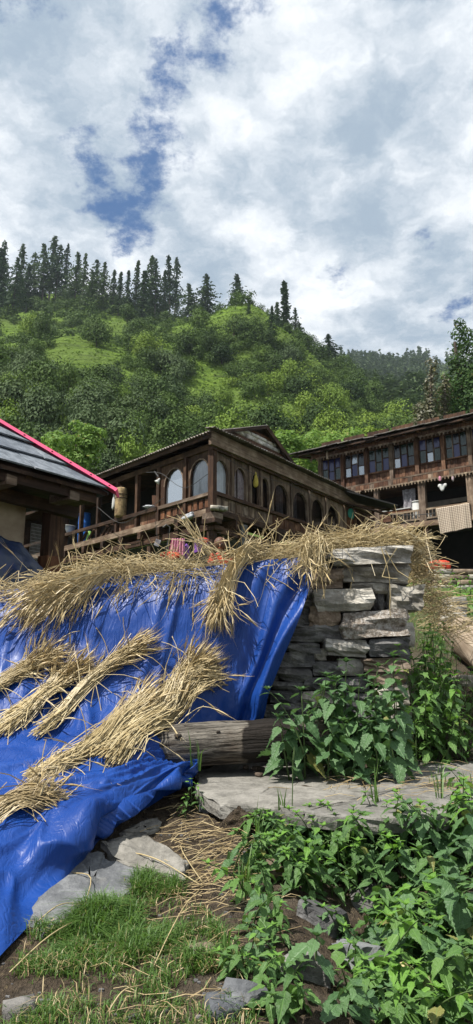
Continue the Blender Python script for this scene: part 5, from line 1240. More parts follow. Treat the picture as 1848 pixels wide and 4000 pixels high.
# upper floor body
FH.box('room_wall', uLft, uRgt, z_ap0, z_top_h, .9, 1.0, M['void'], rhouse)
FH.box('end_wall', uLft-.04, uLft, z_ap0, zr+.2, .06, 4.5, M['wood_dark'], rhouse)
FH.box('upper_floor', uLft-.1, uRgt, z_ap0-.06, z_ap0+.02, -.15, 4.4, M['wood_dark'], rhouse)
FH.box('top_plate', uLft-.1, uRgt, z_top_h, z_top_h+.12, -.10, .12, M['wood_dark'], rhouse)
# veranda below
for x, y, w_ in ((555, 760, .09), (857, 720, .13), (1176, 640, .12)):
    u_ = hu(x, y, -.05)[0]; FH.box('veranda_post', u_-w_, u_+w_, z_fl1, z_ap0-.06, -.12, .06, M['wood_grey_upright'], rhouse)
u_ = hu(1176, 640)[0]+2.2; FH.box('veranda_post', u_-.12, u_+.12, z_fl1, z_ap0-.06, -.12, .06, M['wood_grey_upright'], rhouse)
FH.beam('floor_beam', uLft-.6, (z_fl0+z_fl1)/2, uRgt, (z_fl0+z_fl1)/2, .14, z_fl1-z_fl0, M['wood_grey'], rhouse, -.08)
FH.box('veranda_floor', uLft-.5, uRgt, z_fl1-.06, z_fl1-.005, -.0, 4.4, M['wood_dark'], rhouse)
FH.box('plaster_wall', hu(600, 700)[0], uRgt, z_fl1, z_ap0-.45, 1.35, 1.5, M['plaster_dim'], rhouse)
FH.box('plaster_wall', uLft, uRgt, z_ap0-.449, z_ap0-.06, 1.32, 1.5, M['void'], rhouse)  # near-black strip instead of plaster: shade under the floor put into colour
FH.box('plaster_wall', uLft, hu(600, 700)[0]-.002, z_fl1, z_ap0-.45, 1.35, 1.5, M['wood_dark_upright'], rhouse)
ud0, ud1 = hu(1035, 700, 1.3)[0], hu(1165, 700, 1.3)[0]
FH.box('doorway', ud0, ud1, z_fl1+.01, z_ap0-.62, 1.30, 1.348, M['void'], rhouse)
# railing
ua, ub = hu(575, 800)[0], hu(950, 770)[0]; zt1 = np.mean([zH(600, 786), zH(930, 748)]); zt0 = np.mean([zH(600, 850), zH(930, 802)])
FH.beam('rail', hu(490, 800)[0], zt1, ub+2.0, zt1, .05, .06, M['wood_pale'], rhouse, -.08); FH.beam('rail', hu(490, 800)[0], zt0, ub+2.0, zt0, .05, .06, M['wood_pale'], rhouse, -.08)
for u_ in np.arange(ua, ub+1.9, .135): FH.box('baluster', u_-.018, u_+.018, zt0+.03, zt1-.03, -.10, -.065, M['wood_pale_upright'], rhouse, .003)
FH.box('railing_board', hu(580, 800)[0], hu(655, 800)[0], zt0+.05, zt0+.16, -.13, -.105, M['wood_brown'], rhouse); FH.box('railing_board', hu(580, 800)[0], hu(655, 800)[0], zt0+.18, zt0+.28, -.13, -.105, M['wood_brown'], rhouse)
# ground floor: dark byre
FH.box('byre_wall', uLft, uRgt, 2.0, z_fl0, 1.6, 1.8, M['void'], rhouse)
for x in (890, 1230): u_ = hu(x, 1000)[0]; FH.box('byre_post', u_-.09, u_+.09, 2.0, z_fl0, -.1, .1, M['wood_dark_upright'], rhouse)
FH.box('byre_side', uLft-.1, uLft, 2.0, z_fl0, .0, 4.5, M['stone_dark'], rhouse)
FH.box('byre_wall', hu(480, 950)[0], hu(700, 950)[0], 2.0, z_fl0-.05, .4, .6, M['stone_dark'], rhouse)
# --- things on the veranda
def checkm():
    m, t, p, o = newmat('checked woollen blanket'); tc = t.n('ShaderNodeTexCoord'); s_ = t.n('ShaderNodeSeparateXYZ', i_0=tc.outputs['UV'])
    a = t.m('GREATER_THAN', t.m('FRACT', t.m('MULTIPLY', s_.outputs[0], 17)), .5); b = t.m('GREATER_THAN', t.m('FRACT', t.m('MULTIPLY', s_.outputs[1], 15)), .5)
    c = t.mix(t.m('MULTIPLY', a, b), (.50, .43, .33), (.14, .105, .09)); c = t.mix(t.m('MULTIPLY', t.m('SUBTRACT', 1.0, a), t.m('MULTIPLY', b, .8)), c, (.27, .21, .165)); c = t.mix(t.m('MULTIPLY', a, t.m('MULTIPLY', t.m('SUBTRACT', 1.0, b), .8)), c, (.27, .21, .165))
    t.put(p.inputs['Base Color'], c); p.inputs['Roughness'].default_value = .95; return m
M['check'] = checkm()
q_ = [hu(945, 742, -.2), hu(1166, 705, -.2), hu(1182, 866, -.2), hu(972, 910, -.2)]
nu, nv = 30, 22; V = []; UV = []
for j in range(nv+1):
    for i in range(nu+1):
        s_, t = i/nu, j/nv; a = (q_[0][0]*(1-s_)+q_[1][0]*s_, q_[0][1]*(1-s_)+q_[1][1]*s_); b = (q_[3][0]*(1-s_)+q_[2][0]*s_, q_[3][1]*(1-s_)+q_[2][1]*s_)
        V.append(tuple(FH.pt(a[0]*(1-t)+b[0]*t, a[1]*(1-t)+b[1]*t, -.2+.035*math.sin(s_*13+1)*t+.02*math.sin(s_*29))))
n0 = len(V)
for i in range(nu+1): v_ = Vector(V[i]); V.append(tuple(v_+FH.i*.08+Vector((0, 0, .02)))); 
for i in range(nu+1): v_ = Vector(V[i]); V.append(tuple(v_+FH.i*.16-Vector((0, 0, .25))))
F = [(j*(nu+1)+i, j*(nu+1)+i+1, (j+1)*(nu+1)+i+1, (j+1)*(nu+1)+i) for j in range(nv) for i in range(nu)]
F += [(i, n0+i, n0+i+1, i+1) for i in range(nu)]+[(n0+i, n0+nu+1+i, n0+nu+2+i, n0+i+1) for i in range(nu)]
bl = obj('blanket', V, F, M['check'], None, True); tag(bl, 'checked cream and brown blanket hung over the veranda rail', 'blanket')
uvl = bl.data.uv_layers.new(name='UVMap')
for lp in bl.data.loops:
    k = lp.vertex_index
    uvl.data[lp.index].uv = ((k % (nu+1))/nu, (k//(nu+1))/nv) if k < n0 else (((k-n0) % (nu+1))/nu, -.05)
# gourd-like white hanging ornament
ow, oz = hu(987, 600, -.1); p = FH.pt(ow, oz, -.12); orn = empty('hanging_ornament', p, 'white rounded ornament with two lobes hanging under the carved fringe', 'ornament')
for (dx, dz, s_) in ((0, 0, .17), (-.09, .06, .11), (.10, .05, .11), (0, -.07, .12)):
    V, F = rock_vf(s_, .06, s_, 5, 5, .1, .05); Vw = np.array([tuple(FH.pt(ow+v[0]+dx, oz+v[2]+dz, -.12+v[1])) for v in V]); obj('lobe', Vw, F, M['white_paint'], orn, True)
MB().tube([tuple(p), tuple(p+Vector((0, 0, .5)))], .006, 4).obj('string', M['wire'], orn)
for x, col_, lab in ((972, 'pink_cloth', 'pink scrap of cloth pegged under the fringe beside the ornament'), (1057, 'curtain_dim', 'pale scrap of cloth pegged under the fringe past the ornament')):
    uu, zz = hu(x, 550, -.22); blob('cloth_scrap', lab, 'cloth', FH.pt(uu, zz+.03, -.24), .06, .03, .14, M[col_], x, .3, -.3)
uu, zz = hu(757, 685, .0); V = []; n = 14
for j in range(9):
    for i in range(n+1):
        s_, t = i/n, j/8; V.append(tuple(FH.pt(uu-.24+.48*s_, zz+.42-.84*t-.06*math.sin(s_*9)*t, .1+.04*math.sin(s_*14+t*3))))
F = [(j*(n+1)+i, j*(n+1)+i+1, (j+1)*(n+1)+i+1, (j+1)*(n+1)+i) for j in range(8) for i in range(n)]
tag(obj('hanging_cloth', V, F, M['grey_cloth'], None, True), 'grey patterned cloth hanging in the veranda', 'cloth')
uu, zz = hu(825, 790, .25); zb_ = hu(825, 815, .25)[1]; pt_ = FH.pt(uu, zb_-.03, .25); dr = empty('drum', pt_, 'pale blue white metal drum beside the thick veranda post', 'drum')
lathe_obj('shell', [(0, 0), (.21, 0), (.215, .02), (.21, .05), (.21, .30), (.22, .32), (.21, .34), (.20, .62), (.185, .66), (0, .66)], pt_, M['white_paint'], dr); lathe_obj('rim', [(.2, .64), (.225, .65), (.225, .68), (.195, .68)], pt_, M['white_plastic'], dr)
uu, zz = hu(700, 760, .1); tr = empty('trough', FH.pt(uu, zt1+.03, .05), 'low red brown trough with a white top on the veranda rail', 'trough'); FH.box('side', uu-.55, uu+.45, zt1+.035, zt1+.13, -.05, .3, M['wood_red'], tr); FH.box('cover', uu-.62, uu+.5, zt1+.131, zt1+.17, -.08, .33, M['white_paint'], tr)
uu, zz = hu(903, 800, .05); bk = empty('pail', FH.pt(uu, zz-.08, .05), 'small white pail next to the checked blanket', 'pail'); lathe_obj('shell', [(0, 0), (.07, 0), (.09, .16), (.08, .16), (.06, .02), (0, .02)], FH.pt(uu, zz-.08, .05), M['white_plastic'], bk); lathe_obj('rim', [(.088, .15), (.098, .155), (.098, .17), (.082, .17)], FH.pt(uu, zz-.08, .05), M['white_plastic'], bk)
cable('blue line stretched along the veranda to the blanket', [hu_pt for hu_pt in (FH.pt(hu(640, 800, -.25)[0], hu(640, 783, -.25)[1], -.25), FH.pt(hu(800, 785, -.25)[0], hu(800, 785, -.25)[1], -.25), FH.pt(hu(945, 770, -.25)[0], hu(945, 772, -.25)[1], -.25))], .014)
# stone ledge before the byre, and the orange bundle
lw = empty('ledge_wall', W(1760, 2300, 19.0), 'low dry stone ledge wall before the dark byre', 'wall')
k = 0
for row in range(4):
    x = 1660+random.uniform(0, 25)
    while x < 2250:
        w_ = random.uniform(45, 110); py = 2246+row*21
        a = W(x, py, 19.2); b = W(x+w_, py-20, 19.2)
        rock('stone', (a+b)/2, (b.x-a.x)*.98, .35, (b.z-a.z)*1.0, M[random.choice(['stone_pale', 'stone_grey', 'stone_grey', 'stone_brown', 'slab_blue'])], lw, 200+k, (0, 0, 0), 3, .78); x += w_; k += 1
for (px, w_, mt) in ((1735, .30, 'stone_pale'), (1780, .34, 'stone_dark')):
    tag(rock('flat_stone', W(px, 2236, 19.2), w_, .3, .12, M[mt], None, px, (0, 0, .2), 3), {1735: 'small white stone on the ledge in front of the orange bundle', 1780: 'dark flat stone lying on the ledge past the orange bundle'}[px], 'stone')
V, F = rock_vf(.55, .3, .30, 9, 7, .3, .18); ob = empty('bundle', W(1720, 2235, 19.4), 'orange cloth bundle tied with dark bands on the stone ledge', 'bundle'); cc = W(1718, 2213, 19.4)
obj('cloth', V+np.array(cc), F, M['red_cloth'], ob, True)
for dx in (-.08, .12):
    th = np.linspace(0, 2*math.pi, 14); MB().tube([tuple(cc+Vector((dx, .165*math.cos(t), .165*math.sin(t)))) for t in th], .02, 5).obj('band', M['wood_dark'], ob)
V, F = rock_vf(.24, .24, .22, 19, 5, .3, .2); obj('knot', V+np.array(cc+Vector((-.30, -.05, -.04))), F, M['red_cloth'], ob, True)
# stones of the path edge beside the straw
for (px, py, Y, w_, lab) in [(1775, 2350, 6.4, .16, 'pale squared stone at the edge of the climbing path, uppermost'), (1770, 2385, 6.2, .18, 'pale squared stone in the middle of the path edge'), (1765, 2412, 6.0, .15, 'pale squared stone at the lower end of the path edge'), (1835, 2660, 4.9, .22, 'flat pale stone half hidden in the weeds by the path')]:
    tag(rock('path_stone', W(px, py, Y), w_, .2, .075, M['stone_pale'], None, px+py, (0, 0, .2), 3, .8), lab, 'stone')

# ------------------------------------------------------------------ vegetation
def project(p):
    x, y, z = p; dep = y*CP+z*SP; v_ = -y*SP+z*CP
    return CX+FPX*x/dep, CY-FPX*v_/dep
def si_of(px): return float(np.interp(px, RP[:, 0], np.arange(len(RP))))
def hill_at(px, py):
    ts = np.linspace(0, 1, 160); P = hill_pt(np.full(160, si_of(px)), ts); best = min(range(160), key=lambda i: abs(project(P[i])[1]-py)); return Vector(P[best])
def far_at(px, py):
    ts = np.linspace(0, 1, 200); s_ = float(np.interp(px, FR[:, 0], np.arange(len(FR)))); P = far_pt(np.full(200, s_), ts); best = min(range(200), key=lambda i: abs(project(P[i])[1]-py)); return Vector(P[best])
def kites(C, Nrm, size, asp=.6, fold=.0):
    """leaf-sized kite faces at centres C facing Nrm"""
    n = len(C); Nrm = Nrm/(np.linalg.norm(Nrm, axis=1)[:, None]+1e-9); a = np.cross(Nrm, rng.normal(0, 1, (n, 3))); a /= np.linalg.norm(a, axis=1)[:, None]+1e-9; b = np.cross(Nrm, a)
    s = np.broadcast_to(np.asarray(size, float), (n,))[:, None]
    V = np.stack([C-a*s*.5, C+b*s*asp*.5+a*s*.05, C+a*s*.5-Nrm*s*fold, C-b*s*asp*.5+a*s*.05], 1).reshape(-1, 3)
    return V, np.arange(4*n).reshape(n, 4)
def crown_vf(n, clumps, leaf, asp=.65, inner=.25, up=.35):
    """clumps: (x,y,z,rx,ry,rz)"""
    cl = np.array(clumps, float); w = (cl[:, 3]*cl[:, 4]+cl[:, 4]*cl[:, 5]+cl[:, 3]*cl[:, 5]); k = rng.choice(len(cl), n, p=w/w.sum())
    d = rng.normal(0, 1, (n, 3)); d /= np.linalg.norm(d, axis=1)[:, None]; d[:, 2] = np.where((d[:, 2] < -.3) & (rng.random(n) < .6), -d[:, 2], d[:, 2])
    r = np.where(rng.random(n) < inner, rng.uniform(.3, .9, n), rng.normal(1.0, .10, n))
    r *= 1+.22*fbm(d*2.2+cl[k, :3]*1.7, 2, 5)
    C = cl[k, :3]+d*cl[k, 3:]*r[:, None]; Nr = d*1.1+rng.normal(0, .38, (n, 3))+np.array([0, 0, up])
    return kites(C, Nr, rng.uniform(.6, 1.25, n)*leaf, asp, .12)
def clump_set(n, rx, ry, rz, r, zc=0.0, seed=0, flat=.8):
    out = []
    for i in range(n):
        d = rng.normal(0, 1, 3); d /= np.linalg.norm(d); q_ = rng.uniform(.35, .85)**.6; s_ = r*rng.uniform(.6, 1.25)
        out.append((d[0]*rx*q_, d[1]*ry*q_, zc+d[2]*rz*q_, s_, s_, s_*flat))
    return out
def trunk_vf(h, r, limbs, spread, seed=1, bend=.1):
    mb = MB(); P = [(bend*h*math.sin(t*2+seed)*t, bend*h*math.cos(t*3+seed)*t*.6, h*t) for t in np.linspace(0, 1, 7)]; mb.tube(P, r*np.linspace(1.15, .35, 7), 7)
    for k in range(limbs):
        t = rng.uniform(.3, .9); i = int(t*6); a = rng.uniform(0, 6.28); L = spread*rng.uniform(.5, 1); p = np.array(P[i])
        mb.tube([p, p+np.array([math.cos(a)*L*.45, math.sin(a)*L*.45, L*.35]), p+np.array([math.cos(a)*L, math.sin(a)*L, L*.55])], [r*.45*(1.2-t), r*.3*(1.2-t), r*.1], 5)
    return np.vstack(mb.V), mb.F
# ---- conifers
def conifer_vf(seed, rad=.16, bare=.22, levels=30, gaps=.12, top=1.0, dens=1.0):
    rng2 = np.random.default_rng(seed); C = []; N = []; S = []
    for i in range(levels):
        z = bare+(1-bare)*(i+rng2.uniform(-.3, .3))/levels; f = (1-z)/(1-bare)
        L0 = rng2.uniform(.5, 1.2)*rad*(f**.75)*top*(.55+.45*math.sin(min(1, f*1.5+.2)*1.57))+.012
        for b in range(int(6.2*dens)):
            if rng2.random() < gaps: continue
            a = rng2.uniform(0, 6.283); L = L0*rng2.uniform(.55, 1.2); m_ = max(3, int(L/.022))
            for q_ in range(m_):
                t = (q_+.6)/m_; dz = .02*t-.055*t*t*(1+f)+rng2.normal(0, .006)
                C.append((math.cos(a)*L*t+rng2.normal(0, .006), math.sin(a)*L*t+rng2.normal(0, .006), z+dz)); N.append((math.cos(a)*.35, math.sin(a)*.35, .8)); S.append(rng2.uniform(.032, .06))
    global rng
    keep = rng; rng = rng2; V, F = kites(np.array(C), np.array(N)+rng2.normal(0, .35, (len(N), 3)), np.array(S), .55, .25); rng = keep
    return V, F
CON = [conifer_vf(s, r_, b, l, g, 1, d) for s, r_, b, l, g, d in ((1, .17, .10, 34, .10, 1.2), (2, .20, .22, 30, .20, 1.1), (3, .17, .30, 28, .26, 1.1), (4, .28, .18, 30, .20, 1.2), (5, .13, .06, 36, .10, 1.2), (6, .07, .12, 40, .30, 1.1), (7, .27, .36, 22, .22, 1.2))]
CONM = [mesh('crown', V, F, M['conifer']) for V, F in CON]
TRM = mesh('trunk', *tube_vf([(0, 0, -.03), (.004, 0, .3), (-.003, .003, .65), (0, 0, .97)], [.0135, .011, .0075, .002], 6), M['bark_far'])
def conifer(px, top, base, var, wid, label, group, far=False, rot=None):
    B = (far_at if far else hill_at)(px, base); h = W(px, top, B.y).z-B.z; wid *= 1.25
    root = empty('conifer', B, label, 'conifer', group); Mx = Matrix.Rotation(rot if rot is not None else random.uniform(0, 6.28), 4, 'Z') @ Matrix.Diagonal((h*wid, h*wid, h, 1))
    for nm, me in (('crown', CONM[var]), ('trunk', TRM)):
        o = put(nm, me, root); o.matrix_basis = Mx if nm == 'crown' else Matrix.Diagonal((h, h, h, 1))
    root.rotation_euler = (random.uniform(-.03, .03), random.uniform(-.05, .05), 0); return root
stand = [(-60, 930, 1240, 0), (-20, 970, 1260, 3), (12, 938, 1230, 1), (48, 1005, 1250, 3), (72, 950, 1215, 1), (104, 1030, 1220, 3), (132, 985, 1200, 6), (165, 952, 1190, 3), (190, 918, 1180, 1), (214, 955, 1180, 6), (250, 955, 1170, 1), (290, 985, 1190, 3), (318, 985, 1185, 2), (350, 1055, 1220, 3), (376, 1010, 1190, 6), (402, 1025, 1200, 3), (438, 1050, 1215, 0),
         (462, 1060, 1230, 4), (495, 1050, 1250, 0), (522, 1010, 1235, 4), (552, 1050, 1260, 0), (585, 998, 1230, 3), (605, 1010, 1240, 1), (640, 1050, 1250, 4), (662, 996, 1245, 2), (682, 1000, 1235, 1)]
for i, (px, tp, bs, v_) in enumerate(stand): conifer(px, tp, bs, v_, random.uniform(.72, 1.1), 'tall dark conifer in the dense stand on the ridge crest at the left', 'conifers of the dense ridge stand')
single = [(690, 1150, 1245, 2, .9, 'small slender conifer just past the end of the dense stand'), (742, 1108, 1250, 3, 1.25, 'left one of the pair of broad conifers standing apart on the ridge'), (800, 1073, 1245, 3, 1.35, 'taller right one of the pair of broad conifers standing apart on the ridge'), (928, 1072, 1215, 2, 1.5, 'conifer with a bushy top at the hump of the ridge'), (905, 1160, 1240, 0, 1.1, 'low dark conifer under the bushy-topped one'), (972, 1165, 1230, 4, 1.2, 'thin pale conifer beside the bushy-topped one'),
          (1058, 1195, 1330, 1, .9, 'conifer at the left of the ragged cluster on the falling ridge'), (1086, 1178, 1335, 2, 1.25, 'second conifer of the ragged cluster, beside the tallest'), (1122, 1100, 1345, 5, 1.25, 'tallest ragged conifer, a narrow ivy-clad spire on the falling ridge'), (1152, 1200, 1345, 2, 1.0, 'bare-stemmed conifer just right of the tallest spire'), (1176, 1262, 1365, 2, 1.3, 'short bare-stemmed conifer at the edge of the ragged cluster'), (1198, 1300, 1390, 3, 1.2, 'low spreading conifer at the foot of the ragged cluster'), (1282, 1305, 1415, 3, 1.7, 'lone conifer standing where the near ridge meets the far one')]
for (px, tp, bs, v_, w_, lab) in single: conifer(px, tp, bs, v_, w_, lab, None)
for (px, tp, bs) in [(1448, 1520, 1600), (1470, 1495, 1605), (1488, 1480, 1600), (1545, 1500, 1600), (1565, 1480, 1595), (1590, 1470, 1590), (1612, 1490, 1595), (1635, 1480, 1600), (1530, 1520, 1590), (1430, 1540, 1590), (1660, 1500, 1610), (1580, 1430, 1510), (1500, 1440, 1510), (1640, 1440, 1510)]:
    conifer(px, tp, bs, 0, 1.5, 'dark conifer on the hazy valley side beyond the spur', 'conifers on the hazy valley side', True)
sn = hill_at(1025, 1310); snr = empty('dead_tree', sn, 'bare pale dead stem among the trees below the ragged cluster', 'tree'); hs = W(1025, 1205, sn.y).z-sn.z
MB().tube([tuple(sn), tuple(sn+Vector((.2, 0, hs*.5))), tuple(sn+Vector((-.1, 0, hs)))], [.35, .22, .06], 6).obj('stem', M['log_pale'], snr)
# ---- bushes and small trees on the slope
BV = []
for k in range(7):
    cl = clump_set(9+k, .62, .62, .42, .42, .50, k)
    BV.append(crown_vf(2300, cl, .085, .75, .2))
BUSHM = {m_: [mesh('crown', V, F, M[m_]) for V, F in BV] for m_ in ('bush', 'bush_light', 'bush_grey')}
V_, F_ = trunk_vf(.75, .035, 5, .5); BTR = mesh('trunk', V_, F_, M['bark'])
openings = [(435, 1284, 70, 30), (320, 1395, 130, 45), (360, 1470, 150, 40), (300, 1440, 80, 40), (560, 1475, 80, 22), (725, 1285, 45, 35), (810, 1520, 90, 75), (880, 1570, 90, 50), (1310, 1560, 60, 40), (1180, 1620, 120, 40), (1000, 1600, 70, 40), (1450, 1660, 130, 45), (1600, 1650, 120, 35), (60, 1300, 60, 30), (120, 1240, 60, 20), (640, 1400, 50, 30), (1020, 1500, 50, 30), (1300, 1690, 100, 40), (1100, 1700, 160, 40), (480, 1790, 60, 30)]
def is_open(px, py): return any(((px-a)/c)**2+((py-b)/d)**2 < 1 for a, b, c, d in openings)
cand = []
tries = 0
NT_ = 7000; tpx = rng.uniform(-120, 1680, NT_); ttt = rng.random(NT_)**.75*.985+.01; TPT = hill_pt(np.interp(tpx, RP[:, 0], np.arange(len(RP))), ttt); TNV = vn(TPT*np.array([.03, .03, 0]), 77)
while len(cand) < 900 and tries < NT_-1:
    tries += 1
    t = ttt[tries]; P = TPT[tries]; q_ = project(P)
    if q_[1] > 1900 or is_open(*q_): continue
    if TNV[tries] < -.6 and random.random() < .8: continue
    dist_ = math.hypot(P[0], P[1]); s_ = random.choice((random.uniform(1.3, 2.6), random.uniform(1.8, 4.0)))*(1.0 if t < .9 else .8)*(.62+.38*min(1, dist_/190))
    if any(abs(c[0]-q_[0]) < 20 and abs(c[1]-q_[1]) < 13 for c in cand): continue
    cand.append((q_[0], q_[1], P, s_, dist_))
cand.sort(key=lambda c: -c[3]/c[4])
def bush_kind(px, py):
    r_ = random.random()
    shade = 1 if (px < 700 and py > 1450) else 0  # cloud shade on the lower left slope, put into the bush colours
    if px > 850 and py > 1500: return 'bush_light' if r_ < .55 else 'bush'
    return 'bush_light' if r_ < (.10 if shade else .20) else ('bush_grey' if r_ < .34 else 'bush')
labs = {'bush': 'dark green leafy bush', 'bush_light': 'bright yellow green leafy bush', 'bush_grey': 'dull grey green leafy bush'}
gnames = {'bush': 'dark bushes', 'bush_light': 'bright bushes', 'bush_grey': 'grey green bushes'}
def zone(px, py):
    if px < 700: return 'close under the dense conifer stand' if py < 1300 else ('around the grassy clearing below the conifer stand' if py < 1500 else 'low on the slope above the slate roof')
    if px < 1150: return 'near the ridge hump with the lone conifers' if py < 1380 else ('on the slope above the tin gable' if py < 1560 else 'low on the slope just behind the gable')
    return 'on the falling spur by the ragged conifers' if py < 1520 else 'at the end of the spur above the long house'
for i, (px, py, P, s_, d_) in enumerate(cand[:285]):
    kd = bush_kind(px, py); zn = zone(px, py); root = empty('bush', Vector(P)-Vector((0, 0, .2)), labs[kd]+' '+zn, 'bush', gnames[kd]+' '+zn)
    Mx = Matrix.Rotation(random.uniform(0, 6.28), 4, 'Z') @ Matrix.Diagonal((s_*random.uniform(.85, 1.2), s_*random.uniform(.85, 1.2), s_*random.uniform(1.0, 1.7), 1))
    for nm, me in (('crown', random.choice(BUSHM[kd])), ('trunk', BTR)): o = put(nm, me, root); o.matrix_basis = Mx
VV = []; FF = []; n0 = 0
for (px, py, P, s_, d_) in cand[285:]:
    V, F = BV[random.randint(0, 6)]; sel = rng.choice(len(F), 500, replace=False); v4 = V.reshape(-1, 4, 3)[sel]; c = v4.mean(1, keepdims=True); v4 = (c+(v4-c)*1.7)*s_*np.array([1, 1, 1.1])+P
    VV.append(v4.reshape(-1, 3)); n0 += len(sel)
V = np.vstack(VV); tag(obj('undergrowth', V, np.arange(len(V)).reshape(-1, 4), M['bush'], None, False, (0, 0, 0)), 'mass of smaller bushes filling the hillside', 'undergrowth', kind='stuff')
# low grass and fern cover that breaks up the slope
n = 60000; sx_ = rng.uniform(si_of(-150), si_of(1750), n); tt = rng.random(n)**.7; P = hill_pt(sx_, tt); dd = np.hypot(P[:, 0], P[:, 1])
V, F = kites(P+np.array([0, 0, .15]), rng.normal(0, .5, (n, 3))+np.array([0, -.5, .8]), rng.uniform(.4, 1.2, n)*(.30+dd/300), .6, .1)
tag(obj('hillside_grass', V, F, M['turf'], None, False, (0, 0, 0)), 'bright green grass and fern tufts over the slope', 'grass', kind='stuff')
# far forest as one mass
VV = []
s2 = rng.uniform(float(np.interp(1080, FR[:, 0], np.arange(len(FR)))), float(np.interp(1980, FR[:, 0], np.arange(len(FR)))), 1500); t2 = rng.uniform(.0, 1.0, 1500)**.8; P2 = far_pt(s2, t2)
for k in range(1500):
    con = random.random() < .55; V, F = CON[0] if con else BV[k % 7]; m_ = 46; sel = rng.choice(len(F), m_, replace=False); v4 = V.reshape(-1, 4, 3)[sel]; c = v4.mean(1, keepdims=True); d_ = math.hypot(P2[k, 0], P2[k, 1]); h = random.uniform(11, 18) if con else random.uniform(3.5, 6)
    h *= min(1, .35+d_/500)
    if t2[k] > .93: h *= .6
    v4 = c+(v4-c)*(3.6 if con else 4.2); VV.append((v4*np.array([h*1.2, h*1.2, h] if con else [h, h, h])+P2[k]).reshape(-1, 3))
V = np.vstack(VV); tag(obj('far_forest', V, np.arange(len(V)).reshape(-1, 4), M['bush_grey'], None, False, (0, 0, 0)), 'distant forest covering the far ridge', 'forest', kind='stuff')
# ---- broadleaf trees near the houses
def tree(label, px, py, Y, wpx, hpx, n, leaf, mat, ncl=14, clr=.42, cat='tree', name='tree', ground=None):
    c = W(px, py, Y); rx = wpx/FPX*Y/2; rz = hpx/FPX*Y/2; gz_ = float(ground_z(c.x, c.y)) if ground is None else ground; gz_ = min(gz_, c.z-rz*.9)
    root = empty(name, (c.x, c.y, gz_), label, cat)
    cl = clump_set(ncl, rx*.85, rx*.75, rz*.85, min(rx, rz)*clr, 0, 0, .85); V, F = crown_vf(n, cl, leaf, .62, .2)
    obj('crown', V+np.array(c), F, M[mat], root)
    h = c.z-gz_+rz*.3; V, F = trunk_vf(h, .05+rx*.04, 9, rx*.8, px); obj('trunk', V+np.array((c.x, c.y, gz_)), F, M['bark'], root); return root
tree('round bright green leafy tree behind the slate roof', 290, 1745, 27, 330, 270, 3600, .17, 'leaf_tree', 26, .30)
tree('leafy tree rising behind the gable of the middle house', 1120, 1770, 34, 200, 230, 2200, .20, 'leaf_tree', 12)
tree('leafy tree filling the gap between the two houses', 1225, 1770, 36, 240, 230, 2600, .20, 'leaf_tree', 14)
tree('leafy tree behind the eave end of the long house', 1350, 1735, 38, 230, 170, 2200, .20, 'leaf_tree', 12)
tree('low leafy tree behind the slates of the long house', 1480, 1715, 42, 200, 120, 1500, .22, 'bush_light', 10)
# tall tree at the right: stacked irregular masses
def tall_tree():
    Y = 46; b = W(1830, 1700, Y); gz_ = float(ground_z(b.x, 44)); root = empty('tree', (b.x, b.y, gz_), 'tall dark leafy tree rising over the long house at the right edge', 'tree'); cl = []
    for (px, py, r_) in [(1795, 1270, 26), (1800, 1310, 40), (1830, 1330, 46), (1800, 1370, 44), (1785, 1420, 40), (1850, 1400, 70), (1840, 1470, 90), (1800, 1500, 66), (1770, 1540, 60), (1860, 1560, 110), (1790, 1590, 80), (1740, 1600, 50), (1860, 1640, 120), (1790, 1660, 90), (1735, 1650, 50), (1950, 1450, 130), (1960, 1600, 150)]:
        c = W(px, py, Y+random.uniform(-1, 1))-b; q_ = r_/FPX*Y; cl.append((c.x, c.y, c.z, q_, q_, q_))
    V, F = crown_vf(12000, cl, .24, .62, .15); obj('crown', V+np.array(b), F, M['leaf_dark'], root); V, F = trunk_vf(W(1830, 1330, Y).z-gz_, .28, 12, 1.6, 3, .03); obj('trunk', V+np.array((b.x, b.y, gz_)), F, M['bark'], root)
tall_tree()
def vine(label, px, y0, y1, Y, w, n):
    a = W(px, y1, Y); root = empty('vine_tree', (a.x, a.y, float(ground_z(a.x, 43))), label, 'tree'); cl = []
    for t in np.linspace(0, 1, 9): c = W(px+random.uniform(-12, 12)*t, y1+(y0-y1)*t, Y); q_ = w*random.uniform(.7, 1.25)/FPX*Y/2*(1.15-.5*t); cl.append((c.x, c.y, c.z, q_, q_, q_*1.3))
    V, F = crown_vf(n, cl, .2, .7, .2); obj('crown', V, F, M['leaf_vine'], root); MB().tube([(a.x, a.y, root.location.z), tuple(a), tuple(W(px, y0+20, Y))], [.16, .14, .06], 6).obj('trunk', M['bark'], root)
vine('narrow column-like tree clad in reddish vine beside the tall tree', 1683, 1425, 1650, 43, 62, 1100); vine('short stump clad in dull vine in front of the tall tree', 1738, 1480, 1660, 44, 60, 700); vine('low vine-clad stump above the long house roof', 1645, 1590, 1680, 42, 70, 600)

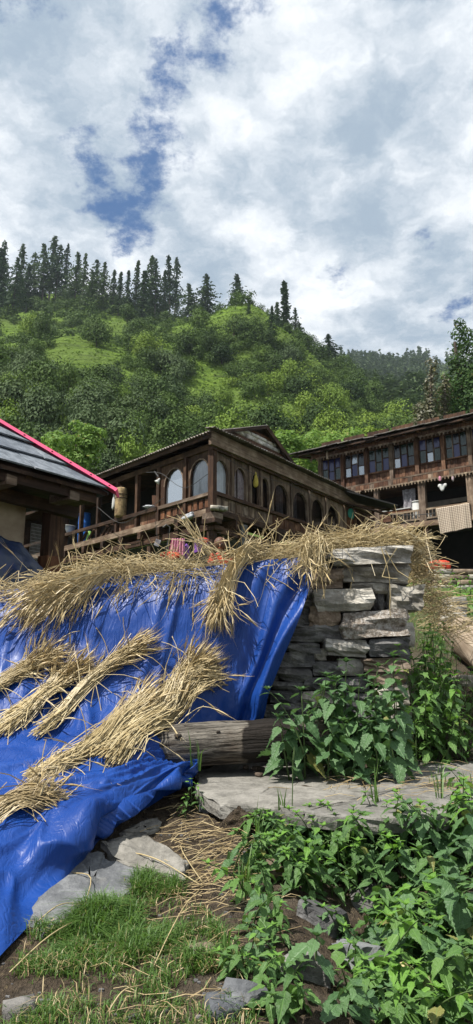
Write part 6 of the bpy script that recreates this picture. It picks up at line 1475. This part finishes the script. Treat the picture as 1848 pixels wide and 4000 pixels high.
# ---- herbs with single leaves
def leaf_mesh(name, mat, w=.36, teeth=.06, droop=.22, fold=.16, heart=.0, n=7, seed=0):
    t = np.linspace(0, 1, n); V = []; F = []; r2 = np.random.default_rng(seed)
    for i, x in enumerate(t):
        z = -droop*x*x+.02*math.sin(x*7+seed); V.append((x, 0, z))
    prof = np.sin(np.clip(t, 0, 1)**.58*math.pi)**.95*w*(1-.25*t); prof[0] = .02+heart; prof[-1] = .004
    for s in (1, -1):
        for i, x in enumerate(t):
            for h_ in ((0,) if i in (0, n-1) else (0,)):
                tooth = teeth*(.5 if i % 2 else -.5)*(prof[i] > .05)
                y = max(.004, prof[i]*(1+tooth*1.2)); xx = x-(.05*heart*10 if i == 0 else 0)+tooth*.35
                V.append((xx, s*y, -droop*x*x+fold*y+.025*r2.normal()*min(1, y*4)))
    for i in range(n-1): F.append((i, i+1, n+i+1, n+i)); F.append((i, 2*n+i, 2*n+i+1, i+1))
    return mesh(name, np.array(V), F, mat, True)
LEAF = {'nettle': [leaf_mesh('leaf', M['nettle'], .33, .13, d, f, .10, 15, s) for s, d, f in ((1, .20, .15), (2, .42, .22), (3, .10, .10))],
        'herb': [leaf_mesh('leaf', M['herb'], .26, .10, d, f, .02, 11, s) for s, d, f in ((4, .22, .18), (5, .45, .25), (6, .12, .12))],
        'herb_light': [leaf_mesh('leaf', M['herb_light'], .26, .10, d, f, .02, 11, s) for s, d, f in ((4, .22, .18), (5, .35, .2))],
        'weed': [leaf_mesh('leaf', M['weed'], .30, .14, d, f, .03, 11, s) for s, d, f in ((7, .25, .2), (8, .5, .25), (9, .15, .1))]}
def plant(name, label, root, h, lean, nodes, leaf, kind, group=None, start=.15, tipkind=None, cat='plant', droop=(.1, .6), r_=.004):
    root = Vector(root); e = empty(name, root, label, cat, group); lean = Vector(lean); P = []
    bx_, by_ = random.uniform(-.04, .04), random.uniform(-.04, .04)
    for t in np.linspace(0, 1, 8): P.append((lean.x*t*t*h+bx_*math.sin(t*4)*h, lean.y*t*t*h+by_*math.sin(t*3)*h, h*t*(1-.12*t*lean.length)))
    V, F = tube_vf(P, r_*np.linspace(1.2, .45, 8), 5); put('stem', mesh('stem', V, F, M['stem'], True), e)
    ph = random.uniform(0, 6.28); Pn = np.array(P)
    for k in range(nodes):
        t = start+(1-start)*(k+.5)/nodes; i = min(int(t*7), 6); p = Pn[i]+(Pn[i+1]-Pn[i])*(t*7-i); ph += 1.57+random.uniform(-.3, .3)
        s0 = leaf*(1.0-.55*max(0, t-.45)/.55)*random.uniform(.75, 1.2)*(.75+.5*min(1, t/.3)*.5)
        for sgn in (0, math.pi):
            if random.random() < .08: continue
            a = ph+sgn+random.uniform(-.3, .3); pitch = random.uniform(*droop)-.35*(t > .85); d = Vector((math.cos(a)*math.cos(pitch), math.sin(a)*math.cos(pitch), -math.sin(pitch)))
            up = Vector((rng.normal(0, .18), rng.normal(0, .18)-.12, 1)); y = up.cross(d).normalized(); z = d.cross(y); pet = .28*s0
            Mx = Matrix((d, y, z)).transposed().to_4x4() @ Matrix.Diagonal((s0, s0, s0, 1)); Mx.translation = Vector(p)+Vector((d.x, d.y, abs(d.z)*.2+.1))*pet
            kk = tipkind if (tipkind and t > .8) else kind
            o = put('leaf', random.choice(LEAF[kk]), e); o.matrix_basis = Mx
    for k in range(4):                                    # tip rosette
        a = ph+k*1.57; d = Vector((math.cos(a)*.75, math.sin(a)*.75, .55)).normalized(); y = Vector((0, 0, 1)).cross(d).normalized(); z = d.cross(y); s0 = leaf*.38
        Mx = Matrix((d, y, z)).transposed().to_4x4() @ Matrix.Diagonal((s0, s0, s0, 1)); Mx.translation = Vector(P[-1]); o = put('leaf', random.choice(LEAF[tipkind or kind]), e); o.matrix_basis = Mx
    return e
# nettles by the wall
for (px, py, Y, top) in [(1130, 2985, 3.56, 2760), (1190, 3000, 3.58, 2660), (1240, 2985, 3.72, 2590), (1300, 3000, 3.66, 2610), (1345, 2990, 3.80, 2540), (1400, 3005, 3.66, 2600), (1450, 2995, 3.80, 2560), (1500, 3005, 3.68, 2640), (1540, 2990, 3.82, 2510), (1570, 3000, 3.72, 2680), (1280, 3005, 3.55, 2800), (1380, 3010, 3.52, 2780), (1470, 3010, 3.52, 2800), (1540, 3010, 3.56, 2790), (1215, 2990, 3.85, 2640), (1360, 2990, 3.88, 2600), (1480, 2990, 3.88, 2620)]:
    p = W(px, py, Y); p.z = -.515; h = (W(px, top, Y).z+.515)
    plant('nettle', 'broad toothed nettle growing at the wall foot beyond the log', p, h*.92, (random.uniform(-.3, .22), random.uniform(-.40, -.08), 0), max(5, int(h/.044)), .122, 'nettle', 'nettles at the foot of the stone wall', .12, None, 'plant', (.15, .8), .0045)
plant('nettle', 'single nettle arching out over the charred end of the log', W(1190, 2960, 3.5), .34, (-.55, -.1, 0), 5, .10, 'nettle', None, .25, None, 'plant', (.1, .7))
for (px, py, Y) in [(1075, 2830, 3.92), (1110, 2800, 3.93), (1150, 2820, 3.93), (1090, 2770, 3.95)]:
    p = W(px, py, Y); plant('nettle', 'nettle in the shade between the tarpaulin edge and the wall', (p.x, p.y, -.50), p.z+.52, (0, -.1, 0), 4, .085, 'nettle', 'shaded nettles behind the tarpaulin edge', .35)
# weeds on the side of the wall and along the path
for (px, py, Y, top, lf) in [(1640, 2930, 4.05, 2640, .085), (1700, 2930, 4.1, 2600, .085), (1760, 2920, 4.1, 2640, .08), (1820, 2910, 4.15, 2650, .08), (1620, 2950, 3.95, 2500, .075), (1660, 2820, 4.5, 2480, .075), (1720, 2800, 4.6, 2520, .075), (1780, 2780, 4.6, 2560, .07), (1845, 2760, 4.6, 2600, .07), (1650, 2700, 4.9, 2420, .07), (1700, 2650, 5.1, 2440, .07), (1740, 2600, 5.3, 2440, .065), (1670, 2560, 5.2, 2400, .07), (1870, 2880, 4.1, 2700, .08), (1730, 2880, 4.2, 2700, .085), (1790, 2850, 4.3, 2680, .08), (1690, 2740, 4.7, 2560, .07), (1600, 2960, 3.9, 2700, .075), (1750, 2700, 4.8, 2560, .07), (1810, 2700, 4.8, 2600, .07), (1850, 2660, 4.9, 2560, .065), (1625, 2900, 4.1, 2780, .09), (1680, 2940, 4.0, 2800, .09), (1740, 2930, 4.0, 2790, .09), (1800, 2920, 4.05, 2780, .09), (1850, 2900, 4.05, 2770, .09), (1700, 2840, 4.4, 2680, .08), (1770, 2820, 4.4, 2660, .08), (1640, 2760, 4.6, 2600, .08), (1830, 2820, 4.4, 2690, .08), (1612, 2900, 4.15, 2540, .08), (1650, 2850, 4.3, 2520, .08), (1690, 2800, 4.4, 2500, .08), (1630, 2800, 4.4, 2560, .085), (1720, 2760, 4.6, 2480, .075), (1760, 2740, 4.7, 2540, .075), (1670, 2650, 4.9, 2450, .075), (1790, 2860, 4.2, 2600, .08), (1670, 2900, 4.0, 2520, .10), (1720, 2900, 4.05, 2560, .10), (1770, 2880, 4.1, 2620, .10), (1660, 2700, 4.5, 2460, .095), (1700, 2680, 4.6, 2470, .095), (1740, 2660, 4.7, 2500, .09), (1645, 2640, 4.6, 2430, .09), (1700, 2560, 5.0, 2430, .085), (1660, 2850, 4.1, 2600, .10), (1735, 2800, 4.3, 2580, .10)]:
    p = W(px, py, Y); gz_ = float(ground_z(p.x, p.y)); top_z = W(px, top, Y).z; h = min(.85, max(.2, top_z-gz_))
    plant('weed', 'leafy green weed beside the corner of the stone wall', (p.x, p.y, max(gz_, top_z-h)-.01), h, (random.uniform(-.25, .25), random.uniform(-.35, 0), 0), max(5, int(h/.055)), lf, 'weed', 'weeds beside the wall corner and path', .1, 'herb_light' if random.random() < .4 else None, 'plant', (.0, .7), .0035)
for (px, py, Y) in [(1770, 2330, 14), (1800, 2345, 13), (1835, 2340, 13), (1760, 2375, 10), (1800, 2390, 9.5), (1840, 2400, 9), (1870, 2370, 11), (1720, 2300, 17)]:
    p = W(px, py+25, Y); plant('weed', 'low leafy plant growing below the stone ledge wall', (p.x, p.y, p.z), .5*Y/12, (0, -.2, 0), 8, .16, 'weed', 'plants below the ledge wall', .1, 'herb_light', 'plant', (0, .6), .008)
bl_ = W(1690, 2475, 4.2); sl = empty('leaf_shoot', (bl_.x, bl_.y, bl_.z-.25), 'single sunlit yellow green leaf on a thin shoot by the wall corner', 'leaf'); MB().tube([(bl_.x, bl_.y, bl_.z-.25), tuple(bl_)], .003, 4).obj('stem', M['stem'], sl)
o = put('leaf', LEAF['herb_light'][0], sl); Mx = Matrix.Rotation(-.2, 4, 'Y') @ Matrix.Rotation(.5, 4, 'X') @ Matrix.Diagonal((.085, .085, .085, 1)); Mx.translation = Vector((-.03, 0, .25)); o.matrix_basis = Mx
# herbs on the foreground bank
random.seed(21)
spots = []
for (px, py, h, lf, tip) in [(960, 3270, .16, .055, 1), (1020, 3230, .17, .06, 0), (1090, 3220, .20, .065, 1), (1160, 3235, .17, .06, 0), (1240, 3200, .20, .065, 1), (1330, 3230, .22, .065, 0), (1420, 3250, .24, .07, 1), (1510, 3240, .22, .065, 1), (1600, 3250, .25, .07, 0), (1690, 3270, .25, .075, 1), (1780, 3260, .28, .08, 1), (1850, 3200, .34, .085, 0),
                              (1130, 3330, .15, .06, 0), (1230, 3340, .18, .065, 1), (1330, 3370, .2, .07, 0), (1430, 3390, .22, .07, 1), (1530, 3400, .24, .075, 0), (1630, 3420, .25, .08, 1), (1730, 3430, .27, .085, 0), (1830, 3430, .28, .09, 1), (1400, 3470, .18, .065, 1), (1500, 3510, .2, .07, 0), (1600, 3540, .22, .08, 1), (1700, 3570, .25, .085, 0), (1800, 3600, .25, .09, 0),
                              (920, 3420, .15, .055, 0), (960, 3540, .16, .055, 1), (985, 3660, .16, .055, 0), (1040, 3600, .13, .05, 1), (1560, 3680, .2, .08, 0), (1660, 3730, .22, .085, 0), (1760, 3760, .24, .09, 1), (1850, 3760, .26, .095, 0), (1580, 3850, .17, .07, 1), (1680, 3900, .18, .08, 0), (1780, 3930, .2, .085, 0), (1540, 3960, .13, .06, 1), (1640, 4010, .12, .07, 1), (1480, 3900, .10, .05, 1), (1340, 3980, .10, .055, 0), (1120, 3980, .12, .055, 0), (1000, 3880, .1, .045, 1), (1450, 3700, .12, .055, 0), (1300, 3520, .13, .06, 0), (1200, 3480, .12, .05, 1), (1020, 3450, .14, .05, 1), (1750, 3330, .26, .08, 0), (1660, 3340, .24, .075, 1), (1560, 3330, .22, .07, 0)]+[(random.uniform(1060, 1880), random.uniform(3200, 3560), random.uniform(.14, .24), random.uniform(.05, .075), k % 2) for k in range(16)]+[(random.uniform(1480, 1880), random.uniform(3560, 4000), random.uniform(.14, .22), random.uniform(.055, .085), k % 2) for k in range(16)]+[(random.uniform(1500, 1900), random.uniform(3880, 4090), random.uniform(.10, .17), random.uniform(.055, .08), k % 2) for k in range(14)]+[(random.uniform(1000, 1500), random.uniform(3230, 3480), random.uniform(.10, .16), random.uniform(.045, .065), k % 2) for k in range(14)]+[(random.uniform(930, 1500), random.uniform(3560, 4010), random.uniform(.06, .11), random.uniform(.035, .055), k % 2) for k in range(24)]+[(random.uniform(960, 1450), random.uniform(3220, 3560), random.uniform(.07, .12), random.uniform(.04, .055), k % 2) for k in range(22)]:
    p = gnd(px, py, -.01); h = min(h, max(.06, W(px, np.interp(px, [900, 1500, 1750, 1850], [3190, 3100, 3080, 3010])+random.uniform(0, 90), p.y).z-p.z))
    hz = ('low leafy herb at the ragged left rim of the bank' if px < 1060 else 'leafy herb in the row along the ledge edge' if py < 3300 else 'leafy herb round the bare boulders of the bank' if px < 1480 else 'leafy herb in the dense shady mass at the right' if py < 3650 else 'leafy herb at the bottom right corner of the bank')
    plant('herb', hz, p, h*1.2, (random.uniform(-.75, .6), random.uniform(-.9, -.2), 0), max(6, int(h/.022)), lf*1.25, random.choice(('herb', 'herb', 'weed', 'nettle')), 'bank herbs: '+hz, .08, 'herb_light' if tip else None, 'plant', (.0, .8), .003)
plant('herb', 'herb with the biggest toothed leaves at the bottom of the bank', gnd(1230, 3830, 0), .12, (.05, -.3, 0), 4, .105, 'nettle', None, .2, None, 'plant', (.2, .9), .004)
plant('herb', 'upright herb with grey green leaves at the near right margin', gnd(1830, 3350, 0), .30, (-.1, -.3, 0), 11, .10, 'herb', None, .1, 'herb_light', 'plant', (.1, .8), .004)
for (px, py, h) in [(745, 3160, .13), (775, 3175, .12), (725, 3200, .10)]:
    plant('seedling', 'small green seedling growing at the broken corner of the ledge slab', gnd(px, py, 0), h, (0, -.15, 0), 5, .04, 'herb', 'seedlings by the ledge corner', .1, 'herb_light', 'plant', (0, .5), .002)
# grasses
def blades(name, label, pts, L, w, mat, cat='grass', kind=None, lean=.6, group=None):
    n = len(pts); pts = np.asarray(pts, float); a = rng.uniform(0, 6.283, n); d = np.stack([np.cos(a), np.sin(a), np.zeros(n)], 1); side = np.stack([-np.sin(a), np.cos(a), np.zeros(n)], 1); L = np.broadcast_to(L, (n,))[:, None]*rng.uniform(.6, 1.25, (n, 1)); ln = rng.uniform(.15, 1, (n, 1))*lean; w_ = np.broadcast_to(w, (n,))[:, None]
    up = np.array([0, 0, 1.0])
    b0 = pts; b1 = pts+up*L*.55+d*L*ln*.25; b2 = pts+up*L*(.95-.35*ln)+d*L*ln*.85
    V = np.stack([b0-side*w_, b0+side*w_, b1+side*w_*.8, b1-side*w_*.8, b2], 1).reshape(-1, 3); F = []
    for i in range(n): k = 5*i; F.append((k, k+1, k+2, k+3)); F.append((k+3, k+2, k+4))
    return tag(obj(name, V, F, M[mat], None, True), label, cat, group, kind)
gx = rng.uniform(-1.15, .35, 90000); gy = rng.uniform(1.55, 2.9, 90000); gzv = ground_z(gx, gy); dep = gy*CP+gzv*SP; ppx = CX+FPX*gx/dep; ppy = CY-FPX*(-gy*SP+gzv*CP)/dep
lim = np.interp(ppx, [-300, 0, 60, 120, 330, 450, 560, 650, 760, 860, 1000], [4300, 3880, 3760, 3650, 3560, 3500, 3440, 3440, 3520, 3640, 3900])
core = np.exp(-(((ppx-480)/330)**2+((ppy-3640)/170)**2)); gn = fbm(np.stack([gx*9, gy*9, gx*0], -1), 3, 4); dn = (core*1.7+.85)*np.clip(.62+1.3*gn, .05, 1.7)
dn *= np.where(ppy > 3850, .75, 1)
keep = (ppy > lim+rng.normal(0, 12, len(lim))) & (rng.random(len(lim)) < np.clip(dn*.55, 0, 1)) & (ppx < 1000); P = np.stack([gx, gy, gzv], 1)[keep]; cr = core[keep]; gl = np.clip(1+.9*gn[keep], .45, 1.9)
blades('grass', 'short fresh green grass on the bank beside the tarpaulin', P, (.028+.042*cr)*gl, .0014+.0006*cr, 'grassblade', 'grass', 'stuff', 1.5)
sel_ = rng.random(len(P)) < .16; blades('dry_grass', 'dead straw coloured blades among the fresh grass', P[sel_]+np.array([.004, 0, 0]), .05, .0013, 'straw_dull', 'grass', 'stuff', 1.8)
for (px, py, Y0, n, L, lab) in [(765, 3010, 3.45, 7, .20, 'tuft of long grass blades standing at the log foot'), (960, 3500, 0, 16, .17, 'long grass tuft among the herbs at the left of the bank'), (1470, 3200, 0, 9, .22, 'long pale grass blades rising above the herbs before the ledge'), (1100, 3250, 0, 8, .18, 'grass tuft beside the thin dark stalk on the bank'), (1720, 3150, 0, 8, .25, 'long grass blades at the right of the herb bank'), (900, 3780, 0, 8, .14, 'grass tuft with one broad bent blade at the foot of the bank'), (1010, 3330, 0, 8, .2, 'grass tuft at the upper corner of the bank')]:
    p = W(px, py, Y0) if Y0 else gnd(px, py, 0); blades('grass_tuft', lab, np.array(p)+rng.normal(0, .012, (n, 3))*np.array([1, 1, .2]), L, .0035, 'grassblade', 'grass', None, .7)
p = gnd(1140, 3240, 0); th_ = empty('seed_stalk', p, 'thin dark upright seed stalk standing alone above the herbs', 'stalk'); tp = W(1145, 2965, p.y); MB().tube([tuple(p), tuple(tp.lerp(p, .35)), tuple(tp)], [.0026, .002, .0012], 4).obj('stem', M['stem'], th_); MB().tube([tuple(tp.lerp(p, .02)), tuple(tp+Vector((.004, 0, .02))), tuple(tp+Vector((.006, 0, .05)))], [.003, .004, .001], 5).obj('seed_head', M['stem'], th_)
rx_ = rng.uniform(.9, 4.0, 16000); ry_ = rng.uniform(1.6, 9, 16000); kp = fbm(np.stack([rx_*1.5, ry_*1.5, rx_*0], -1), 3, 14) > -.05; blades('path_grass', 'thin grass along the climbing path', np.stack([rx_, ry_, ground_z(rx_, ry_)], 1)[kp], .07, .0022, 'grassblade', 'grass', 'stuff', 1.2)
# litter and single stalks on the ground
lit = Straw()
for k in range(420):
    px, py = (rng.normal(780, 110), rng.normal(3320, 120)) if k < 260 else ((rng.uniform(1250, 1900), rng.normal(3080, 40)) if k < 350 else (rng.uniform(300, 950), rng.uniform(3550, 3990)))
    if k >= 385: continue
    if px < 560 and py < 3420: continue
    p = ledge(px, py)+Vector((0, 0, .012)) if (k >= 260 and k < 350) else gnd(px, py, .012); a = rng.normal(.3, .8); L = rng.uniform(.05, .20); z_ = rng.normal(0, .05)
    Q = [p, p+Vector((math.cos(a)*L*.5, math.sin(a)*L*.5, .012+z_*L)), p+Vector((math.cos(a+rng.normal(0, .3))*L, math.sin(a)*L, .004+abs(z_)*L))]; 
    for q_ in Q: q_.z = max(q_.z, float(ground_z(q_.x, q_.y))+.004)
    lit.stalk([tuple(q_) for q_ in Q], rng.uniform(.0008, .0016))
pb = MB()
for k in range(260):
    px, py = (rng.uniform(0, 1100), rng.uniform(3480, 4020)) if k % 3 else (rng.uniform(560, 1000), rng.uniform(3180, 3500))
    p = gnd(px, py, 0); s_ = rng.uniform(.005, .014); V, F = rock_vf(s_, s_*.8, s_*.6, k, 2, .5, .2); pb.add(V+np.array(p), F)
tag(pb.obj('gravel', M['stone_dark']), 'scattered pebbles and crumbs of stone on the bare earth', 'gravel', kind='stuff')
tag(lit.mb.obj('straw_litter', M['straw_dull']), 'broken straw scattered on the earth and ledge', 'straw', kind='stuff')
for (pts, r_, lab) in [([(505, 3355), (560, 3395), (640, 3430), (790, 3485)], .0046, 'thick bent straw stalk lying across the rounded stone'), ([(35, 3835), (180, 3740), (300, 3670), (430, 3595)], .0034, 'long straight straw stalk slanting across the grass'), ([(270, 3430), (350, 3490), (330, 3600), (285, 3760)], .0032, 'straw stalk bent in a sharp elbow over the grass'), ([(780, 3500), (720, 3610), (660, 3720), (600, 3810)], .0032, 'long straw stalk reaching down from the litter to the grass'), ([(705, 3325), (720, 3400), (790, 3470)], .0034, 'curved straw stalk at the edge of the litter'),
                       ([(750, 3380), (850, 3340), (960, 3280)], .0028, 'straw stalk rising from the litter towards the herbs'), ([(1430, 3900), (1480, 3810), (1590, 3740), (1725, 3670)], .0052, 'thick dry bent stem leaning across the right of the bank'), ([(1180, 3010), (1290, 3025), (1400, 3012), (1530, 3000)], .0030, 'long straw stalk lying before the nettles on the ledge'), ([(1600, 3020), (1700, 3015), (1845, 3030)], .0030, 'straw stalk on the ledge at the right margin'), ([(420, 3990), (480, 3960), (560, 3880)], .003, 'short straw stalk at the bottom of the bare earth'), ([(130, 3640), (230, 3600), (330, 3555)], .003, 'straw stalk lying on the blue grey stone')]:
    Q = []
    for i, (a, b) in enumerate(pts):
        p = ledge(a, b) if b < 3100 else gnd(a, b, 0); p.z += .018+.03*(0 < i < len(pts)-1); Q.append(tuple(p))
    V, F = tube_vf(catmull(Q, 12), r_*.58*np.linspace(1.1, .8, 12), 5); tag(obj('straw_stalk', V, F, M['straw'], None, True), lab, 'straw stalk')
ct = gnd(1600, 3990, 0); cs = empty('cut_stem', ct, 'cut green stem stump with a pale frayed top at the bottom edge', 'stem'); tp = ct+Vector((0, 0, .12)); MB().tube([tuple(ct), tuple(tp)], [.008, .007], 8).obj('stem', M['stem'], cs); V, F = rock_vf(.03, .03, .02, 3, 3, .4, .4); obj('frayed_top', V+np.array(tp), F, M['ear'], cs)
# ------------------------------------------------------------------ air
def haze():
    x0, x1, y0, y1, z0, z1 = -900, 900, -80, 1200, -40, float(max(FP[..., 2].max(), HP[..., 2].max())+45)
    V = [(x, y, z) for x in (x0, x1) for y in (y0, y1) for z in (z0, z1)]
    m = bpy.data.materials.new('pale air'); m.use_nodes = True; t = NT(m.node_tree); v = t.n('ShaderNodeVolumePrincipled'); v.inputs['Color'].default_value = (.72, .82, .95, 1); v.inputs['Density'].default_value = .00017; v.inputs['Anisotropy'].default_value = .2
    o = t.n('ShaderNodeOutputMaterial', i_Volume=v.outputs[0]); tag(obj('haze', V, BOXF, m), 'thin pale mountain haze', 'haze', kind='stuff')
haze()
